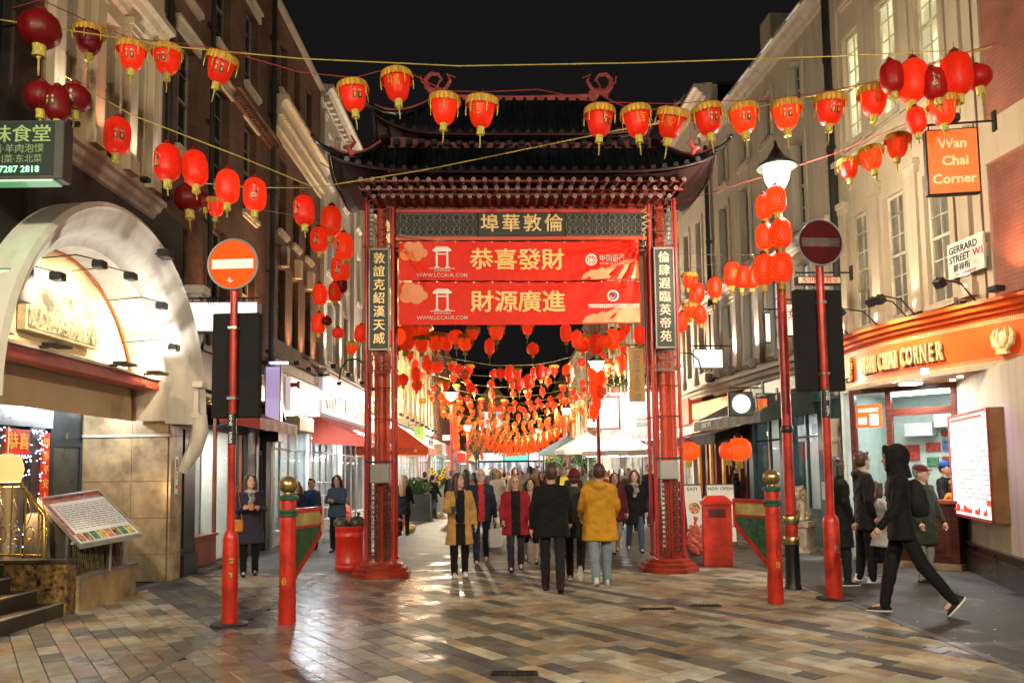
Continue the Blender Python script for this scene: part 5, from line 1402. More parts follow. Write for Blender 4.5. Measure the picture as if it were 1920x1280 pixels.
for x, c_ in ((2.5, WHITE), (3.42, (1, .5, .35)), (4.32, WHITE), (5.03, WHITE)):
    light('SPOT', 'uplight', (x, -.28, 5.85), 22, c_, .03, parent=A, aim=(x, -.03, 9), angle=55, blend=.8)
    b = MB(); b.cbox(x - .05, x + .05, -.34, -.22, 5.76, 5.83, .01); b.build('spotlight', BLACK, A)
# dark neighbour, nearer
N0 = left_root(2.0, 'unlit dark building at the left edge above the green sign', 'building')
facade(N0, 0, 6.8, 3.6, 12, [(5.9, 7.8, [(4.6, 5.3), (5.7, 6.3)])], mat('near_black_wall', (.035, .022, .018), rough=.8, var=.3))  # near-black base colour with noise
for xa in ((4.6, 5.3), (5.7, 6.3)): window(N0, xa[0], xa[1], 5.9, 7.8, DARKP, BLACK, 2, 4)
# ground floor of A: wall with an arched opening
b = MB(); CYc, CZc, RO, RI = 3.75, 2.5, 2.58, 2.1
ARW = paint_wall('arch_plaster', (.68, .64, .56), .3)
n = 40
def arcp(r, n=40, a0=0, a1=PI): return [(CYc + r * math.cos(a0 + (a1 - a0) * i / n), CZc + r * math.sin(a0 + (a1 - a0) * i / n)) for i in range(n + 1)]
# spandrel wall above the arch, cut in strips
v = []; f = []
for i, (x, z) in enumerate(arcp(RO - .05)): v += [(x, 0, z), (x, 0, 5.75)]
for i in range(n): f.append((2 * i, 2 * i + 1, 2 * i + 3, 2 * i + 2))
b.add(v, f); b.box(0, CYc - RO + .05, 0, .35, 0, 5.75); b.build('spandrel_wall', mat('spandrel_black', (.03, .028, .025), rough=.7, var=.2), A)
# moulded hood: profile (radius, forward) swept round the arc
prof = [(RO + .03, 0), (RO + .05, -.38), (RO - .01, -.42), (RO - .05, -.37), (RO - .10, -.36), (RO - .13, -.31), (RO - .22, -.27), (RO - .30, -.18), (RO - .35, -.06), (RO - .38, 0), (RI + .02, .03), (RI, .04)]
rs = []
for i in range(n + 1):
    a = PI * i / n * 1.0; a = -.02 + (PI + .04) * i / n
    rs.append([(CYc + r * math.cos(a), y, CZc + r * math.sin(a)) for r, y in prof])
b = MB(); K = len(prof); v = [q for r in rs for q in r]; f = []
for i in range(n):
    for k in range(K - 1): a = i * K + k; f.append((a, a + 1, a + K + 1, a + K))
b.add(v, f); b.build('arch_moulding', ARW, A, smooth=50)
b = MB(); rs = []
for i in range(n + 1):
    a = PI * i / n; rs += [(CYc + RI * math.cos(a), .04, CZc + RI * math.sin(a)), (CYc + RI * math.cos(a), .55, CZc + RI * math.sin(a))]
b.add(rs, [(2 * i, 2 * i + 1, 2 * i + 3, 2 * i + 2) for i in range(n)]); b.build('arch_soffit', ARW, A, smooth=50)
b = MB(); b.tube([(x, .52, z) for x, z in arcp(RI - .02)], .022, 6); b.build('arch_bead', mat('copper_trim', (.45, .14, .05), rough=.35, metal=.5), A, smooth=True)
TYM = paint_wall('tympanum_cream', (.66, .52, .30), .15, .55)
b = MB(); pts = arcp(RI); b.add([(x, .55, z) for x, z in pts], [tuple(range(n + 1))]); b.build('tympanum', TYM, A)
# console scroll under the right end of the hood
b = MB(); X = CYc + RO - .1
sc = [(X - .12, 2.62), (X + .16, 2.62), (X + .15, 2.35), (X + .08, 2.0), (X - .02, 1.75), (X - .12, 1.65), (X - .14, 1.8)]
b.prism([(X - .1, 3.05), (X + .12, 3.05), (X + .12, 2.62), (X - .1, 2.62)], -.36, -.02)
b.tube([(X, -.34, 2.6), (X, -.36, 2.35), (X, -.28, 2.05), (X, -.16, 1.85), (X, -.08, 1.7)], [.12, .13, .12, .10, .08], 10); b.box(X - .16, X + .18, -.44, .0 - .002, 3.05, 3.14)
b.box(X - .13, X + .15, -.40, -.002, 2.56, 2.64); b.build('console_bracket', ARW, A, smooth=40)
b = MB(); b.cbox(CYc + RO - .02, CYc + RO + .28, -.35, .0, 4.62, 4.78, .02); b.prism([(CYc + RO, 4.62), (CYc + RO + .24, 4.62), (CYc + RO + .2, 3.9), (CYc + RO + .05, 3.7)], -.26, -.002)
for k in range(5): b.sphere((CYc + RO + .02 + k * .05, -.28, 4.6 - k * .02), .03, 6, 5)
b.build('corner_bracket', ARW, A, smooth=30)
# beam, porch back wall, marble side
b = MB(); b.box(CYc - RI, CYc + RI, .12, .4, 2.98, 3.12); b.build('red_beam', mat('beam_red', (.42, .05, .03), rough=.4, var=.15, dirt=.4), A)
b = MB(); b.box(CYc - RI, CYc + RI, .08, .56, 3.121, 3.16); b.build('beam_capping', SASH, A)
MARB = mat('buff_marble', (.50, .38, .22), rough=.22, var=.22, scale=2.2, bump=.05, coat=.3)
px0 = 6.0   # local x of the side wall facing the viewer
b = MB(); b.box(px0 + .02, px0 + .25, 0.03, 1.45, 0, 2.98); b.build('pier_core', mat('pier_core', (.2, .15, .1), rough=.7), A)
zc = .0
for k, (z0, z1) in enumerate(((.0, .42), (.42, .98), (.98, 1.56), (1.56, 2.28), (2.28, 2.98))):
    for (y0, y1) in ((.05, .62), (.62, 1.4)):
        b = MB(); b.box(px0 - (.012 if k < 4 else .004), px0 + .02, y0 + .003, y1 - .003, z0 + .003, z1 - .004); b.build('marble_tile', MARB, A)
    b = MB(); b.box(px0 + .0, px0 + .42, .0, .03, z0 + .003, z1 - .004); b.build('marble_tile', MARB, A)
b = MB(); b.box(px0 - .04, px0 + .02, .02, 1.4, 2.26, 2.3); b.build('dado_moulding', SASH, A)
b = MB(); b.box(px0 + .26, px0 + .42, .031, .3, 0, 3.0); b.build('pier', CREAM, A)
b = MB(); b.box(px0 + .14, px0 + .24, -.012, -.001, 1.35, 1.95); q = b.build('notice', WHITEP, A)
b = MB(); b.box(px0 + .165, px0 + .215, -.016, -.012, 1.78, 1.9); b.box(px0 + .17, px0 + .21, -.016, -.012, 1.6, 1.62); b.box(px0 + .17, px0 + .21, -.016, -.012, 1.65, 1.67); b.build('lettering', BLACK, q)
b = MB(); b.cyl((px0 + .19, -.016, 1.46), (px0 + .19, -.012, 1.46), .035, n=12); b.build('emblem', mat('sticker_red', (.6, .04, .03)), q)
b = MB(); b.box(0, px0, 1.42, 1.5, 0, 3.0); b.build('porch_wall', NAVY, A)
b = MB(); b.box(0, px0, .3, 1.42, 2.99, 3.02); b.build('porch_ceiling', mat('porch_ceiling', (.3, .3, .32), rough=.6), A)
b = MB(); b.box(0, 5.1, 1.36, 1.41, 2.35, 2.9); b.build('fascia_panel', mat('brushed_panel', (.42, .50, .56), rough=.3, metal=.3, var=.1), A)
b = MB(); b.box(5.15, 5.85, 1.38, 1.415, .45, 2.1); d = b.build('door', mat('door_grey', (.06, .065, .06), rough=.3, var=.2), A)
b = MB(); b.box(5.08, 5.15, 1.36, 1.415, .45, 2.17); b.box(5.85, 5.92, 1.36, 1.415, .45, 2.17); b.box(5.15, 5.85, 1.36, 1.415, 2.1, 2.17); b.build('door_frame', NAVY, A)
b = MB(); b.cyl((5.28, 1.34, .7), (5.28, 1.34, 1.1), .012, n=6); b.build('handle', STEEL, d)
b = MB(); text(b, '6', 5.5, 1.372, 2.26, .14, .006, .01); b.build('house_number', BRASS, A)
b = MB(); b.box(1.5, 4.45, 1.36, 1.38, .5, 2.3); b.build('pane', room_pane('restaurant_pane', (.55, .33, .12), .35, (.06, .05, .045), 1.6), A)
for x in (1.45, 4.45, 4.95):
    b = MB(); b.box(x, x + .06, 1.3, 1.4, .45, 2.35); b.build('mullion', NAVY, A)
b = MB(); b.box(4.51, 4.94, 1.37, 1.40, .45, 2.35); b.build('panel', mat('grey_panel', (.16, .17, .16), rough=.35, var=.2), A)
# new year couplet and icicle lights in the window
b = MB(); b.box(4.72, 4.9, 1.28, 1.30, .62, 2.28); cp = b.build('couplet_scroll', mat('scroll_red', (.62, .03, .02), rough=.5, emit=(1, .03, .01), es=.15), A)
b = MB()
for i, ch in enumerate('四季平安人財兩旺'): text(b, ch, 4.81, 1.274, 2.13 - i * .195, .15, .006, .01)
b.build('lettering', mat('scroll_gold', (.8, .45, .1), rough=.5, emit=(1, .5, .1), es=.2), cp)
b = MB(); b.box(3.9, 4.42, 1.28, 1.30, 1.95, 2.3); cp = b.build('couplet_scroll', MATS['scroll_red'], A)
b = MB(); text(b, '恭喜', 4.16, 1.27, 2.12, .24, .006, .02); b.build('lettering', MATS['scroll_gold'], cp)
b = MB(); rr = random.Random(2)
for k in range(150):
    x = rr.uniform(2.8, 4.75); dz = rr.random() ** 2 * .5
    if 3.9 < x < 4.42 and dz < .3: dz += .36
    b.sphere((x, 1.25 + rr.uniform(-.03, .03), 2.3 - dz), .011, 5, 3)
for k in range(45): b.sphere((4.66 + rr.uniform(-.04, .04), 1.26, .6 + rr.random() * 1.7), .011, 5, 3)
for k in range(25): b.sphere((4.5 + rr.uniform(-.2, .1), 1.26, .6 + rr.random() * .5), .011, 5, 3)
b.build('fairy_lights', emis('fairy_light', (.6, .75, 1.), 4.), A)
b = MB(); b.lathe([(.05, 0), (.15, .04), (.19, .2), (.15, .36), (.05, .4)], 16, (3.6, 1.05, 1.55)); b.cyl((3.6, 1.05, 1.9), (3.6, 1.05, 2.3), .006, n=5); b.build('pendant_lamp', emis('amber_shade', (1, .42, .10), 1.1), A, smooth=True)
light('POINT', 'pendant_light', (3.6, 1.0, 1.4), 14, AMBER, .1, parent=A)
# the painting and the spotlights over it
b = MB(); b.box(CYc - .9, CYc + .75, .42, .52, 3.42, 4.02, ); pf = b.build('painting', mat('painting_frame', (.40, .33, .20), rough=.5, var=.2), A)
b = MB(); b.box(CYc - .85, CYc + .7, .41, .419, 3.46, 3.98); b.build('canvas', mat('mural_green', (.42, .42, .30), rough=.6, var=.4, scale=3), pf)
b = MB(); rr = random.Random(8)
for k in range(11):
    x = CYc - .75 + k * .135; h = rr.uniform(.14, .26)
    b.add([(x - .04, .405, 3.48), (x + .05, .405, 3.48), (x + .03, .405, 3.48 + h * .75), (x - .02, .405, 3.48 + h * .78)], [(0, 1, 2, 3)]); b.cyl((x, .405, 3.49 + h * .85), (x, .403, 3.49 + h * .85), .028, n=8)
b.build('painted_figures', mat('mural_ochre', (.5, .36, .20), rough=.6, var=.5, scale=20), pf)
for (x, z, dy) in ((2.35, 3.95, -.25), (3.15, 4.3, -.3), (3.95, 4.35, -.3), (4.9, 4.15, -.3), (5.35, 3.6, -.3)):
    b = MB(); b.tube([(x, .5, z + .06), (x, dy + .3, z + .1), (x, dy, z + .02)], .008, 6); b.cbox(x - .07, x + .07, dy - .06, dy + .08, z - .08, z + .02, .012); b.build('spotlight', BLACK, A)
    light('SPOT', 'spot_light', (x, dy + .02, z - .12), 52, (1, .80, .52), .04, parent=A, aim=(x, .7, z - .55), angle=105, blend=.9)
for x in (2.6, 4.2, 5.2):
    light('SPOT', 'flood_light', (x, -.2, 3.24), 20, (1, .95, .88), .05, parent=A, aim=(CYc + (x - CYc) * 1.3, -.1, 5.2), angle=120, blend=.8)
    b = MB(); b.cbox(x - .16, x + .16, -.22, -.02, 3.15, 3.19, .01); b.box(x - .02, x + .02, -.02, .1, 3.14, 3.17); b.build('floodlight', mat('dark_green_metal', (.05, .06, .05), rough=.4), A)
light('SPOT', 'porch_flood', (4.6, -.5, 4.75), 120, (1, .86, .62), .05, parent=A, aim=(6.0, .5, 1.0), angle=55, blend=.15)
b = MB(); b.cbox(4.5, 4.7, -.55, -.38, 4.74, 4.86, .01); b.box(4.58, 4.62, -.38, 0, 4.8, 4.83); b.build('floodlight', BLACK, A)
light('POINT', 'porch_light', (5.3, .9, 2.7), 16, COOL, .05, parent=A)
b = MB(); b.cyl((5.3, .9, 2.85), (5.3, .9, 2.99), .006, n=5); b.sphere((5.3, .9, 2.8), .05, 8, 6); b.build('porch_lamp', emis('porch_bulb', (.9, .95, 1), 20), A)
b = MB(); b.cyl((2.45, .45, 3.3), (2.45, .45, 3.16), .03, n=8); b.cbox(2.32, 2.62, .38, .52, 3.3, 3.4, .01); b.build('camera', mat('cctv_green', (.16, .17, .13), rough=.5), A)
# --- green neon sign, menu lectern, steps, railing
SGN = mat('sign_green_face', (.001, .006, .004), rough=.6, emit=(.01, .09, .045), es=.12)
GRL = emis('green_glow', (.03, .6, .25), .35)
t = thing('hanging_sign', 'green illuminated sign with Chinese characters and a phone number', 'shop sign', (-4.88, 7.75, 4.92), R(0))
b = MB(); b.cbox(-.45, .42, -.08, .1, -.31, .30, .01); b.build('case', mat('sign_case_grey', (.06, .06, .055), rough=.5), t)
b = MB(); b.box(-.44, .33, -.088, -.081, -.27, .28); fc = b.build('face', SGN, t)
b = MB(); text(b, '美味食堂', -.09, -.096, .14, .19, .006, .012, sx=1.05); b.build('lettering', mat('sign_letter_green', (.25, .3, .12), emit=(.35, .5, .15), es=.35), fc)
b = MB(); text(b, '麵面·羊肉泡馍', -.07, -.096, -.005, .098, .005, .0); text(b, '香·川菜·东北菜', -.07, -.096, -.11, .09, .005, .0); b.build('lettering', mat('sign_letter_dim', (.2, .25, .12), emit=(.3, .4, .15), es=.18), fc)
b = MB(); text(b, '020 7287 2818', -.09, -.096, -.215, .095, .005, .012); b.build('lettering', emis('neon_letter', (.1, 1, .45), .9), fc)
b = MB(); b.box(-.44, .33, -.085, .08, -.335, -.312); b.build('tube_light', GRL, t)
light('AREA', 'sign_glow', (-.1, 0, -.36), .5, (.15, 1, .45), .4, parent=t, aim=(-.1, 0, -2))
sign_box('small green lit sign with a white edge at the left frame edge', (-5.25, 8.05, 3.72), 0, .28, .14, .2, emis('green_lit_panel', (.02, .5, .2), .5), STEEL, [], WHITEP, bracket=False)
st = thing('entrance_steps', 'dark stone steps with pale nosings at the arch entrance', 'steps', (-5.4, 6.5, 0), R(90))
DST = mat('dark_step_stone', (.06, .045, .032), rough=.4, var=.25, bump=.2)
for k in range(3):
    b = MB(); b.box(0, 3.05, .02 + k * .32 - .05, 1.4, k * .15, (k + 1) * .15 - .002); s_ = b.build('step', DST, st)
    b = MB(); b.box(0, 3.04, .02 + k * .32 - .055, .02 + k * .32 - .01, (k + 1) * .15 - .003, (k + 1) * .15 + .012); b.build('nosing', mat('steel_nosing', (.5, .5, .48), rough=.35, metal=.6), s_)
b = MB(); b.box(3.05, 3.25, -.06, .7, 0, .62); b.build('side_wall', mat('ochre_stone', (.24, .14, .05), rough=.4, var=.5, scale=14), st)
b = MB(); b.box(3.02, 3.28, -.09, .74, .62, .66); b.build('coping', DST, st)
tr = thing('planter_plinth', 'buff stone plinth with an ornate metal screen below the menu', 'plinth', (-5.4, 9.75, 0), R(90))
b = MB(); b.box(0, 1.45, -.1, .12, 0, .40); b.build('plinth', mat('buff_stone', (.42, .31, .15), rough=.45, var=.25, scale=2), tr)
b = MB(); b.box(-.01, 1.47, -.12, .14, .40, .44); b.build('coping', mat('grey_stone_coping', (.25, .23, .2), rough=.5), tr)
SCRN = mat('tarnished_bronze', (.22, .17, .08), rough=.4, metal=.5, var=.3, scale=20)
for k in range(34):
    x = .03 + k * 1.2 / 33
    b = MB(); b.tube([(x + .012 * math.sin(q * 9 + k * 1.7), 0, .44 + q * .62) for q in np.linspace(0, .62, 9)], .009, 5); b.build('bar', SCRN, tr)
b = MB(); b.box(1.24, 1.32, -.03, .03, .44, .86); b.box(0, 1.3, -.02, .02, .82, .85); b.build('frame', GREYBOX, tr)
b = MB(); b.box(.0, 1.24, .03, .05, .44, .82); b.build('backing', mat('dark_backing', (.03, .025, .02), rough=.8), tr)
ml = thing('menu_lectern', 'tilted glazed menu board on a stand before the marble wall', 'menu board', (0, 0, 0))
A_, B_, C_, D_ = [at(150, 1023, 9.72), at(267, 1001, 10.25), at(190, 928, 10.75), at(70, 935, 10.2)]
U = (B_ - A_); V = (D_ - A_); Nn = U.cross(V).normalized()
def pan(b, u0, u1, v0, v1, h0, h1, mi=None):
    def P_(u, v, h): return tuple(A_ + U * u + V * v + Nn * h)
    b.add([P_(u0, v0, h0), P_(u1, v0, h0), P_(u1, v1, h0), P_(u0, v1, h0), P_(u0, v0, h1), P_(u1, v0, h1), P_(u1, v1, h1), P_(u0, v1, h1)], [(0, 3, 2, 1), (4, 5, 6, 7), (0, 1, 5, 4), (1, 2, 6, 5), (2, 3, 7, 6), (3, 0, 4, 7)], mi)
b = MB(); pan(b, 0, 1, 0, 1, -.05, 0); b.build('case', mat('aluminium', (.55, .55, .53), rough=.35, metal=.5), ml)
b = MB(); pan(b, .03, .97, .03, .97, .001, .004); sheet = b.build('menu_sheet', mat('menu_paper', (.72, .70, .64), rough=.4, var=.04, emit=(1, .97, .9), es=.10), ml)
b = MB(); pan(b, .03, .97, .86, .97, .005, .007); pan(b, .03, .08, .2, .85, .005, .007); b.build('menu_band', mat('menu_red', (.6, .16, .10), rough=.5, var=.3, scale=10), sheet)
b = MB(); rr = random.Random(3)
for r_ in range(12):
    u = .12
    while u < .92:
        w = rr.uniform(.03, .12); v_ = .30 + r_ * .043; pan(b, u, min(.94, u + w), v_, v_ + .008, .005, .007); u += w + .02
b.build('lettering', mat('menu_ink', (.22, .2, .18), rough=.6), sheet)
for k in range(8):
    b = MB(); pan(b, .06 + k * .112, .155 + k * .112, .06, .22, .005, .008); b.build('picture', mat(('food_orange', 'food_brown', 'goods_green', 'goods_yellow')[k % 4], (.4, .2, .1)), sheet)
b = MB(); pan(b, 0, 1, 0, .025, 0, .02); pan(b, 0, 1, .975, 1, 0, .02); pan(b, 0, .02, .025, .975, 0, .02); pan(b, .98, 1, .025, .975, 0, .02); b.build('frame', MATS['aluminium'], ml)
b = MB()
for q in ((.15, .5), (.85, .5)):
    p = A_ + U * q[0] + V * q[1]; b.cyl((p.x, p.y, .42), (p.x, p.y, p.z - .12), .02, n=8)
b.build('stand', STEEL, ml)
rl_ = thing('railing', 'brass scroll railing beside the entrance steps', 'railing', (0, 0, 0))
b = MB(); H1 = [(-7.2, 9.85, 1.56), (-6.12, 9.85, 1.56), (-5.82, 9.85, 1.18), (-5.80, 9.85, .64)]
b.tube(H1, .028, 10); b.build('handrail', mat('polished_brass', (.62, .40, .10), rough=.25, metal=.7), rl_, smooth=True)
b = MB(); b.tube([(-7.2, 9.85, .72), (-5.82, 9.85, .68)], .015, 8); b.build('bottom_rail', MATS['polished_brass'], rl_)
for k in range(7):
    x = -6.9 + k * .17; b = MB(); ztop = 1.54 if x < -6.12 else 1.54 - (x + 6.12) * 1.26
    b.cyl((x, 9.85, .7), (x, 9.85, ztop), .010, n=6)
    b.tube([(x + .06 + .05 * math.cos(q), 9.85, .95 + .1 * math.sin(q) * (1 - q / 14)) for q in np.linspace(-2, 5, 14)], .007, 5)
    b.tube([(x + .02, 9.85, 1.05), (x + .08, 9.85, 1.2), (x + .02, 9.85, 1.38)], .007, 5)
    b.build('baluster', MATS['polished_brass'], rl_, smooth=True)
b = MB(); b.cbox(-7.3, -5.3, 9.95, 10.02, .5, 1.15, .01)
# grey pots behind the railing
pt = thing('plant_tub', 'grey rounded tub standing behind the brass railing', 'tub', (-6.15, 10.6, .44), 0)
b = MB(); b.lathe([(.2, 0), (.3, .15), (.33, .55), (.3, .72), (.26, .74), (.24, .7)], 20); b.build('tub', mat('grey_glaze', (.22, .22, .21), rough=.35), pt, smooth=True)
slab('pavement', -6.9, -5.36, 3, 9.7, m_gran, .0)
slab('pavement', -5.6, -5.36, 9.7, 30, m_gran, .0)
# --- narrow navy pier and the white-lit shop beside it
NP = left_root(12.95, 'dark navy shopfront pier right of the stone arch pier', 'shopfront_pier', 'building')
b = MB(); b.box(0, .55, .02, .4, 0, 3.9); b.build('wall', NAVY, NP)
b = MB(); b.box(-.01, .56, -.05, .019, 0, .35); b.box(.05, .5, -.01, .019, .45, 2.4); b.box(-.01, .56, -.04, .019, 2.55, 2.68); b.build('panelling', NAVY, NP)
sign_box('white lit box sign behind the orange no entry sign', (-4.72, 12.85, 4.22), R(2), 1.15, .50, .22, emis('white_lit_panel', (.93, .92, 1.), 1.15), mat('sign_edge_grey', (.3, .3, .32), rough=.5), [('REAL FOOD', -.05, .2, .07), ('TAKE AWAY', .1, -.2, .05)], mat('sign_faint_ink', (.35, .35, .5), rough=.6), side=-1)
# --- brick building with shops
B1 = left_root(11.7, 'dark brown brick building with cream window sills above the red-awninged shop', 'brick_building')
CRT = paint_wall('cream_trim', (.60, .53, .40), .3)
r1 = [(.75, 1.5), (2.35, 3.1), (3.95, 4.7)]
facade(B1, 0, 1.3, 5.76, 6.3, [], BRK); facade(B1, 1.3, 5.9, 3.9, 6.3, [(4.5, 6.2, r1[1:])], BRK)
facade(B1, 0, 5.9, 6.3, 15.5, [(7.0, 8.9, r1), (9.7, 11.4, r1), (12.2, 13.8, r1)], BRK)
for z0, z1 in ((4.5, 6.2), (7.0, 8.9), (9.7, 11.4), (12.2, 13.8)):
    for xa, xb in (r1 if z0 > 5 else r1[1:]): window(B1, xa, xb, z0, z1, DARKP, mat('sash_grey', (.32, .30, .26), rough=.5), 2, 4, sill=CRT, head=CRT if z0 in (7.0, 9.7) else None)
pipe(B1, .25, 5.9, 15, .05); pipe(B1, 5.6, 3.9, 15, .06, m=mat('pipe_dark', (.02, .018, .016))); pipe(B1, 2.0, 3.9, 15, .04, m=MATS['pipe_dark'])
b = MB()
for k in range(24): b.box(3.2 + k * .11, 3.26 + k * .11, -.16, -.001, 9.0 + .0, 9.14)
b.box(3.1, 5.9, -.08, -.001, 8.95, 8.999); b.box(3.1, 5.9, -.2, -.001, 9.141, 9.2); b.build('brick_corbel', BRK, B1)
# ground floor: window 13.5-14.4, then door and awning
b = MB(); b.box(1.8, 5.9, -.02, .35, 3.15, 3.9); b.build('fascia', NAVY, B1)
b = MB(); b.box(1.8, 5.9, -.09, -.02, 3.8, 3.92); b.build('fascia_moulding', NAVY, B1)
REDW = mat('terracotta_frame', (.36, .09, .04), rough=.4, var=.15, coat=.2)
shopfront(B1, 1.82, 2.9, 3.1, REDW, 22, (1, .97, .93), 1, .55, 2.2, 'shelf', 3, transom=0, riserm=REDW)
b = MB(); b.box(1.8, 2.9, -.25, .04, 0, .07); b.build('door_step', m_gran, B1)
shopfront(B1, 2.92, 4.3, 2.5, REDW, 20, (1, .96, .9), 1, 0, 2.6, 'shelf', 5)
awning(B1, 2.75, 5.3, 2.95, .75, .28, cloth('maroon_canvas', (.30, .035, .03), rough=.6, var=.03), val=.2, scallop=False)
shopfront(B1, 4.75, 5.5, 2.5, BLACK, 4, (.6, .75, 1.), 1, 0, 1.5, 'shelf', 6, door=(4.8, 5.45))
for x, w in ((4.3, .45), (5.5, .4)):
    b = MB(); b.box(x, x + w, -.04, .35, 0, 3.15); b.build('shop_pier', BLACK, B1)
b = MB(); b.cyl((4.55, -.15, 0), (4.55, -.15, 2.6), .04, n=8); b.cyl((5.62, -.12, 0), (5.62, -.12, 2.6), .03, n=8); b.build('downpipe', STEEL, B1)
b = MB(); b.box(5.5, 5.9, -.3, -.04, 2.35, 2.7); b.prism([(5.38, 2.75), (5.7, 3.25), (6.02, 2.75), (5.9, 2.75), (5.7, 3.05), (5.5, 2.75)], -.34, -.04); b.build('gabled_hood', BLACK, B1)
sign_box('lilac lit sign behind the black box of the left sign post', (-5.12, 16.9, 3.25), R(0), .34, 1.4, .16, emis('lilac_panel', (.5, .36, .75), .5), NAVY, [], WHITEP, side=-1)
b = MB(); b.box(-5.3, -4.8, 16.78, 16.86, 4.0, 4.04); tag(b.build('tube_lamp', emis('violet_tube', (.55, .5, 1), 6)), 'violet-white light tube on top of the lilac sign', 'lamp')
light('SPOT', 'brick_uplight', (4.6, -.25, 4.0), 190, AMBER, .05, parent=B1, aim=(4.3, .1, 6.6), angle=75, blend=.9)
light('SPOT', 'brick_uplight', (2.0, -.3, 4.0), 40, AMBER, .05, parent=B1, aim=(2, .1, 6.6), angle=75, blend=.9)
for x in (4.6, 2.0):
    b = MB(); b.cbox(x - .07, x + .07, -.36, -.18, 3.92, 3.99, .01); b.build('spotlight', BLACK, B1)
# --- second brick block with the white dentilled cornice
B2 = left_root(17.6, 'brick building with a bright dentilled cornice, left of the gateway roof', 'brick_building')
r2 = [(.45, 1.05), (1.65, 2.2), (2.85, 3.4)]
facade(B2, 0, 4.4, 4.25, 12.6, [(4.75, 6.5, r2), (7.35, 9.1, r2), (10.75, 12.0, r2)], BRK)
for z0, z1 in ((4.75, 6.5), (7.35, 9.1), (10.75, 12.0)):
    for xa, xb in r2: window(B2, xa, xb, z0, z1, DARKP, MATS['sash_grey'], 2, 4, sill=CRT if z0 > 7 else None)
for xa, xb in r2:
    b = MB(); xm = (xa + xb) / 2; b.prism([(xm - .09, 6.52), (xm + .07, 6.52), (xm + .12, 6.98), (xm - .12, 6.98)], -.16, -.001); b.build('keystone', CRT, B2)
cornice(B2, -.1, 4.45, 9.95, CRT, 1.25, dent=.16); b = MB(); b.box(-.1, 4.4, -.3, -.001, 9.6, 9.9); 
b = MB(); b.box(-.1, 4.4, -.06, -.001, 9.45, 9.6); b.box(-.1, 4.4, -.14, -.001, 9.601, 9.9); b.build('frieze', CRT, B2)
b = MB(); b.box(-.1, 4.5, -.12, .35, 12.601, 12.72); b.build('coping', CRT, B2)
b = MB(); b.box(0, 4.4, -.1, -.001, 4.02, 4.24); b.box(0, 4.4, -.02, .35, 4.0, 4.25); b.build('string_course', CRT, B2)
for x in (1.35, 2.5, 3.7):
    light('SPOT', 'brick_uplight', (x, -.22, 4.4), 75, AMBER, .04, parent=B2, aim=(x, .1, 7.2), angle=60, blend=.9)
    b = MB(); b.cbox(x - .05, x + .05, -.28, -.15, 4.26, 4.36, .01); b.build('spotlight', BLACK, B2)
# satellite dish
b = MB(); b.lathe([(.005, 0), (.15, .02), (.26, .07), (.27, .08)], 18, M=Matrix.Translation((4.3, -.5, 6.55)) @ Matrix.Rotation(R(70), 4, 'X')); b.cyl((4.3, -.0, 6.4), (4.3, -.45, 6.5), .02, n=6); b.build('satellite_dish', WHITEP, B2)
# --- ground floor of the white restaurant, runs under B2 and C
WR = left_root(17.6, 'white-tiled restaurant front with lit fascia and pale red awning left of the gateway post', 'restaurant_front')
WHT = mat('white_enamel', (.66, .68, .68), rough=.3, var=.05)
b = MB(); b.box(0, 1.1, -.02, .35, 3.0, 4.0); b.box(.0, .3, -.02, .35, 0, 3.0); b.build('wall', WHT, WR)
b = MB(); b.box(1.1, 3.9, -.14, .3, 3.15, 3.95); b.build('fascia_board', emis('fascia_pale', (1, .82, .8), .4), WR)
b = MB(); b.box(1.05, 4.0, -.3, -.141, 3.7, 3.8); b.box(1.05, 4.0, -.36, -.3, 3.66, 3.84); b.build('fascia_hood', mat('pale_red_metal', (.45, .09, .06), rough=.4), WR)
b = MB(); b.box(1.1, 3.9, -.28, -.2, 3.67, 3.69); b.build('tube_light', emis('tube_white', (1, .95, .95), 3), WR)
F2 = MB(); F2.box(3.95, 11.4, -.22, .3, 3.3, 4.3); F2.build('fascia_board', emis('fascia_white', (1, .93, .93), .22), WR)
b = MB(); b.box(3.9, 11.5, -.42, -.221, 4.3, 4.36); b.build('fascia_hood', MATS['pale_red_metal'], WR)
b = MB(); b.box(3.95, 11.4, -.38, -.3, 4.26, 4.28); b.build('tube_light', MATS['tube_white'], WR)
b = MB(); text(b, 'WONG KEI 旺記酒樓', 7.5, -.235, 3.66, .66, .03, .02, sx=1.05); b.build('lettering', mat('fascia_orange_letters', (.8, .25, .05), rough=.4, emit=(1, .2, .03), es=.5), WR)
shopfront(WR, .3, 3.3, 2.75, mat('aluminium_frame', (.42, .44, .45), rough=.35, metal=.5), 9, (.93, .97, 1.), 4, .3, 3.0, 'tables', 7, transom=1, riserm=WHT)
shopfront(WR, 3.5, 7.2, 2.75, MATS['aluminium_frame'], 9, (.93, .97, 1.), 5, .3, 3.0, 'tables', 8, transom=1, riserm=WHT)
shopfront(WR, 7.4, 11.2, 2.75, MATS['aluminium_frame'], 8, (.93, .97, 1.), 4, .3, 3.0, 'tables', 9, transom=1, riserm=WHT)
b = MB()
for x in (3.3, 7.2, 11.2): b.box(x, x + .2, -.02, .35, 0, 3.15)
b.box(.3, 11.4, .0, .35, 2.75, 3.148); b.build('pier', WHT, WR)
b = MB(); b.cbox(.55, 1.9, -.5, -.03, 2.62, 2.98, .03); b.build('shutter_box', mat('cream_metal', (.5, .43, .28), rough=.5), WR)
AW = awning(WR, 3.6, 10.9, 3.25, 1.5, .75, cloth('faded_red_canvas', (.50, .08, .05), rough=.6, var=.04), val=.16)
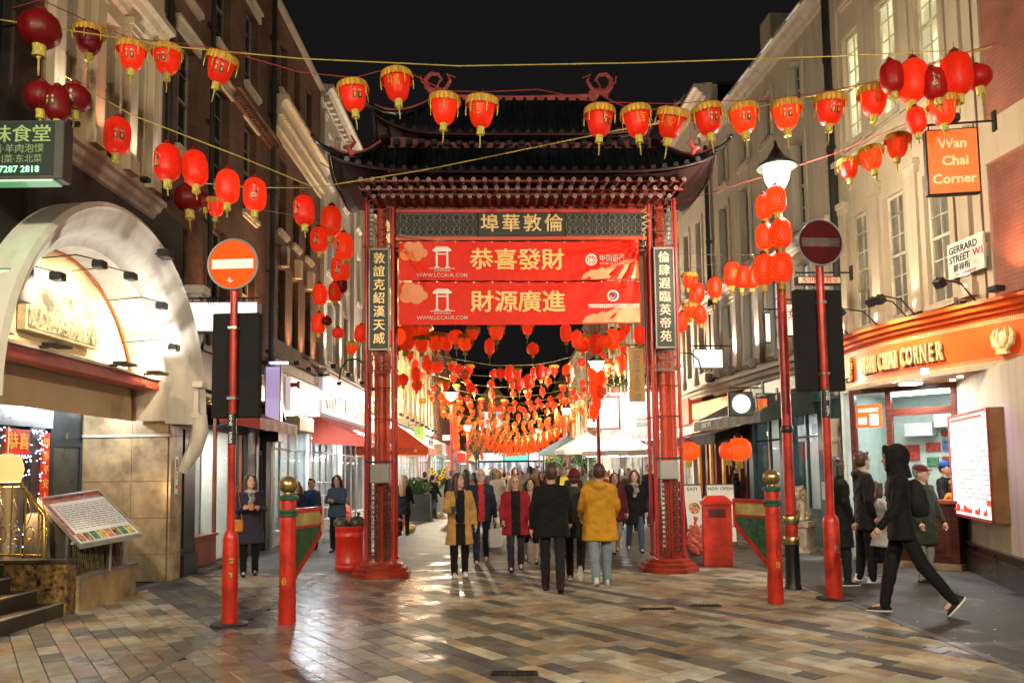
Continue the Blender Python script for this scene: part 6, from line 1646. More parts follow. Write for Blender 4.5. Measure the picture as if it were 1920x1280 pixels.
light('AREA', 'awning_lamp', (6.5, -.5, 2.9), 35, WHITE, 1.0, parent=WR, aim=(6.5, -1.2, 0))
light('AREA', 'front_lamp', (1.8, -.25, 3.1), 80, COOL, .8, parent=WR, aim=(1.6, -1.6, 0))
b = MB(); b.box(1.4, 2.2, -.3, -.2, 3.1, 3.13); b.box(6.0, 7.0, -.55, -.45, 2.91, 2.94); b.build('strip_lamp', MATS['tube_white'], WR)
# clothes-rail like menu racks outside
rk = thing('drying_rack', 'thin white metal rack outside the white restaurant', 'rack', (-4.75, 19.6, 0), R(90))
b = MB()
for x in (-.5, .5):
    for y in (-.18, .18): b.cyl((x, y, 0), (x, y, 1.45), .012, n=6)
b.build('frame', WHITEP, rk)
for z in (.5, .8, 1.1, 1.42):
    b = MB(); b.box(-.52, .52, -.2, .2, z, z + .015); b.build('shelf', WHITEP, rk)
# --- cream buildings beyond
def tall(side, Y0, L, H, m, lab, r0=4.4, cols=3, floors=3, fh=2.7, pane=DARKP, up=None, cor=1., dent=0, sash=None, win=(.62, 1.75), pil=True, x=None, kind='building', plinth=3.9, slope=0, group=None, upw=90, panes=None):
    sash = sash or SASH
    if side < 0: T = thing(kind, lab, 'building', (x if x is not None else -5.4, Y0, 0), R(90), group)
    else: T = thing(kind, lab, 'building', (x, Y0 + L, 0), R(-90) + slope, group)
    bw = L / cols; rows = []
    for k in range(floors):
        za = r0 + k * fh; rows.append((za, za + win[1] * (1 - .08 * k), [(bw * (i + .5) - win[0] / 2, bw * (i + .5) + win[0] / 2) for i in range(cols)]))
    facade(T, 0, L, plinth, H, rows, m)
    rr = random.Random(int(Y0 * 7))
    for za, zb, ws in rows:
        for xa, xb in ws: window(T, xa, xb, za, zb, (rr.choice(panes) if panes else pane), sash, 2, 4 if Y0 < 40 else 2, sill=m, surround=m if Y0 < 40 else None)
    if pil:
        for i in range(cols + 1): pilaster(T, min(L - .16, max(.16, i * bw)), plinth + .3, H - .7, m, .3, .12)
    cornice(T, 0, L, H - .35, m, cor, dent=dent); cornice(T, 0, L, plinth - .05, m, .8)
    b = MB(); b.box(0, L, .0, 6, H - .03, H + .02); b.box(-.0, .3, .35, 6, 0, H - .03); b.box(L - .3, L, .35, 6, 0, H - .03); b.build('roof', mat('dark_slate', (.03, .03, .032), rough=.6), T)
    if up:
        for i in range(cols + 1):
            xx = min(L - .16, max(.16, i * bw))
            light('SPOT', 'uplight', (xx, -.38, plinth + .35), upw, up, .05, parent=T, aim=(xx, .05, plinth + 3.6), angle=48, blend=.8)
            b = MB(); b.cbox(xx - .06, xx + .06, -.45, -.3, plinth + .2, plinth + .32, .01); b.build('spotlight', BLACK, T)
    return T
C1 = tall(-1, 22.0, 6.6, 12.8, CREAM2, 'cream building with bracketed cornice behind the left gateway post', cols=3, up=WHITE, dent=.35, cor=1.3, plinth=4.4, r0=4.9, panes=[LITW, DARKP, DARKP], upw=130)
C2 = tall(-1, 28.8, 7, 12.2, CREAM, 'pale building just right of the left gateway post', cols=3, up=WARM, cor=1.2, plinth=4.0, upw=300)
C3 = tall(-1, 35.9, 8, 11.6, CREAM, 'warmly floodlit building with orange-lit piers', cols=4, up=(1, .62, .2), plinth=4.0, r0=4.5, upw=900)
C4 = tall(-1, 44, 8, 11.2, CREAM2, 'floodlit building with amber glow at street lamp height', cols=4, up=(1, .6, .2), plinth=4.0, upw=800)
C5 = tall(-1, 52.2, 10, 10.2, BRK, 'dark brick building farther down the left side', cols=5, plinth=3.8, pil=False)
C6 = tall(-1, 62.4, 18, 11.4, BRK, 'dark brick terrace in the far left distance', cols=7, plinth=3.8, pil=False)
C7 = tall(-1, 80.6, 40, 10.6, BRK, 'unlit terrace at the far left end of the street', cols=10, plinth=3.8, pil=False)
def far_shop(side, Y0, L, x, col, es, lab, fasc, awn=None, txt=None, H=3.9, lum=7):
    T = thing('shopfront', lab, 'shop', (x, Y0 if side < 0 else Y0 + L, 0), R(90) if side < 0 else R(-90))
    shopfront(T, .2, L - .2, 2.7, mat('shop_frame_%d' % (int(Y0) % 3), [(.3, .3, .3), (.05, .12, .1), (.25, .05, .03)][int(Y0) % 3], rough=.4), lum * 1.6, (1, .93, .85), max(3, int(L / 1.3)), .4, 2.5, 'shelf', int(Y0))
    b = MB(); b.box(0, .2, -.02, .35, 0, 3.0); b.box(L - .2, L, -.02, .35, 0, 3.0); b.box(.2, L - .2, 0, .35, 2.7, 2.999); b.build('wall', mat('far_pier_%d' % (int(Y0) % 2), [(.5, .5, .48), (.2, .15, .12)][int(Y0) % 2], rough=.5), T)
    b = MB(); b.box(0, L, -.12, .3, 3.0, H - .1); b.build('fascia_board', mat('fascia_%s' % fasc[0], fasc[1], rough=.4, emit=fasc[1], es=fasc[2]), T)
    if txt: b = MB(); text(b, txt, L / 2, -.14, (3.0 + H - .1) / 2, .55, .03, .015, sx=1.1); b.build('lettering', emis('far_letters', (1, .75, .4), 1.6), T)
    if awn: awning(T, .3, L - .3, 3.0, 1.3, .5, awn)
    light('AREA', 'shop_spill', (L / 2, -.5, 2.85), 36 * L / 6, col, 1.2, parent=T, aim=(L / 2, -1.6, 0))
    b = MB(); b.box(L / 2 - .6, L / 2 + .6, -.55, -.45, 2.88, 2.91); b.build('strip_lamp', MATS['tube_white'], T)
    return T
FR = ('red', (.5, .05, .03), .5); FG = ('green', (.05, .3, .15), .8); FW = ('white', (.8, .8, .8), .7); FD = ('dark', (.03, .03, .04), 0); FY = ('amber', (.8, .45, .1), .9)
far_shop(-1, 29.1, 6.6, -5.35, WHITE, 1, 'pale green-fronted shop behind the orange street awning', ('mint', (.35, .7, .6), .5), txt='海鲜')
far_shop(-1, 36, 7.8, -5.35, WHITE, 1, 'white-lit shop below the amber floodlit building', FW, txt='金龙')
far_shop(-1, 44.1, 7.8, -5.35, WHITE, 1, 'shop with dark fascia below the second floodlit building', FD, txt='饭店')
far_shop(-1, 52.3, 9.6, -5.35, COOL, 1, 'cool-lit shop in the brick building on the far left', FW)
far_shop(-1, 62.5, 17, -5.35, WHITE, 1, 'shops at the far left end of the street', FR)
far_shop(-1, 81, 38, -5.35, WHITE, 1, 'last shops on the far left side', FY)
# orange street stall canopy
stl = thing('stall_canopy', 'orange-red pitched stall canopy just right of the left gateway post', 'canopy', (-4.15, 28.5, 0), 0)
CANV = cloth('orange_canvas', (.70, .10, .03), rough=.6, var=.12)
b = MB(); w, d = 1.25, 1.3
b.add([(-w, -d, 2.5), (w, -d, 2.5), (w, d, 2.5), (-w, d, 2.5), (0, 0, 3.35)], [(0, 1, 4), (1, 2, 4), (2, 3, 4), (3, 0, 4)])
for (xa, ya, xb, yb) in ((-w, -d, w, -d), (w, -d, w, d), (w, d, -w, d), (-w, d, -w, -d)): b.add([(xa, ya, 2.5), (xb, yb, 2.5), (xb, yb, 2.25), (xa, ya, 2.25)], [(0, 1, 2, 3)])
b.build('canopy', CANV, stl)
b = MB()
for k in range(3): b.cyl((-.8 + k * .8, -d - .012, 2.37), (-.8 + k * .8, -d - .004, 2.37), .06, n=12)
b.build('emblem', mat('canopy_emblem', (.8, .5, .2)), stl)
for x in (-w, w):
    for y in (-d, d): b = MB(); b.cyl((x, y, 0), (x, y, 2.5), .025, n=8); b.build('pole', STEEL, stl)
light('POINT', 'stall_lamp', (0, 0, 2.3), 40, WHITE, .1, parent=stl); b = MB(); b.sphere((0, 0, 2.42), .06, 8, 6); b.build('bulb', emis('bulb', (1, .93, .8), 20), stl)
# projecting signs on the left far side
def psign(px, py, Y, w, h, face, lab, txt=None, lm=None, side=-1, vert=False, size=None):
    p = at(px, py, Y); ln = []
    if txt: ln = [(txt, 0, 0, size or h * .4)] if not vert else [(c, 0, h * (.5 - (i + .6) / (len(txt) + .2)), w * .8) for i, c in enumerate(txt)]
    return sign_box(lab, tuple(p), 0, w, h, .14, face, STEEL, ln, lm or WHITEP, side=side)
psign(786, 812, 33, .42, .55, mat('sign_lime', (.35, .6, .08), rough=.5, emit=(.35, .6, .08), es=.5), 'lime green hanging sign over the left shops', '茶')
psign(822, 842, 39, .45, .55, mat('sign_brown', (.2, .12, .06), rough=.5), 'brown hanging sign left of the lamp column')
psign(838, 820, 46, .5, .3, MATS['white_lit_panel'], 'small white and blue lit sign in the left distance')
psign(865, 858, 52, .6, .7, mat('sign_far_red', (.5, .03, .02), emit=(1, .05, .02), es=.3), 'small red sign low in the left distance')

# ================================================================== right side
# --- the corner restaurant
R1 = thing('corner_restaurant', 'cream corner building with a curved orange fascia reading WAN CHAI CORNER', 'building', (6.32, 14.8, 0), math.atan2(-1, .135))
SALC = paint_wall('cream_render', (.50, .42, .30), .3)
w2 = [(.42, .92), (1.45, 1.98), (2.5, 3.05)]
facade(R1, 0, 3.68, 4.0, 13.5, [(4.15, 6.25, w2), (7.65, 9.7, w2), (10.4, 12.2, w2)], SALC)
for z0, z1 in ((4.15, 6.25), (7.65, 9.7), (10.4, 12.2)):
    for xa, xb in w2: window(R1, xa, xb, z0, z1, LITY if z0 > 7 else LITD, mat('sash_cream', (.60, .56, .42), rough=.45), 2, 6, surround=SALC, sill=SALC, fr=.05, y=.04)
for x in (.15, 1.18, 2.24, 3.4): pilaster(R1, x, 4.1, 6.6, SALC, .24, .08); pilaster(R1, x, 7.5, 13, SALC, .22, .06, cap=False)
b = MB(); b.box(0, 3.68, -.1, -.001, 7.2, 7.32); b.box(0, 3.68, -.16, -.001, 7.321, 7.42); b.build('string_course', SALC, R1)
pipe(R1, .0, .1, 14, .085, hop=8.7)
for x in (.15, 1.18, 2.24, 3.4):
    light('SPOT', 'wall_washer', (x, -.15, 4.05), 85, (1, .86, .66), .03, parent=R1, aim=(x, -.07, 7.2), angle=26, blend=.5)
    b = MB(); b.cbox(x - .04, x + .04, -.24, -.12, 3.98, 4.04, .008); b.build('uplighter', BLACK, R1)
# salmon brick neighbour, nearer than the corner
R0 = thing('brick_building', 'salmon-painted brick wall at the far right edge', 'building', (6.84, 11.08, 0), math.atan2(-1, .10))
facade(R0, 0, 6, 4.0, 13, [], BRKS)
b = MB(); b.box(0, .12, -.04, -.001, 4.0, 13); b.build('quoin_strip', SALC, R0)
b = MB(); b.box(.12, 6, -.07, -.001, 5.9, 6.5); b.build('band', SALC, R0)
light('SPOT', 'wall_washer', (.5, -.3, 4.1), 30, (1, .35, .18), .05, parent=R0, aim=(.8, .1, 6), angle=90, blend=.9)
b = MB(); b.cbox(.42, .58, -.38, -.22, 3.98, 4.06, .01); b.build('uplighter', BLACK, R0)
# curved fascia
fp = [Vector(q) for q in ((6.28, 15.4), (6.22, 14.6), (6.2, 13.8), (6.25, 13.1), (6.4, 12.4), (6.62, 11.75), (6.88, 11.0), (7.25, 10.1), (7.7, 9.2))]
def cr(P_, n=8):
    out = []
    for i in range(len(P_) - 1):
        p0 = P_[max(i - 1, 0)]; p1 = P_[i]; p2 = P_[i + 1]; p3 = P_[min(i + 2, len(P_) - 1)]
        for k in range(n):
            t = k / n; out.append(.5 * ((2 * p1) + (p2 - p0) * t + (2 * p0 - 5 * p1 + 4 * p2 - p3) * t * t + (3 * p1 - p0 - 3 * p2 + p3) * t ** 3))
    return out + [P_[-1]]
fc = cr(fp); fl = [0]
for a, c_ in zip(fc, fc[1:]): fl.append(fl[-1] + (c_ - a).length)
def fpos(s, out=0):
    for i in range(len(fl) - 1):
        if fl[i + 1] >= s or i == len(fl) - 2:
            t = (s - fl[i]) / (fl[i + 1] - fl[i]); p = fc[i].lerp(fc[i + 1], t); d = (fc[i + 1] - fc[i]).normalized()
            q = Vector((d.y, -d.x)) # right of travel (towards -x: travel is -y) 
            return p + q * out, d
ORF = mat('fascia_orange', (.85, .11, .012), rough=.38, var=.06, bump=.05, coat=.15)
FA = thing('shop_fascia', 'long curved orange shop fascia with gilt raised letters WAN CHAI CORNER', 'shop sign', (0, 0, 0))
def fsweep(poly, name, m, parent=FA, smooth=40, s0=0, s1=None):
    b = MB(); pts = [(p.x, p.y, 0) for p in fc]; b.sweep(poly, pts); return b.build(name, m, parent, smooth=smooth)
fsweep([(0, 3.08), (.02, 3.08), (.05, 3.7), (0, 3.7)], 'board', ORF)
fsweep([(0, 3.7), (.06, 3.701), (.08, 3.74), (.14, 3.76), (.15, 3.80), (.22, 3.82), (.24, 3.88), (.30, 3.9), (.30, 3.95), (0, 3.97)], 'cornice', ORF)
fsweep([(-.9, 3.0), (.06, 3.0), (.07, 3.075), (-.9, 3.075)], 'soffit', SALC)
# greek key bands
def key(b, z, hgt, s0, s1, out):
    s = s0; h = hgt
    while s < s1:
        for (u0, v0, u1, v1) in ((0, 0, 1, .14), (0, .14, .14, 1), (.14, .86, .86, 1), (.72, .35, .86, .86), (.36, .35, .72, .49)):
            p, d = fpos(s + u0 * h, out); p2, _ = fpos(s + u1 * h, out); q = Vector((d.y, -d.x))
            vs = []
            for (pp, zz) in ((p, z + v0 * h), (p2, z + v0 * h), (p2, z + v1 * h), (p, z + v1 * h)): vs.append((pp.x, pp.y, zz))
            b.add(vs, [(0, 1, 2, 3)])
        s += h * 1.15
b = MB(); key(b, 3.1, .055, .1, fl[-1] - 1, .032); key(b, 3.63, .055, .1, fl[-1] - 1, .054); b.build('key_pattern', mat('gilt_pale', (.75, .55, .30), rough=.4, metal=.2), FA)
fsweep([(.02, 3.085), (.035, 3.085), (.035, 3.098), (.02, 3.098)], 'moulding', MATS['gilt_pale'])
GLT = mat('gilt_letters', (.80, .60, .30), rough=.4, metal=.2, var=.15, scale=20)
# raised letters, each its own part
def fletter(ch, s, z, size, depth=.05, mt=GOLD, sx=1.):
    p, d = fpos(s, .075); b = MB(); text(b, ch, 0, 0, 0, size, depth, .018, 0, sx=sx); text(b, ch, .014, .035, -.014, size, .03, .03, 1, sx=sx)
    o = b.build('letter', [GLT, mat('letter_dark_side', (.12, .04, .01), rough=.5)], FA); o.location = (p.x, p.y, z); o.rotation_euler = (0, 0, math.atan2(d.y, d.x))  # darker, heavier copy set behind and below each letter
s = 0
def s_at(px, z=3.38):
    best = None
    for i, p in enumerate(fc):
        d = ray(px, 640); 
        e = abs(p.x / p.y - d.x / d.y)
        if best is None or e < best[0]: best = (e, fl[i])
    return best[1]
a0, a1 = s_at(1622), s_at(1772)
wd = {' ': .5, 'I': .5, 'W': 1.25}
tot = sum(wd.get(c, 1) for c in 'WAN CHAI CORNER'); s = a0
for ch in 'WAN CHAI CORNER':
    w = wd.get(ch, 1) * (a1 - a0) / tot
    if ch != ' ': fletter(ch, s + w / 2, 3.36, .40, sx=.50 * (a1 - a0) / 2.2)
    s += w
fletter('灣', s_at(1595), 3.36, .46, sx=.8)
# gilt lotus emblem near the right end
p, d = fpos(s_at(1888), .1); em = bpy.data.objects.new('lotus_emblem', None); COL.objects.link(em); em.parent = FA; em.location = (p.x, p.y, 3.17); em.rotation_euler = (0, 0, math.atan2(d.y, d.x))
b = MB(); b.prism([(-.09, 0), (.09, 0), (.07, .05), (.10, .08), (-.10, .08), (-.07, .05)], -.05, .02)
b.sphere((0, -.01, .2), (.05, .045, .13), 10, 8)
for sx in (-1, 1):
    b.tube([(sx * .03, 0, .08), (sx * .12, 0, .14), (sx * .15, 0, .27), (sx * .11, 0, .36)], [.03, .05, .035, .01], 8); b.tube([(sx * .02, -.02, .1), (sx * .07, -.03, .2), (sx * .05, -.02, .38)], [.03, .045, .008], 8)
b.build('lotus', GLT, em, smooth=True)
# spotlights reaching over the fascia
for px in (1600, 1652, 1708, 1722, 1838):
    s = s_at(px); p, d = fpos(s, .0); q = Vector((d.y, -d.x)); lp = p + q * .75; b = MB()
    b.tube([(p.x, p.y, 3.97), (p.x + q.x * .3, p.y + q.y * .3, 4.25), (lp.x, lp.y, 4.3)], .012, 6); a = math.atan2(d.y, d.x)
    b.cbox(-.07, .07, -.06, .06, -.16, -.02, .015, M=Matrix.Translation((lp.x, lp.y, 4.3)) @ Matrix.Rotation(a, 4, 'Z') @ Matrix.Rotation(R(35), 4, 'X')); b.build('spotlight', BLACK, FA)
    light('SPOT', 'spot_light', (lp.x, lp.y, 4.14), 26, (1, .82, .58), .04, parent=FA, aim=(p.x, p.y, 3.35), angle=85, blend=.7)
# ground floor: panelled counter kiosk facing the corner, wall with menu case
GF = thing('takeaway_kiosk', 'dark wood framed takeaway window and counter under the orange fascia', 'kiosk', (6.02, 14.05, 0), math.atan2(12.8 - 14.05, 7.23 - 6.02))
Lk = math.hypot(12.8 - 14.05, 7.23 - 6.02)  # 1.74
SK = 1.02 / 1.74
b = MB()
for x in (0, .62, Lk - .09): b.box(x, x + .09, 0, .1, .0 if x < .1 else 1.08, 3.0)
b.box(.09, .62, .005, .095, 2.92, 3.0); b.box(.71, Lk - .09, .005, .095, 2.5, 2.62); b.box(.71, Lk - .09, .005, .095, 2.92, 3.0); b.box(.09, .62, .005, .095, .5, .58)
b.build('frame', DKWOOD, GF)
b = MB(); b.box(.09, .62, .04, .05, .58, 2.92); b.build('pane', GLASS, GF); b = MB(); b.box(.71, Lk - .09, .04, .05, 2.62, 2.92); b.build('pane', GLASS, GF); b = MB(); b.box(.71, Lk - .09, .04, .05, 1.42, 2.5)
b = MB(); b.box(.5, Lk + .05, -.42, .12, .1, 1.04); 
for (xa, xb) in ((.58, Lk - .06),): b.box(xa, xb, -.435, -.421, .2, .94)
b.build('counter', DKWOOD, GF)
b = MB(); b.box(.58 + .1, Lk - .16, -.445, -.436, .3, .84); b.build('counter_panel', DKWOOD, GF)
b = MB(); b.box(.44, Lk + .09, -.5, .12, 1.04, 1.09); b.build('counter_top', mat('counter_red_wood', (.22, .05, .03), rough=.3, coat=.4), GF)
b = MB(); b.box(.48, Lk + .07, -.45, .1, 0, .1); b.build('kick_board', mat('worn_board', (.3, .22, .14), rough=.6, var=.3), GF)
b = MB(); b.box(.12, .56, -.02, .0, 2.32, 2.72); mp_ = b.build('lit_menu', emis('menu_orange', (1, .12, .015), .8, (.4, .05, .01)), GF)
b = MB(); text(b, 'DESSERT', .34, -.026, 2.62, .09, .004, .02); b.box(.16, .3, -.026, -.021, 2.38, 2.5); b.box(.36, .5, -.026, -.021, 2.36, 2.55); b.build('lettering', emis('menu_yellow', (1, .75, .4), .9), mp_)
# kitchen behind
KW = mat('kitchen_mint', (.62, .70, .66), rough=.4, var=.08)
b = MB(); b.box(-.2, Lk + .6, 2.2, 2.25, 0, 3.0); b.box(-.2, -.15, .12, 2.2, 0, 3.0); b.box(Lk + .0, Lk + .04, .12, 2.2, 0, 3.0); b.build('kitchen_wall', KW, GF)
b = MB(); b.box(-.2, Lk + .6, .1, 2.2, 2.97, 2.995); b.build('ceiling', WHT, GF)
b = MB(); b.box(.3, 1.4, .9, 1.3, 2.94, 2.965); b.build('ceiling_light', emis('kitchen_light', (.92, 1, .95), 14), GF)
for (x, z, w, h, m_) in ((1.0, 2.0, .25, .16, 'goods_red'), (1.28, 2.02, .22, .2, 'goods_blue'), (1.28, 2.24, .25, .08, 'goods_red'), (1.28, 1.78, .26, .06, 'goods_red'), (.98, 1.72, .2, .16, 'goods_green'), (1.3, 1.62, .22, .14, 'goods_green'), (.6, 1.9, .3, .3, 'goods_red'), (1.3, 2.5, .2, .22, 'goods_brown')):
    b = MB(); b.box(x - w / 2 - .35, x + w / 2 - .35, 2.15, 2.19, z - h / 2, z + h / 2); b.build('poster', MATS[m_], GF)
b = MB(); b.cbox(.25, .75, 1.85, 2.15, 2.2, 2.45, .01); b.cbox(.78, 1.3, 1.85, 2.15, 2.35, 2.6, .01); b.build('extractor', WHT, GF)
# cream wall with menu case to the right
RW = thing('wall', 'cream ground floor wall carrying the lit menu case', 'wall', (7.25, 12.82, 0), math.atan2(9.2 - 12.82, 6.2 - 7.25))
b = MB(); b.box(0, 3.8, 0, .3, .42, 3.0); b.build('wall', SALC, RW)
b = MB(); b.box(-.02, 3.8, -.06, .3, 0, .42); b.box(-.02, 3.8, -.09, -.001, .421, .46); b.box(-.02, 3.8, -.07, -.061, .30, .33); b.build('skirting', mat('black_gloss_skirting', (.03, .022, .018), rough=.3, coat=.4), RW)
MC = thing('menu_case', 'tall wall-mounted menu case with a glowing white menu', 'menu board', (0, 0, 0)); MC.location = RW.location; MC.rotation_euler = RW.rotation_euler
def rw_x(px):
    d = ray(px, 900); k = d.x / d.y; ax, ay = 7.25, 12.82; ux, uy = math.cos(RW.rotation_euler.z), math.sin(RW.rotation_euler.z)
    return (k * ay - ax) / (ux - k * uy)
xa, xb = rw_x(1810), rw_x(1890)
b = MB(); b.box(xa, xb, -.18, -.002, .86, 2.42); b.build('case', mat('brown_case', (.34, .16, .06), rough=.4, var=.15), MC)
b = MB(); b.box(xa + .04, xb - .04, -.19, -.181, .9, 2.38)
mf = b.build('menu_face', emis('menu_white', (1, .98, .95), .95), MC)
b = MB(); b.box(xa, xb, -.21, -.181, .86, .9); b.box(xa, xb, -.21, -.181, 2.38, 2.42); b.box(xa, xa + .04, -.21, -.181, .9, 2.38); b.box(xb - .04, xb, -.21, -.181, .9, 2.38); b.build('frame', mat('case_frame_red', (.35, .06, .03), rough=.4), MC)
rr = random.Random(6); b = MB(); W_ = xb - xa
for r_ in range(17):
    x = xa + .08; z = 2.22 - r_ * .066
    while x < xb - .14:
        w = rr.uniform(.02, .09); b.box(x, x + w, -.194, -.191, z, z + .02); x += w + rr.uniform(.015, .05)
b.build('lettering', mat('menu_grey_ink', (.28, .28, .28), rough=.6, emit=(.5, .5, .5), es=.1), mf, kind='stuff')
b = MB(); b.box(xa + .08, xb - .3, -.194, -.191, 2.31, 2.35); b.box(xb - .3, xb - .08, -.194, -.191, 1.08, 1.16)
for k in range(26): x = xa + .06 + rr.random() ** .8 * (W_ - .14); b.cyl((x, -.191, .94 + rr.random() * .12), (x, -.194, .94), .022, n=6)
b.build('print_red', mat('menu_red_print', (.7, .06, .03), rough=.5, emit=(1, .1, .05), es=.35), mf)
for (x, c_) in ((.35, WHITE), (.8, WHITE)):
    light('SPOT', 'downlight', (x + .1, -.15, 2.96), 14, (1, .85, .62), .02, parent=RW, aim=(x + .1, .0, 1.6), angle=70, blend=.5)
    b = MB(); b.cyl((x + .1, -.15, 2.975), (x + .1, -.15, 2.999), .04, n=10); b.build('downlight', emis('downlight', (1, .9, .75), 8), RW)
light('SPOT', 'violet_spot', (2.2, -.9, 2.9), 34, (.45, .35, 1), .05, parent=RW, aim=(2.3, 0, 1.6), angle=75, blend=.8)
b = MB(); b.cyl((2.2, -.9, 2.92), (2.2, -.9, 3.0), .05, n=10); b.build('downlight', emis('violet_lamp', (.5, .4, 1), 6), RW)
light('AREA', 'soffit_light', (6.55, 12.9, 2.97), 38, WHITE, .6, aim=(6.3, 12.6, 0))
b = MB(); b.cbox(6.4, 6.7, 12.8, 13.0, 2.965, 2.998, .01); tag(b.build('soffit_lamp', emis('soffit_lamp', (1, .93, .8), 6)), 'flat lamp in the soffit above the takeaway counter', 'lamp')
# hanging sign
p = at(1784, 305, 9.6)
hs = sign_box('orange hanging sign reading Wan Chai Corner under a black wall bracket', tuple(p), R(-8), .62, .84, .10, mat('sign_orange_lit', (.80, .16, .03), rough=.45, emit=(1, .13, .015), es=.65), BLACK, [('Wan', .0, .22, .17, .022, 1.), ('Chai', .02, .0, .17, .022, 1.), ('Corner', .0, -.23, .17, .022, 1.)], mat('sign_cream_letters', (.85, .68, .35), rough=.4, emit=(1, .75, .4), es=.35), side=1)  # emission put into face and letters to add to the spotlight's light
b = MB(); b.cbox(-.06, .06, -.2, -.06, .46, .56, .012); b.build('spotlight', BLACK, hs)
light('SPOT', 'sign_spot', (-.12, -.3, .52), 50, WHITE, .03, parent=hs, aim=(-.12, -.05, .2), angle=80, blend=.8)
# street name plate
PLr = thing('street_name_plate', 'white street name plate reading GERRARD STREET W1', 'street sign', tuple(R1.location), R1.rotation_euler.z)
def r1_x(px, X0=(6.32, 14.8), a=None):
    d = ray(px, 500); k = d.x / d.y; a = math.atan2(-1, .135); return (k * X0[1] - X0[0]) / (math.cos(a) - k * math.sin(a))
xa, xb = 3.1, 3.85
b = MB(); b.box(xa, xb, -.13, -.10, 4.42, 4.95); pp = b.build('plate', mat('enamel_plate', (.62, .66, .60), rough=.3, var=.04), PLr)
b = MB(); text(b, 'GERRARD', (xa + xb) / 2 - .04, -.134, 4.83, .145, .004, .012, sx=.92); text(b, 'STREET', (xa + xb) / 2 - .12, -.134, 4.69, .145, .004, .012, sx=.9); text(b, '爵祿街', (xa + xb) / 2 - .08, -.134, 4.55, .12, .004, .008); b.build('lettering', BLACK, pp)
b = MB(); text(b, 'W1', (xa + xb) / 2 + .27, -.134, 4.69, .145, .004, .012); text(b, 'CITY OF WESTMINSTER', (xa + xb) / 2, -.134, 4.455, .04, .004, .004); b.build('lettering', mat('plate_red', (.6, .03, .03)), pp)
b = MB(); b.box(xa + .05, xb - .05, -.10, -.0, 4.6, 4.8); b.build('batten', SALC, PLr)
# --- pale terraces
a2 = math.atan2(-1, .1)
R2 = thing('terrace_building', 'grey stucco building with black drainpipe and uplit white pilasters behind the lamp post', 'building', (5.63, 21.7, 0), a2)
w3 = [(.8, 1.35), (2.2, 2.75), (3.6, 4.15), (5.1, 5.65)]
facade(R2, 0, 6.85, 4.0, 11.2, [(4.25, 5.95, w3), (6.7, 8.6, w3), (9.2, 10.3, w3)], GREYW)
for z0, z1 in ((4.25, 5.95), (6.7, 8.6), (9.2, 10.3)):
    for xa, xb in w3: window(R2, xa, xb, z0, z1, DARKP if z0 > 5 else LITW, mat('sash_dull', (.3, .28, .24), rough=.5), 2, 4, surround=GREYW, sill=GREYW)
for x in (.2, 1.78, 3.18, 4.6, 6.3):
    pilaster(R2, x, 4.1, 6.1, CREAM2, .26, .12)
    light('SPOT', 'uplight', (x, -.24, 4.3), 110, WHITE, .03, parent=R2, aim=(x, -.05, 6.4), angle=46, blend=.7)
    b = MB(); b.lathe([(.06, 0), (.09, .04), (.10, .22), (.08, .24)], 12, (x, -.26, 3.98)); b.build('planter_light', mat('stone_urn', (.35, .32, .28)), R2)
cornice(R2, 0, 6.85, 10.75, GREYW, 1.1); cornice(R2, 0, 6.85, 6.2, GREYW, .9); cornice(R2, 0, 6.85, 3.62, STONE, 1.1)
b = MB()
for k in range(5): b.box(.6 + k * 1.3, 1.2 + k * 1.3, -.36, -.33, 10.98, 11.02)
b.build('edge_clip', WHITEP, R2)
b = MB(); b.box(0, 6.85, .2, 5, 11.2, 11.25); b.add([(0, .3, 11.25), (6.85, .3, 11.25), (6.85, 1.6, 13.3), (0, 1.6, 13.3)], [(0, 1, 2, 3)]); b.build('roof', MATS['dark_slate'], R2)
b = MB(); b.box(2.4, 3.0, .6, 1.8, 11.2, 12.9); b.build('chimney', GREYW, R2)
pipe(R2, .05, 3.9, 10.7, .06)
R3 = thing('terrace_building', 'cream building with dark tall windows just right of the right gateway post', 'building', (5.32, 27.5, 0), math.atan2(-1, .053))
w4 = [(.6, 1.1), (1.9, 2.4), (3.2, 3.7), (4.5, 5.0)]
facade(R3, 0, 5.8, 4.0, 12.6, [(4.4, 6.1, w4), (6.9, 8.9, w4), (9.6, 11.3, w4)], CREAM2)
for z0, z1 in ((4.4, 6.1), (6.9, 8.9), (9.6, 11.3)):
    for xa, xb in w4: window(R3, xa, xb, z0, z1, DARKP, MATS['sash_grey'], 2, 4, surround=CREAM2)
for x in (.2, 1.5, 2.8, 4.1, 5.6): 
    pilaster(R3, x, 4.1, 6.3, CREAM2, .26, .1); light('SPOT', 'uplight', (x, -.3, 4.2), 200, (1, .72, .5), .03, parent=R3, aim=(x, -.05, 7), angle=50, blend=.8)
cornice(R3, 0, 5.8, 12.2, CREAM2, 1.2); cornice(R3, 0, 5.8, 6.4, CREAM2, .9); cornice(R3, 0, 5.8, 3.7, CREAM2, .9)
b = MB(); b.box(0, 5.8, .2, 6, 12.55, 12.65); b.build('roof', MATS['dark_slate'], R3)
b = MB(); b.box(-.01, .3, .36, 7, 0, 12.5); b.build('side_wall', CREAM2, R3)
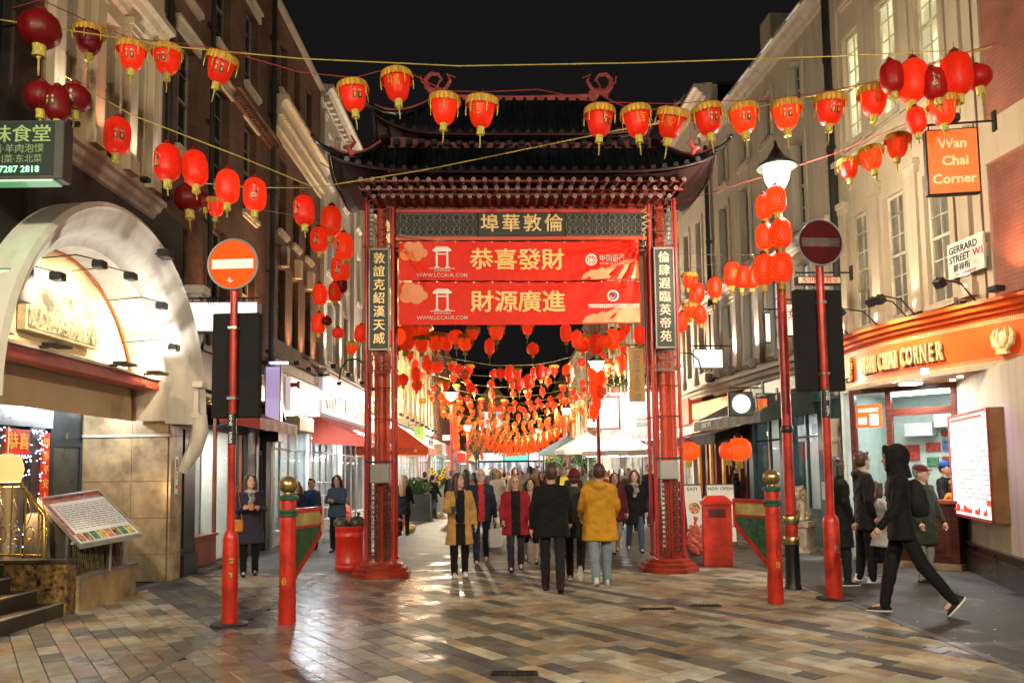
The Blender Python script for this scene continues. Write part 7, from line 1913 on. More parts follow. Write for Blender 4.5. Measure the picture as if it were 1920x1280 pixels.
# --- shops under them
S1 = thing('shopfront', 'teal painted shopfront with a sloping dark awning beside the lion statue', 'shop', (5.86, 19.2, 0), a2)
shopfront(S1, .0, 1.5, 2.8, TEALP, 7, (1, .95, .9), 2, .75, 2.5, 'shelf', 21, transom=1)
shopfront(S1, 1.9, 3.3, 2.8, TEALP, 8, (.95, .97, 1), 2, .75, 2.5, 'shelf', 22, transom=1)
b = MB()
for xa, xb in ((-.25, 0), (1.5, 1.9), (3.3, 4.35)): b.box(xa, xb, -.03, .35, 0, 2.95)
b.box(0, 1.5, 0, .35, 2.8, 2.95); b.box(1.9, 3.3, 0, .35, 2.8, 2.95); b.build('wall', TEALP, S1)
b = MB(); b.box(-.25, 4.35, -.08, .35, 2.951, 3.6); b.build('fascia_board', mat('teal_fascia', (.05, .13, .14), rough=.4, var=.2), S1)
b = MB(); b.box(3.4, 3.62, -.05, -.031, 1.0, 1.35); b.box(3.75, 3.9, -.08, -.031, 1.75, 2.3); b.build('wall_box', STEEL, S1)
b = MB(); b.box(1.95, 3.2, .2, .25, 2.2, 2.55); b.build('poster', LITW, S1)
aw1 = awning(S1, -.9, 3.2, 3.35, 1.15, .55, cloth('dark_green_canvas', (.035, .05, .045), rough=.6, var=.03), val=.24, scallop=False)
b = MB(); text(b, 'CAFE TPT', .1, -1.21, 2.68, .16, .004, .02); b.build('lettering', GREYBOX, aw1)
b = MB(); b.lathe([(.13, 0), (.13, .1), (.10, .12), (.10, 2.35), (.12, 2.4), (.15, 2.5), (.16, 2.55)], 16, (4.2, -.18, 0)); b.lathe([(.12, 0), (.15, .05), (.15, .1)], 16, (4.2, -.18, 2.1)); b.build('column', CRT, S1, smooth=True)
S2 = thing('shopfront', 'dark red restaurant front hung with round orange lanterns', 'shop', (5.55, 23.6, 0), a2)
b = MB()
for x in np.arange(0, 4.3, .72): b.box(x, x + .16, -.05, .3, 0, 2.9)
b.box(0, 4.3, -.1, .3, 2.9, 3.1); b.build('wall', mat('maroon_paint', (.13, .018, .015), rough=.35, var=.2, coat=.2), S2)
shopfront(S2, .0, 4.3, 2.6, DKWOOD, 6, (1, .75, .4), 6, .8, 2.4, 'tables', 31, wallm=mat('warm_wall', (.5, .2, .08), rough=.6))
b = MB(); b.box(0, 4.3, -.15, .3, 3.1, 3.55); b.build('fascia_board', mat('amber_fascia', (.6, .28, .05), rough=.4, emit=(1, .35, .05), es=.5), S2)
rr = random.Random(12)
for k in range(11):
    b = MB(); x = .15 + k * .38; b.box(x, x + .2, -.19, -.151, 2.7, 3.02); b.build('lit_panel', emis(('panel_amber', 'panel_gold')[k % 2], ((1, .45, .12), (1, .65, .25))[k % 2], (1.6, 1.3)[k % 2]), S2)
awning(S2, 1.2, 4.2, 2.78, 1.0, .28, cloth('black_canvas', (.02, .018, .016), rough=.7, var=.03), val=.26, scallop=False)
for i in range(4):
    b = MB(); b.box(.3 + i * .95, .42 + i * .95, -.12, -.055, .9, 2.4); b.build('gold_column', mat('gilt_column', (.6, .3, .06), rough=.4, metal=.3, emit=(1, .4, .05), es=.15), S2)
S3 = far_shop(1, 24, 6, 5.5, WHITE, 1, 'shop front half hidden behind the right gateway post', FR)
# projecting signs on the right
t = sign_box('dark square hanging sign with a round white disc', tuple(at(1388, 757, 15.6)), R(5), .50, .48, .08, mat('sign_dark_teal', (.03, .06, .06), rough=.5), BLACK, [], WHITEP, side=1)
b = MB(); b.cyl((0, -.05, 0), (0, -.062, 0), .185, n=32); d = b.build('disc', emis('disc_white', (1, .97, .95), .8), t)
b = MB(); text(b, 'leong\'s', 0, -.066, .04, .07, .003, .0); text(b, 'legend', 0, -.066, -.04, .07, .003, .0); b.build('lettering', GREYBOX, d)
sign_box('small red lit sign beside the round-disc sign', tuple(at(1428, 760, 16.2)), R(5), .24, .32, .08, mat('sign_red_lit', (.6, .08, .02), emit=(1, .12, .02), es=.6), BLACK, [('福', 0, 0, .2, .01)], GOLD)
sign_box('large blank white lightbox sign right of the right gateway post', tuple(at(1326, 673, 17)), R(4), .66, .42, .14, emis('white_lit_panel2', (.93, 1, .97), .95), STEEL, [], WHITEP, side=1)
b = MB(); pts = [at(px, py, 13.7) for px, py in ((1262, 672), (1275, 662), (1295, 662), (1310, 675), (1316, 700))]; b.tube(pts, .014, 8); tag(b.build('curved_bracket', BLACK), 'thin curved metal bracket on the right gateway post', 'bracket')
b = MB(); pts = [at(px, py, 12.9) for px, py in ((636, 712), (640, 690), (652, 675), (668, 673), (686, 682))]; b.tube(pts, .014, 8); b.lathe([(.03, -.05), (.05, 0)], 8, tuple(at(636, 716, 12.9))); tag(b.build('curved_bracket', BLACK), 'thin curved metal lamp arm on the left gateway post', 'bracket')
sign_box('cream sign strip with red characters above the right black box', tuple(at(1533, 527, 13.5)), R(3), .78, .14, .14, mat('cream_sign_face', (.6, .5, .38), rough=.5), BLACK, [('大小白菜餃子', 0, 0, .11, .01)], MATS['plate_red'], side=1)
sign_box('small pale sign with a pink figure between the lamp post and the black box', tuple(at(1485, 600, 14.6)), R(3), .3, .62, .06, mat('pale_sign', (.6, .55, .5), emit=(1, .9, .85), es=.35), BLACK, [('女', 0, .1, .2, .02)], mat('sign_rose', (.6, .1, .15)), side=1)
sign_box('black and white blade sign left of the lamp post', tuple(at(1438, 615, 16)), R(3), .14, .62, .1, mat('blade_white', (.7, .72, .75), emit=(1, 1, 1), es=.5), BLACK, [], WHITEP, side=1)
# ================================================================== beyond the gateway
FB = tall(1, 33.5, 9, 12.2, CREAM2, 'tall cream building behind the tan vertical sign', x=5.4, cols=4, up=WARM, plinth=4.0, upw=200, panes=[LITW, DARKP])
FB2 = tall(1, 42.6, 12, 11.5, BRK, 'brown brick building on the right beyond the white one', x=5.2, cols=5, plinth=3.8, pil=False)
FB3 = tall(1, 54.8, 16, 10.5, GREYW, 'grey terrace in the right distance', x=5.1, cols=6, plinth=3.8, pil=False)
FB4 = tall(1, 71, 52, 11, BRK, 'unlit terrace at the far right end of the street', x=5.0, cols=12, plinth=3.8, pil=False)
# low white corner building with roof plants
WB = thing('white_building', 'low bright white building with plants on its roof beyond the right gateway post', 'building', (4.1, 33.0, 0), 0)
b = MB(); b.box(0, 2.6, 0, 3, 2.9, 4.75); b.box(0, .35, 0, 3, 0, 2.9); b.box(2.3, 2.6, 0, .4, 0, 2.9); b.box(.35, 2.3, 2.9, 3.0, 0, 2.9); b.build('wall', WSTUC, WB)
b = MB(); b.box(-.08, 2.6, -.08, 3, 4.75, 4.85); b.build('coping', WSTUC, WB)
b = MB(); b.box(.35, 2.3, .2, .28, 0, 2.5)
b = MB(); b.box(.35, 2.3, .3, 2.8, 2.86, 2.89); b.build('ceiling_light', emis('wb_light', (1, .97, .92), 2), WB)
b = MB(); b.box(1.1, 1.7, -.03, -.001, 3.7, 3.95); b.box(1.1, 1.7, -.03, -.001, 3.45, 3.62); b.build('plaque', GREYBOX, WB)
b = MB(); b.box(2.0, 2.35, -.03, -.001, 4.2, 4.55); b.box(2.0, 2.35, -.03, -.001, 3.6, 3.95); b.build('lit_panel', emis('panel_amber2', (1, .6, .2), 1.), WB)
for k in range(4):
    b = MB(); b.box(.4 + k * .48, .82 + k * .48, .12, .16, 0, 2.5); b.build('window', room_pane('cafe_pane', (.9, .8, .6), .6, (.2, .15, .1)), WB)
light('AREA', 'white_wash', (1.0, -1.2, 4.9), 26, (1, .97, .93), 1.0, parent=WB, aim=(1.2, 0, 3.2))
b = MB(); b.box(.6, 1.4, -1.25, -1.15, 4.92, 4.97); b.cyl((1, -1.2, 4.95), (1, 0, 4.85), .02, n=6); b.build('lamp_arm', MATS['tube_white'], WB)
p = at(1143, 790, 30)
sign_box('white panel in a red frame on the white building', (3.95, 32.2, 3.95), R(-20), .95, 1.35, .08, emis('framed_white', (1, .95, .95), .8), mat('frame_red', (.6, .08, .06)), [], WHITEP, side=1, edge=.06)
def leaves(b, c, r, n, rr, s=.06, mi=None):
    for _ in range(n):
        v = Vector((rr.gauss(0, 1), rr.gauss(0, 1), rr.gauss(0, 1))).normalized() * (rr.random() ** .5)
        p = Vector(c) + Vector((v.x * r[0], v.y * r[1], v.z * r[2])); a = Vector((rr.uniform(-1, 1), rr.uniform(-1, 1), rr.uniform(-1, 1))).normalized(); u = a.orthogonal().normalized()
        b.add([tuple(p - u * s * .4), tuple(p + a * s), tuple(p + u * s * .4), tuple(p - a * s)], [(0, 1, 2, 3)], mi)
LEAF = mat('leaf_green', (.035, .075, .03), rough=.5, var=.4, scale=6, col2=(.06, .11, .04))
rr = random.Random(4)
for i, x in enumerate((.3, 1.0, 1.7, 2.3)):
    t = thing('potted_plant', 'bushy plant on the white building roof, %s' % ['leftmost', 'second from its left corner', 'third from its left corner', 'rightmost'][i], 'plant', (4.1 + x, 33.3, 4.85))
    b = MB(); b.lathe([(.16, 0), (.2, .25), (.18, .26)], 10); b.build('pot', mat('terracotta', (.35, .14, .07)), t)
    b = MB(); leaves(b, (0, 0, .55), (.42, .4, .35), 260, rr, .08); b.build('foliage', LEAF, t)
    b = MB(); b.cyl((0, 0, .2), (0, 0, .6), .02, n=5); b.build('stem', DKWOOD, t)
# vertical tan sign
vs = sign_box('tall tan vertical sign with white capital letters and a Chinese character', tuple(at(1193, 702, 23.5)), R(3), .48, 1.62, .12, mat('tan_sign', (.62, .38, .12), rough=.5, emit=(1, .5, .12), es=.25), STEEL, [('湘', 0, -.70, .22, .02)], WHITEP, side=1)
b = MB(); text(b, 'HUNANESE', 0, 0, 0, .24, .006, .02, M=Matrix.Translation((0, -.075, .1)) @ Matrix.Rotation(R(90), 4, 'Y')); b.build('lettering', WHITEP, vs)
# parasols
def parasol(px, py, Y, r, m, lab, h=2.9):
    p = at(px, py, Y); t = thing('parasol', lab, 'parasol', (p.x, Y, 0), random.Random(px).random(), 'parasols over the tables beyond the gateway')
    b = MB(); n = 8; v = [(0, 0, h)]; f = []
    for k in range(n):
        a = 2 * PI * k / n; v.append((r * math.cos(a), r * math.sin(a), h - .62)); a += PI / n; v.append((r * .93 * math.cos(a), r * .93 * math.sin(a), h - .60))
    for k in range(2 * n): f.append((0, 1 + k, 1 + (k + 1) % (2 * n)))
    b.add(v, f); w = [(x, y, z - .17) for x, y, z in v[1:]]; v2 = v[1:] + w; b.add(v2, [(k, (k + 1) % (2 * n), (k + 1) % (2 * n) + 2 * n, k + 2 * n) for k in range(2 * n)]); b.build('canopy', m, t)
    b = MB(); b.cyl((0, 0, 0), (0, 0, h + .08), .025, n=8); b.cyl((0, 0, 0), (0, 0, .08), .28, n=14); b.build('pole', STEEL, t)
    for k in range(n):
        a = 2 * PI * k / n; b = MB(); b.cyl((0, 0, h - .45), (r * .6 * math.cos(a), r * .6 * math.sin(a), h - .42), .01, n=4); b.build('rib', STEEL, t)
    return t
PW = cloth('parasol_white', (.74, .73, .70), rough=.7, var=.05); PB = cloth('parasol_blue_grey', (.22, .32, .38), rough=.7)
parasol(1102, 845, 27.5, 1.15, PW, 'white parasol, left of the two white ones', 2.95)
parasol(1163, 845, 25.5, 1.25, PW, 'white parasol, right of the two white ones, beside the gateway post', 2.85)
parasol(1064, 850, 31, 1.15, PB, 'blue-grey parasol left of the white ones', 3.0)
light('POINT', 'parasol_lamp', (3.4, 26.2, 2.2), 60, WHITE, .1); b = MB(); b.sphere((3.4, 26.2, 2.2), .05, 8, 6); b.cyl((3.4, 26.2, 2.2), (3.4, 26.2, 2.6), .006, n=4); tag(b.build('hanging_bulb', emis('bulb', (1, .93, .8), 20)), 'bare bulb under the white parasols', 'lamp')
far_shop(1, 33.6, 8.8, 5.33, WHITE, 1, 'white-lit shop on the right beyond the parasols', FW)
far_shop(1, 43, 11.5, 5.13, WHITE, 1, 'dark fascia shop with orange lettering on the far right', FD, txt='CKMS')
far_shop(1, 55, 15.5, 5.03, WHITE, 1, 'red fascia shops in the right distance', FR)
far_shop(1, 71.4, 50, 4.93, WHITE, 1, 'last shops on the far right side', FY)
sign_box('white and red shop sign right of the far lamp post', tuple(at(1113, 793, 36)), R(3), .62, .40, .12, MATS['white_lit_panel'], MATS['frame_red'], [], WHITEP, side=1)
sign_box('maroon shop sign below the white and red one', tuple(at(1106, 818, 38)), R(3), .6, .34, .12, mat('maroon_sign', (.25, .04, .04), emit=(.6, .1, .08), es=.3), STEEL, [], WHITEP, side=1)
# lamps down the street
for (px, py, Y, lab, w_) in ((1119, 683, 24.5, 'lamp post with a lit globe above the white parasols', 420), (846, 740, 33, 'lamp post wrapped in lantern light on the left, nearer', 900), (1062, 768, 45, 'far lamp post on the right with a small lit globe', 700), (876, 800, 52, 'far lamp post on the left with a small lit globe', 700), (1010, 806, 62, 'tiny far lamp post near the end of the street', 600)):
    p = at(px, py, Y); lamp_post(p.x, Y, lab, H=p.z + .12, s=1.25 if Y > 30 else 1.1, far=True, watt=w_, grp='street lamps beyond the gateway')
for i, (px, py) in enumerate([(1111, 705), (1126, 708), (1112, 728), (1124, 735), (1118, 756), (1113, 772)]):
    lantern(px, py, 24.2, 'oval', LORG, '', '%s orange lantern from the top of the column under the lamp above the white parasols' % ORD[i], 'lanterns tied to the lamp post above the parasols', size=.95, rz=i, far=True)
for i, (x, y) in enumerate(((-4.2, 37), (-4.0, 46), (-4.2, 56), (4.2, 41), (4.2, 54), (4, 66))):  # lanterns added as fixtures for amber fill light on the facades
    lantern(0, 0, 0, 'round', LGLO, '', 'round lantern added with a fill light by the %s facades, %s of three' % ('left' if i < 3 else 'right', ORD[i % 3]), 'added lanterns holding the facade fill lights', pos=Vector((x, y, 5.0)), size=1.1, far=True)
    light('POINT', 'facade_fill', (x, y, 5.35), 70, (1, .5, .15), .15)
# plants and a tree in the street
def street_tree(px, Y, h, lab, r=1.0, n=1500, bare=False):
    g = at(px, 880, Y); t = thing('street_tree', lab, 'tree', (g.x, Y, 0))
    rr = random.Random(px); b = MB(); b.tube([(0, 0, 0), (.05, 0, h * .3), (-.03, .02, h * .55)], [.09, .075, .06], 8)
    for k in range(7):
        a = k * 2.4; b.tube([(-.0, 0, h * .5 + k * .04), (math.cos(a) * r * .4, math.sin(a) * r * .4, h * .72), (math.cos(a) * r * .7, math.sin(a) * r * .7, h * .9)], [.05, .03, .01], 5)
    b.build('trunk', mat('bark', (.05, .035, .025), rough=.9, var=.3), t)
    b = MB()
    for k in range(9): leaves(b, (rr.uniform(-.6, .6) * r, rr.uniform(-.6, .6) * r, h * rr.uniform(.62, .98)), (r * .45, r * .45, h * .13), n // 9, rr, .09)
    b.build('crown', LEAF, t)
street_tree(893, 56, 4.6, 'slender dark tree standing in the middle distance left of centre', 1.0, 500)
street_tree(1052, 47, 3.2, 'leafy tree lit from the side behind the blue-grey parasol', 1.1)
street_tree(1098, 40, 3.0, 'small leafy tree right of the far shop lettering', .7, 900)
for (px, py, Y, lab) in ((780, 880, 27, 'green shrub in a trough right of the left gateway post'), (793, 884, 29, 'second green shrub beside the trough')):
    p = at(px, py, Y); t = thing('shrub', lab, 'plant', (p.x, Y, 0)); rr = random.Random(px)
    b = MB(); b.cbox(-.5, .5, -.2, .2, 0, .9, .01); b.build('trough', mat('dark_trough', (.05, .06, .06)), t)
    b = MB(); leaves(b, (0, 0, 1.15), (.55, .25, .32), 380, rr, .09); b.build('foliage', mat('leaf_bright', (.06, .16, .03), rough=.5, var=.3), t)
p = at(823, 880, 30); t = thing('flower_display', 'bunch of yellow sunflowers on a stand left of the walking crowd', 'flowers', (p.x, 30, 0)); rr = random.Random(5)
b = MB(); b.lathe([(.2, 0), (.25, 1.0)], 10); b.build('stand', GREYBOX, t)
b = MB(); leaves(b, (0, 0, 1.35), (.35, .3, .4), 300, rr, .08); b.build('foliage', LEAF, t)
for k in range(16): b = MB(); a = rr.uniform(0, 6.28); z = rr.uniform(1.15, 1.75); x, y = .3 * math.cos(a), -abs(.3 * math.sin(a)); b.cyl((x, y - .02, z), (x, y, z), .085, n=10, mi=0); b.cyl((x, y - .03, z), (x, y - .021, z), .035, n=8, mi=1); b.build('flower', [mat('petal_yellow', (.8, .6, .05)), DKWOOD], t)
# the building that closes the street
EB = thing('end_building', 'dark building closing the far end of the street above a strip of lit shops', 'building', (-14, 126, 0), 0)
b = MB(); b.box(0, 30, 0, 8, 4.6, 15.5); b.build('wall', mat('dark_end_brick', (.05, .038, .032), rough=.8, var=.3, scale=.5), EB)
rr = random.Random(14)
for k in range(10):
    for z in (6.2, 9.2, 12.2):
        b = MB(); x = 1.2 + k * 2.9; b.box(x, x + 1.1, -.06, -.001, z, z + 1.7); b.build('window', rr.choice([DARKP, DARKP, LITD]), EB)
b = MB(); b.add([(0, 0, 15.5), (30, 0, 15.5), (30, 4, 18.5), (0, 4, 18.5)], [(0, 1, 2, 3)]); b.build('roof', MATS['dark_slate'], EB)
for k, (x0, x1, c, s_) in enumerate(((4, 8.5, (.5, .7, 1), 1.0), (8.7, 12.5, (.9, .95, 1), 1.3), (12.7, 16.4, (.15, .9, .6), 1.1), (16.6, 18.8, (1, 1, 1), 1.4), (19, 21.4, (1, .25, .1), 1.0), (21.6, 26, (.9, .9, 1), 1.1))):
    b = MB(); b.box(x0, x1, -.2, 0, 3.3, 4.5); b.build('fascia_board', emis('end_fascia_%d' % k, c, s_), EB)
    b = MB(); b.box(x0, x1, -.05, 0, 0, 3.0); b.build('window', room_pane('end_pane_%d' % (k % 2), (.8, .85, .9), .8, (.1, .12, .15), .6), EB)
b = MB(); b.box(0, 30, -.02, 0, 3.0, 3.3); b.build('string_course', BLACK, EB)
GB = thing('gabled_building', 'pale gabled house front glimpsed above the far lantern strings', 'building', (-4.4, 98, 0), 0)
b = MB(); b.prism([(0, 4), (4, 4), (4, 10.2), (2, 12.6), (0, 10.2)], 0, 6); b.build('wall', CREAM, GB)
b = MB(); b.add([(-.3, -.2, 10.0), (2, -.2, 12.9), (2, 6, 12.9), (-.3, 6, 10.0)], [(0, 1, 2, 3)]); b.add([(4.3, -.2, 10.0), (2, -.2, 12.9), (2, 6, 12.9), (4.3, 6, 10.0)], [(0, 1, 2, 3)]); b.build('roof', MATS['dark_slate'], GB)
b = MB(); b.box(.9, 1.6, -.05, -.001, 7, 9); b.box(2.4, 3.1, -.05, -.001, 7, 9); b.build('window', LITW, GB)
# ---- unseen lamps added behind the viewer to light foreground and gateway
lamp_post(-5.0, 1.0, 'unseen lamp added on the left behind the viewer to light the foreground', 6.6, watt=760, aim=(4, 9.5, 1.2))
lamp_post(5.4, -.5, 'unseen lamp added on the right behind the viewer to light the foreground', 6.6, watt=1150, aim=(-4.6, 10.5, 1.4))
lamp_post(-.8, -4.5, 'unseen lamp added far behind the viewer to light the gateway', 7.5, watt=1250, aim=(.8, 15, 1.9))
rr = random.Random(31); b = MB()
for k in range(90):
    x, y = (rr.uniform(4.1, 6.4), rr.uniform(7, 13)) if k % 2 else (rr.uniform(-5, 4), rr.uniform(6.3, 15))
    a = rr.uniform(0, 3.1); w, h = rr.uniform(.006, .02), rr.uniform(.006, .03); z = .004 + .003 * rr.random()
    b.add([(x + math.cos(a) * w, y + math.sin(a) * w, z), (x - math.sin(a) * h, y + math.cos(a) * h, z + .002), (x - math.cos(a) * w, y - math.sin(a) * w, z), (x + math.sin(a) * h, y - math.cos(a) * h, z + .003)], [(0, 1, 2, 3)])
tag(b.build('litter', mat('paper_scraps', (.55, .52, .46), rough=.8, var=.5, scale=9)), 'tiny paper scraps and butts scattered over the paving', 'litter', kind='stuff')
# ================================================================== people
def loft(b, secs, n=18, p=2.3):
    rs = []
    for z, cx, cy, rx, ry in secs:
        r = []
        for i in range(n):
            a = 2 * PI * i / n; c, s = math.cos(a), math.sin(a)
            r.append((cx + rx * abs(c) ** (2 / p) * (1 if c > 0 else -1), cy + ry * abs(s) ** (2 / p) * (1 if s > 0 else -1), z))
        rs.append(r)
    b.rings(rs)
def cap(b, p0, p1, r0, r1, n=12):
    b.cyl(p0, p1, r0, r1, n); b.sphere(p0, r0 * .995, n, 8); b.sphere(p1, r1 * .995, n, 8)
SK = [mat('skin_light', (.56, .33, .24), rough=.5, var=.08, bump=.05), mat('skin_fair', (.62, .40, .31), rough=.5, var=.08, bump=.05), mat('skin_warm', (.45, .26, .17), rough=.5, var=.08, bump=.05)]
HR = {'black': mat('hair_black', (.012, .009, .008), rough=.42, var=.3, scale=30, bump=.8, bscale=60, stretch=(1, 1, .12)), 'brown': mat('hair_brown', (.075, .035, .018), rough=.45, var=.3, scale=30, bump=.8, bscale=60, stretch=(1, 1, .12)),
      'red': mat('hair_auburn', (.18, .05, .022), rough=.45, var=.3, scale=30, bump=.8, bscale=60, stretch=(1, 1, .12)), 'blond': mat('hair_blond', (.36, .22, .10), rough=.45, var=.3, scale=30, bump=.8, bscale=60, stretch=(1, 1, .12)), 'grey': mat('hair_grey', (.25, .22, .2), rough=.5, var=.3, scale=30, bump=.8, bscale=60)}
CL = {}
def C(name):
    cols = dict(black=(.0045, .0045, .0055), charcoal=(.011, .011, .014), camel=(.46, .26, .075), white=(.7, .68, .64), denim=(.045, .075, .13), paledenim=(.20, .27, .32), maroon=(.10, .012, .02), crimson=(.28, .012, .022), mustard=(.56, .27, .018), olive=(.028, .034, .024), grey=(.22, .21, .2), lgrey=(.42, .41, .40), blue=(.02, .10, .42), navy=(.015, .022, .05), plaid=(.03, .025, .05), tan=(.35, .2, .1), orange=(.6, .2, .03), red=(.5, .03, .03), pink=(.5, .25, .25), cream=(.55, .48, .36), green=(.04, .12, .06), brown=(.09, .05, .03), yellow=(.6, .48, .05), teal=(.03, .12, .14), shoe_black=(.012, .012, .012), shoe_white=(.75, .73, .7), shoe_tan=(.3, .13, .04))
    if name not in CL: CL[name] = cloth('cloth_' + name, cols[name], rough=.8 if 'shoe' not in name else .5, bscale=22)
    return CL[name]
def person(label, px, py, top_px, face, legs=((8, 4), (-8, 8)), arms=((5, 8, 15), (-5, 8, 15)), coat=('black', .52, 1., 1.0), inner=None, trousers='black', shoes='shoe_black', hair=('brown', 'short'), skin=0, lean=0, far=False, extra=None, Y=None, H=None, group=None, head=(0, 0), skirt=None, hood=None, legw=1., bare=0, z0=0., nolegs=False, w=1.):
    if Y is None: g = G(px, py)
    else: p_ = at(px, 640, Y); g = Vector((p_.x, Y, 0))
    if H is None: H = at(px, top_px, g.y).z - z0
    H = min(H, 1.9) if not far else min(max(H, 1.45), 1.85)
    T = thing('person', label, 'person', (g.x, g.y, z0), R(face), group)
    vx = .03 if far else .0135; vc = .032 if far else .017
    th, sh, an = .242 * H, .242 * H, .042 * H
    hz = max(th * math.cos(R(a)) + sh * math.cos(R(a - k)) for a, k in legs) + an
    M = Matrix.Translation((0, 0, hz)) @ Matrix.Rotation(R(lean), 4, 'X') @ Matrix.Translation((0, 0, -hz))
    U = lambda x, y, z: tuple(M @ Vector((x, y, z)))
    sw = .108 * H * w; hw = .055 * H
    sz = hz + .292 * H; nz = hz + .315 * H; hc = hz + .412 * H
    HM = M @ Matrix.Translation((0, 0, nz)) @ Matrix.Rotation(R(head[0]), 4, 'Z') @ Matrix.Rotation(R(head[1]), 4, 'X') @ Matrix.Translation((0, 0, -nz))
    w *= 1.12; HM = HM @ Matrix.Translation((0, 0, nz)) @ Matrix.Scale(1.07, 4) @ Matrix.Translation((0, 0, -nz))
    # joints
    LG_ = []
    for s, (a, k) in zip((-1, 1), legs):
        h = Vector((s * hw, 0, hz)); kn = h + Vector((s * .005, -math.sin(R(a)) * th, -math.cos(R(a)) * th)); ak = kn + Vector((0, -math.sin(R(a - k)) * sh, -math.cos(R(a - k)) * sh)); LG_.append((h, kn, ak, a - k))
    AR = []
    for s, (a, ab, e, *tw) in zip((-1, 1), arms):
        sh_ = Vector((s * sw, .005 * H, sz)); up = Vector((s * math.sin(R(ab)), -math.sin(R(a)) * math.cos(R(ab)), -math.cos(R(a)) * math.cos(R(ab)))); el = sh_ + up * .172 * H
        inn = tw[0] if tw else 0
        f = Vector((s * math.sin(R(ab * .3)) - s * math.sin(R(inn)), -math.sin(R(a + e)), -math.cos(R(a + e)))).normalized(); wr_ = el + f * .145 * H
        sh_, el, wr_ = (M @ q for q in (sh_, el, wr_)); AR.append((sh_, el, wr_, (wr_ - el).normalized(), s))
    # --- body: one continuous skin
    b = MB(); hb = MB()
    hb.sphere((0, 0, hc), (.045 * H, .056 * H, .066 * H), 18, 14); hb.sphere((0, -.018 * H, hc - .028 * H), (.036 * H, .037 * H, .038 * H), 12, 10); hb.cyl((0, .008 * H, nz - .03 * H), (0, .002 * H, hc - .02 * H), .033 * H, .031 * H, 12)
    hb.sphere((0, -.058 * H, hc - .012 * H), (.008 * H, .012 * H, .014 * H), 8, 6); hb.sphere((0, -.046 * H, hc - .055 * H), (.016 * H, .012 * H, .011 * H), 8, 6)
    for s in (-1, 1): hb.sphere((s * .046 * H, .005 * H, hc - .008 * H), (.007 * H, .012 * H, .018 * H), 8, 6)
    b.add(hb.v, hb.f, M=HM)
    tb = MB(); loft(tb, [(hz - .03 * H, 0, 0, .07 * H, .05 * H), (hz + .03 * H, 0, 0, .088 * H * w, .058 * H), (hz + .11 * H, 0, 0, .07 * H * w, .048 * H), (hz + .21 * H, 0, -.0, .08 * H * w, .05 * H), (hz + .28 * H, 0, .0, .08 * H * w, .04 * H), (hz + .32 * H, 0, .0, .045 * H, .035 * H)]); b.add(tb.v, tb.f, M=M)
    for h, kn, ak, fa in LG_:
        if nolegs: continue
        cap(b, h, kn, .040 * H, .026 * H); cap(b, kn, ak, .026 * H, .018 * H)
        d = Vector((0, -math.cos(R(max(-60, min(0, fa)))) , math.sin(R(max(-60, min(0, fa)))) )); cap(b, ak, ak + Vector((0, 0, -an * .5)) + d * .06 * H, .02 * H, .014 * H, 8)
    for sh_, el, wr_, f, s in AR:
        cap(b, sh_, el, .020 * H, .018 * H, 10); cap(b, el, wr_, .018 * H, .0145 * H, 10); b.sphere(tuple(wr_ + f * .028 * H), (.018 * H, .018 * H, .024 * H), 10, 8)
    sk = SK[skin]
    o = remesh(b, 'body', sk, vx, 1, T)
    if not far:   # five separate curled fingers on each palm, rooted inside it
        me = o.data; b2 = MB(); b2.add([tuple(v.co) for v in me.vertices], [tuple(p.vertices) for p in me.polygons])
        for sh_, el, wr_, f, s in AR:
            side = f.cross(Vector((s, 0, 0))).normalized() if abs(f.x) < .9 else Vector((0, 0, 1)); nrm = side.cross(f)
            for i in range(4):
                o_ = wr_ + f * .04 * H + side * (i - 1.5) * .0088 * H; L_ = (.036, .042, .04, .032)[i] * H; c_ = nrm * (.35 if nrm.x * s < 0 else -.35)
                p1 = o_ + (f + c_ * .4).normalized() * L_ * .5; b2.tube([o_, p1, p1 + (f * .7 + c_ * 1.4).normalized() * L_ * .5], [.0052 * H, .0048 * H, .0036 * H], 6)
            o_ = wr_ + f * .015 * H - side * .012 * H; b2.tube([o_, o_ - side * .016 * H + f * .014 * H, o_ - side * .018 * H + f * .034 * H], [.007 * H, .006 * H, .0042 * H], 6)
        nm = b2.mesh('body', sk, smooth=70); o.data = nm; bpy.data.meshes.remove(me)
    # --- face
    e = MB()
    for s in (-1, 1): e.sphere((s * .018 * H, -.0515 * H, hc + .004 * H), (.0062 * H, .004 * H, .0034 * H), 8, 6); e.box(s * .018 * H - .009 * H, s * .018 * H + .009 * H, -.056 * H, -.050 * H, hc + .013 * H, hc + .0165 * H)
    for k, pt in enumerate((('eye', e),)):
        q = MB(); q.add(pt[1].v, pt[1].f, M=HM); q.build(pt[0], HR['black'] if hair[0] != 'blond' else HR['brown'], T)
    q = MB(); q.sphere((0, -.0545 * H, hc - .031 * H), (.0125 * H, .004 * H, .0035 * H), 10, 6); m_ = MB(); m_.add(q.v, q.f, M=HM); m_.build('mouth', mat('lip_rose', (.35, .09, .07), rough=.5), T)
    # --- hair
    hm = HR[hair[0]]; hs = hair[1]; q = MB()
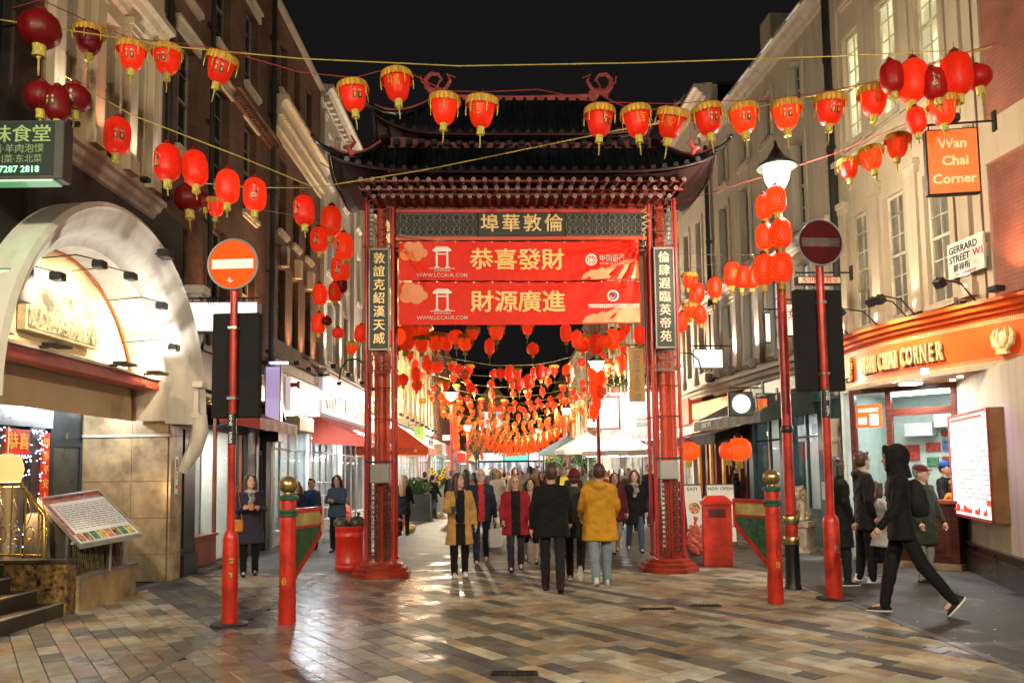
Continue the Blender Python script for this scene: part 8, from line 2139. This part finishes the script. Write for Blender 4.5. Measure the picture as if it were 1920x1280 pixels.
    if hs not in ('none', 'hood', 'beanie', 'bald'):
        q.sphere((0, .012 * H, hc + .012 * H), (.051 * H, .056 * H, .064 * H), 16, 12)
        if hs == 'short': q.sphere((0, .02 * H, hc - .008 * H), (.049 * H, .045 * H, .045 * H), 14, 10); q.sphere((0, -.026 * H, hc + .058 * H), (.036 * H, .024 * H, .014 * H), 10, 8)
        if hs in ('long', 'bob', 'pony'):
            L_ = {'long': .22, 'bob': .09, 'pony': .05}[hs] * H
            for s in (-1, 1):
                q.tube([(s * .03 * H, -.03 * H, hc + .05 * H), (s * .050 * H, -.012 * H, hc + .01 * H), (s * .054 * H, -.008 * H, hc - .06 * H), (s * .05 * H, -.012 * H if hs == 'long' else .0, hc - .04 * H - L_ * .8)], [.016 * H, .02 * H, .021 * H, .012 * H], 8)
                q.tube([(s * .03 * H, .03 * H, hc), (s * .038 * H, .045 * H, hc - .08 * H), (s * .03 * H, .052 * H, hc - .05 * H - L_)], [.03 * H, .032 * H, .02 * H], 8)
            q.tube([(0, .035 * H, hc), (0, .055 * H, hc - .08 * H), (0, .06 * H, hc - .05 * H - L_)], [.04 * H, .038 * H, .025 * H], 8)
        h2 = MB(); h2.add(q.v, q.f, M=HM); remesh(h2, 'hair', hm, vx * .9, 1, T, disp=.0025, dscale=60)
    if hs == 'beanie':
        q.sphere((0, .008 * H, hc + .022 * H), (.054 * H, .060 * H, .062 * H), 16, 12); h2 = MB(); q.tube([(.053 * H * math.cos(a), .006 * H + .058 * H * math.sin(a), hc + .012 * H) for a in np.linspace(0, 2 * PI, 16)[:-1]], .011 * H, 6, closed=True); h2.add(q.v, q.f, M=HM); remesh(h2, 'hat', C(hair[2]), vx, 1, T)
        q = MB(); q.sphere((0, .02 * H, hc - .01 * H), (.047 * H, .044 * H, .05 * H), 12, 8); h2 = MB(); h2.add(q.v, q.f, M=HM); remesh(h2, 'hair', hm, vx, 1, T)
    if hs == 'cap':
        q = MB(); q.sphere((0, .004 * H, hc + .035 * H), (.052 * H, .058 * H, .045 * H), 14, 10); q.sphere((0, -.06 * H, hc + .028 * H), (.036 * H, .035 * H, .006 * H), 12, 6); h2 = MB(); h2.add(q.v, q.f, M=HM); remesh(h2, 'hat', C(hair[2]), vx, 1, T)
    if hood == 'up':
        q = MB(); q.sphere((0, .018 * H, hc + .008 * H), (.062 * H, .068 * H, .078 * H), 16, 12); q.tube([(0, .02 * H, nz - .02 * H), (0, .015 * H, hc - .03 * H)], [.07 * H, .055 * H], 12)
        q.tube([(.05 * H * math.cos(a), -.04 * H, hc + .005 * H + .066 * H * math.sin(a)) for a in np.linspace(0, 2 * PI, 16)[:-1]], .014 * H, 6, closed=True)
        h2 = MB(); h2.add(q.v, q.f, M=HM); remesh(h2, 'hood', C(coat[0]), vx, 1, T, disp=.004, dscale=20)
    # --- coat or top
    cn, cl, cw, fl = coat; zb = H * (1 - cl) if cl > 1 else hz + .30 * H - cl * H * .62
    zb = max(.12, hz + .30 * H - cl * H)
    b = MB(); q = MB(); k = .012 * H + .004; secs = []
    W_ = w * cw
    if zb < hz - .05 * H: secs.append((zb, 0, .0, (.102 * W_ + .02 * fl) * H, (.082 + .022 * fl) * H)); secs.append(((zb + hz) / 2, 0, 0, (.1 * W_ + .009 * fl) * H, (.078 + .010 * fl) * H))
    else: secs.append((zb, 0, 0, .092 * W_ * H, .066 * H))
    secs += [(z, 0, cy * H, rx * W_ * H, ry * H) for z, cy, rx, ry in ((max(zb + .01, hz + .03 * H), 0, .096, .068), (hz + .12 * H, 0, .088, .062), (hz + .21 * H, 0, .104, .070), (hz + .275 * H, .004, .112, .062), (hz + .305 * H, .006, .085, .05), (hz + .325 * H, .004, .048, .042))]
    loft(q, secs)
    q.tube([(.04 * H * math.cos(a), .002 * H + .04 * H * math.sin(a), nz + .01 * H + .006 * H * math.sin(a)) for a in np.linspace(0, 2 * PI, 16)[:-1]], .012 * H, 6, closed=True)
    if hood == 'down': q.sphere((0, .052 * H, nz - .005 * H), (.07 * H, .04 * H, .042 * H), 14, 10)
    b.add(q.v, q.f, M=M)
    for sh_, el, wr_, f, s in AR:
        cap(b, sh_ - Vector((s * .01 * H, 0, .006 * H)), el, .037 * H * cw ** .3, .030 * H); cap(b, el, wr_ - f * .005 * H, .030 * H, .024 * H)
    mC = C(cn); mp = [mC]; post = None
    if inner:
        mp = [mC, C(inner[0])]
        def post(nm, hw_=inner[1] * H, M_=M.inverted()):
            mi = []
            for p in nm.polygons:
                c = M_ @ p.center; nn = p.normal
                mi.append(1 if (c.y < -.02 * H and abs(c.x) < hw_ * (1 + .5 * max(0, (hz - c.z) / H)) and nn.y < -.25 and c.z > zb + .002) else 0)
            nm.polygons.foreach_set('material_index', mi)
    remesh(b, 'coat', mC, vc if not far else vx, 2, T, disp=.008 if not far else .006, dscale=12, mats=mp, post=post)
    if coat[0] == 'mustard' or (not far and cl > .4):   # seams and pockets
        q = MB()
        for s in (-1, 1): q.box(s * .055 * H - .022 * H, s * .055 * H + .022 * H, -.005, .003, hz - .0 * H, hz + .008 * H, M=M @ Matrix.Translation((0, (.072 if abs(face) > 90 else -.072) * H, 0)))
        q.build('pocket', mC, T)
    # --- legs
    if not nolegs:
        b = MB(); tc = C(trousers)
        loft(b, [(hz - .035 * H, 0, 0, .078 * H, .052 * H), (hz + .03 * H, 0, 0, .084 * H, .054 * H), (hz + .08 * H, 0, 0, .08 * H, .056 * H)])
        for h, kn, ak, fa in LG_:
            end = ak.lerp(kn, bare) if bare else ak - Vector((0, 0, .014 * H))
            cap(b, h, kn, .050 * H * legw, .043 * H * legw); cap(b, kn, end, .044 * H * legw, .033 * H * legw)
        remesh(b, 'trousers', tc, vc if not far else vx, 1, T, disp=.006 * legw if not far else 0, dscale=14)
        for h, kn, ak, fa in LG_:
            b = MB(); pit = R(max(-75, min(8, fa * 1.25 if fa < -12 else 0))); Mf = Matrix.Translation(ak) @ Matrix.Rotation(-pit, 4, 'X')
            q = MB(); loft(q, [(-an, 0, -.028 * H, .023 * H, .072 * H), (-an + .012 * H, 0, -.028 * H, .024 * H, .074 * H), (-an + .022 * H, 0, -.022 * H, .022 * H, .064 * H), (-.008 * H, 0, .0, .022 * H, .034 * H), (.012 * H, 0, .004 * H, .022 * H, .028 * H)], 16, 2.2); b.add(q.v, q.f, M=Mf)
            so = b.build('shoe', C(shoes), T, smooth=60)
            q = MB(); b = MB(); loft(q, [(-an - .001, 0, -.028 * H, .0235 * H, .0745 * H), (-an + .009 * H, 0, -.028 * H, .0255 * H, .077 * H)], 16, 2.2); b.add(q.v, q.f, M=Mf); b.build('sole', C('shoe_white') if shoes == 'shoe_white' or (extra and 'sole' in extra) else BLACK, so)
    if skirt:
        b = MB(); loft(b, [(skirt[1] * H, 0, 0, .11 * H, .09 * H), (hz + .05 * H, 0, 0, .085 * H, .062 * H), (hz + .1 * H, 0, 0, .07 * H, .05 * H)]); remesh(b, 'skirt', C(skirt[0]), vc, 1, T, disp=.01, dscale=16)
    ex = extra or ()
    if 'phone' in ex:
        s_ = AR[1 if 'lh' in ex else 0]; c = s_[2] + s_[3] * .05 * H; q = MB(); q.box(c.x - .04, c.x + .04, c.y - .03, c.y - .02, c.z - .02, c.z + .10); q.build('phone', BLACK, None) if 0 else None
        tag(q.build('phone', BLACK, None, loc=None), 'dark phone held by the ' + label[:60].replace('standing ', '').split(' beside')[0], 'phone') if 0 else None
        q.build('phone_in_hand', BLACK, T)
    if 'scarf' in ex:
        q = MB(); q.tube([(.045 * H * math.cos(a), -.01 * H + .045 * H * math.sin(a), nz + .005 * H) for a in np.linspace(0, 2 * PI, 16)[:-1]], .022 * H, 8, closed=True); q.tube([(0, -.055 * H, nz), (.02 * H, -.085 * H, nz - .07 * H), (-.02 * H, -.088 * H, nz - .15 * H)], [.03 * H, .035 * H, .02 * H], 8); h2 = MB(); h2.add(q.v, q.f, M=M); remesh(h2, 'scarf', mat('grey_patterned_scarf', (.3, .3, .32), rough=.8, var=.8, scale=14), vc, 1, T, disp=.005, dscale=20)
    if 'glasses' in ex:
        q = MB()
        for s in (-1, 1): q.tube([(s * .018 * H + .012 * H * math.cos(a), -.060 * H, hc + .002 * H + .009 * H * math.sin(a)) for a in np.linspace(0, 2 * PI, 12)[:-1]], .0014 * H, 4, closed=True)
        h2 = MB(); h2.add(q.v, q.f, M=HM); h2.build('glasses', BLACK, T)
    if 'backpack' in ex:
        q = MB(); q.sphere((0, .10 * H, hz + .17 * H), (.075 * H, .06 * H, .12 * H), 14, 10); q.sphere((0, .14 * H, hz + .12 * H), (.055 * H, .03 * H, .06 * H), 12, 8)
        for s in (-1, 1): q.tube([(s * .06 * H, .08 * H, hz + .27 * H), (s * .065 * H, -.03 * H, hz + .29 * H), (s * .07 * H, -.06 * H, hz + .2 * H), (s * .075 * H, .04 * H, hz + .1 * H)], .012 * H, 6)
        h2 = MB(); h2.add(q.v, q.f, M=M); remesh(h2, 'backpack', C('charcoal'), .018, 1, T, disp=.006, dscale=12)
    T['_h'] = H; del T['_h']
    return T, AR, H
def held(nm, label, cat, build, T, off): 
    o = build(); o.location = T.matrix_basis @ Vector(off); return tag(o, label, cat)
W1 = ((18, 6), (-16, 16)); W2 = ((-16, 18), (18, 6)); ST = ((2, 2), (-2, 3))
person('woman in a long camel coat over black, white trainers, looking to her side', 862, 1080, 890, 12, ((6, 4), (-2, 8)), ((15, 10, 70, 20), (-4, 12, 20)), ('camel', .51, 1.05, .9), ('black', .045), 'black', 'shoe_white', ('brown', 'long'), 0, head=(38, -4), extra=('phone',), w=1.05)
T_, AR_, H_ = person('older man in a padded gilet over pale sleeves, carrying a white bag', 903, 1056, 878, 5, W1, ((0, 6, 12), (6, 10, 10)), ('navy', .37, 1.05, 0), ('red', .03), 'navy', 'shoe_tan', ('grey', 'none'), 1, extra=('glasses',))
def paper_bag(lab, p, s=1.):
    t = thing('carrier_bag', lab, 'bag', p, .3); b = MB(); b.rings([[(x * w_, y * d_, z) for x, y in ((-1, -1), (1, -1), (1, 1), (-1, 1))] for w_, d_, z in ((.11 * s, .05 * s, 0), (.12 * s, .055 * s, .1 * s), (.115 * s, .04 * s, .32 * s))]); b.build('body', mat('white_paper', (.72, .70, .66), rough=.6, var=.06, bump=.4), t)
    b = MB(); b.tube([(-.05 * s, 0, .32 * s), (-.03 * s, 0, .43 * s), (.03 * s, 0, .43 * s), (.05 * s, 0, .32 * s)], .004, 5); b.build('handle', WHITEP, t)
w_ = T_.matrix_basis @ Vector(AR_[1][2]); paper_bag('white paper carrier bag in the older man\'s hand', (w_.x, w_.y, w_.z - .54))
person('blonde woman with glasses in an open crimson jacket and checked trousers', 968, 1070, 893, 3, ((10, 6), (-12, 14)), ((8, 14, 35, 10), (8, 14, 35, 10)), ('crimson', .44, 1.25, .3), ('black', .05), 'plaid', 'shoe_black', ('blond', 'bob'), 1, extra=('glasses',), w=1.05)
person('dark-haired woman half hidden behind the crimson jacket', 996, 1054, 897, 0, W2, ((10, 8, 40, 20), (10, 8, 40, 20)), ('charcoal', .42, 1.0, .3), ('pink', .03), 'black', 'shoe_black', ('black', 'long'), 0, skirt=('maroon', .30), bare=.9)
person('broad man in a black jacket and dark trousers walking away, in front of everyone', 1037, 1108, 873, 178, ((-13, 12), (10, 4)), ((12, 12, 30, 5), (-8, 12, 18)), ('black', .39, 1.12, .2), None, 'charcoal', 'shoe_black', ('brown', 'short'), 0, w=1.12)
person('person in a dark olive coat and maroon beanie walking away', 1080, 1087, 882, 172, ((-20, 30), (12, 4)), ((10, 8, 20), (-10, 10, 16)), ('olive', .43, 1.05, .3), None, 'black', 'shoe_tan', ('brown', 'beanie', 'maroon'), 0, extra=('sole',))
person('person in a mustard hooded parka and pale jeans walking away', 1127, 1096, 872, 182, ((8, 4), (-10, 10)), ((10, 14, 40, 10), (10, 14, 40, 10)), ('mustard', .455, 1.2, .8), None, 'paledenim', 'shoe_white', ('brown', 'short'), 0, hood='down', w=1.08, legw=1.04)
person('woman in a maroon jacket and pale trousers behind the mustard parka', 1155, 1036, 886, 5, W1, ((4, 8, 20), (4, 8, 20)), ('maroon', .41, 1.05, .3), None, 'lgrey', 'shoe_black', ('brown', 'long'), 0)
person('woman in a black duffle coat, patterned scarf and jeans facing the viewer', 1192, 1034, 882, 0, W2, ((6, 8, 16), (4, 8, 14)), ('black', .47, 1.08, .4), None, 'denim', 'shoe_black', ('brown', 'bob'), 1, extra=('scarf',))
b = MB(); g = G(1192, 1034)
# left side people
T_, AR_, H_ = person('older woman in a dark plaid coat looking down at something orange in her hands', 467, 1079, 893, 22, ((4, 3), (-3, 6)), ((22, 8, 80, 32), (22, 8, 80, 32)), ('plaid', .50, 1.08, 1.0), None, 'black', 'shoe_black', ('brown', 'bob'), 1, head=(20, -6), extra=('scarf',), w=1.05)
w_ = T_.matrix_basis @ ((Vector(AR_[0][2]) + Vector(AR_[1][2])) / 2 + Vector((0, -.1, .02)))
b = MB(); b.cbox(-.035, .035, -.02, .02, -.05, .06, .008); o = b.build('snack_packet', C('orange')); o.location = w_; tag(o, 'small orange packet held by the woman in the plaid coat', 'packet')
b = MB(); b.cbox(-.12, .12, -.04, .04, 0, .2, .02); b.tube([(-.1, 0, .2), (.02, 0, .75), (.1, 0, .2)], .008, 5); o = b.build('shoulder_bag', C('orange')); o.location = T_.matrix_basis @ Vector((-.22, -.08, .72)); tag(o, 'small orange-brown shoulder bag at the plaid coat woman\'s hip', 'bag')
person('red-haired woman in dark clothes mostly hidden behind the left bollard', 556, 1040, 905, -10, ST, ((5, 6, 12), (5, 6, 12)), ('charcoal', .5, 1.05, .3), None, 'black', 'shoe_black', ('red', 'bob'), 1)
person('boy with glasses in a denim jacket over a bright blue shirt', 583, 1030, 899, -8, ST, ((6, 8, 20), (6, 8, 20)), ('denim', .36, 1.05, 0), ('blue', .04), 'black', 'shoe_black', ('black', 'short'), 0, extra=('glasses',))
person('young woman with long black hair in a denim jacket, arms folded', 632, 1034, 893, -12, ST, ((25, 6, 75, 45), (25, 6, 75, 45)), ('denim', .37, 1.15, .2), None, 'black', 'shoe_black', ('black', 'long'), 0, head=(8, 8))
person('blonde woman in black with her back turned, right of the left gateway post', 757, 1003, 892, 170, ST, ((8, 8, 30), (8, 8, 30)), ('black', .48, 1.05, .3), None, 'black', 'shoe_black', ('blond', 'long'), 1)
person('man in a black coat walking away behind the short bollards', 797, 972, 884, 175, W1, ((8, 8, 20), (-6, 8, 16)), ('black', .50, 1.1, .2), None, 'charcoal', 'shoe_black', ('brown', 'short'), 0, w=1.1)
person('person in dark top and blue jeans striding beside the man in the black coat', 812, 972, 888, 150, ((-25, 20), (25, 4)), ((10, 8, 30), (-8, 8, 20)), ('charcoal', .42, 1.05, 0), None, 'denim', 'shoe_black', ('black', 'short'), 0)
person('small child in a pink top crouched behind the left gateway post', 726, 1020, 930, 120, ((60, 110), (50, 110)), ((30, 8, 40), (30, 8, 40)), ('pink', .42, 1.1, 0), None, 'maroon', 'shoe_black', ('black', 'short'), 0, H=1.3)
# right side people
person('woman with long straight black hair and long black coat behind the red post', 1578, 1096, 862, 96, ((4, 2), (-4, 6)), ((2, 8, 18, 8), (2, 8, 18, 8)), ('black', .52, 1.15, .5), None, 'charcoal', 'shoe_black', ('black', 'long'), 0, extra=('sole',), bare=.12)
person('young man in a black hooded parka looking right towards the kiosk', 1628, 1090, 850, 84, ((3, 2), (-3, 5)), ((-4, 8, 22, 8), (-4, 8, 22, 8)), ('black', .42, 1.15, .2), ('lgrey', .03), 'black', 'shoe_white', ('brown', 'short'), 1, hood='down', head=(22, 0))
person('small girl in a grey puff-sleeved coat dress with a black skirt', 1652, 1092, 905, 95, ((3, 2), (-3, 5)), ((30, 12, 35), (30, 12, 35)), ('lgrey', .46, 1.0, 1.8), None, 'black', 'shoe_black', ('brown', 'bob'), 1, skirt=('black', .2), bare=.8)
person('hooded figure in black with a backpack striding left past the kiosk', 1698, 1150, 832, -108, ((14, 2), (-24, 16)), ((-8, 6, 22, 6), (14, 6, 26, 6)), ('black', .37, 1.12, .1), None, 'black', 'shoe_black', ('black', 'hood'), 0, hood='up', extra=('backpack', 'sole'), lean=3, legw=.98, H=1.86)
person('man with glasses and a maroon flat cap behind the hooded figure', 1738, 1090, 876, 20, ST, ((8, 8, 20), (8, 8, 20)), ('olive', .5, 1.1, .3), None, 'grey', 'shoe_black', ('grey', 'cap', 'maroon'), 0, extra=('glasses',), head=(25, 0))
kz = GF.matrix_basis
def kp(x, y): v = kz @ Vector((x, y, 0)); return v
for lab, lx, ly, zt, kw in (('kitchen worker with short black hair inside the takeaway window', .85, .75, 1.62, dict(coat=('black', .45, 1., 0), hair=('black', 'short'))), ('kitchen worker in a blue cap inside the takeaway window', 1.32, .65, 1.66, dict(coat=('black', .45, 1.05, 0), hair=('black', 'cap', 'blue')))):
    v = kp(lx, ly); T_, _, _ = person(lab, 0, 0, 0, 30, ST, ((20, 8, 50, 20), (20, 8, 50, 20)), trousers='black', skin=0, Y=v.y, H=zt, **kw); T_.location = (v.x, v.y, .02)
v = kp(1.45, -.28); v = kp(1.5, .45)
T_, _, _ = person('woman with dark hair in an orange top leaning on the takeaway counter', 0, 0, 0, 200, ST, ((30, 10, 60, 20), (30, 10, 60, 20)), coat=('orange', .42, 1., 0), hair=('brown', 'long'), Y=v.y, H=1.38); T_.location = (v.x, v.y, .02)
person('waiter in black standing side-on before the dark red restaurant', 1385, 998, 868, 70, ST, ((15, 6, 60, 15), (15, 6, 60, 15)), ('black', .42, 1.0, 0), None, 'black', 'shoe_black', ('black', 'short'), 1)
# the crowd filling the street behind
cr_ = random.Random(21)
cn_ = ['black', 'charcoal', 'maroon', 'olive', 'navy', 'tan', 'grey', 'yellow', 'camel', 'denim', 'cream', 'teal', 'red', 'brown']
pxs = [846, 872, 930, 942, 950, 985, 1012, 1058, 1064, 1096, 1140, 1172, 1212, 925, 958, 990, 1004, 1024, 1086, 1112, 900, 886, 974, 1045, 936, 1070, 853, 893, 915, 948, 962, 996, 1018, 1036, 1077, 1104, 1128, 1160, 1184, 1203]
for i, px in enumerate(pxs):
    Y = [26, 22, 24, 30, 38, 20, 23, 27, 34, 42][i % 10] + cr_.uniform(-1, 1); c = cn_[(i * 5) % 14]; hd = ['brown', 'black', 'blond', 'black', 'red', 'grey'][i % 6]; st_ = ['short', 'long', 'bob', 'short'][i % 4]; fc_ = cr_.choice((0, 5, -10, 12, 175, 185, 170))
    where = 'near the woman in camel' if px < 960 else 'behind the man in black' if px < 1060 else 'behind the mustard parka' if px < 1150 else 'near the right gateway post'
    person('distant %s-haired pedestrian in %s %s, %s' % (hd, c, 'facing away' if abs(fc_) > 90 else 'coming closer', where), px, 0, 0, fc_, cr_.choice((W1, W2)), ((8, 8, 20), (-6, 8, 16)), (c, cr_.choice((.42, .5, .6)), 1.08, .3), None, cr_.choice(('black', 'charcoal', 'denim')), 'shoe_black', (hd, st_), i % 3, far=True, Y=Y, H=cr_.uniform(1.6, 1.8), group='pedestrians in the street beyond the gateway')
bpy.data.scenes.remove(TMP)
print('built in', round(time.time() - T0, 1), 's,', sum(len(o.data.polygons) for o in COL.objects if o.type == 'MESH'), 'faces')
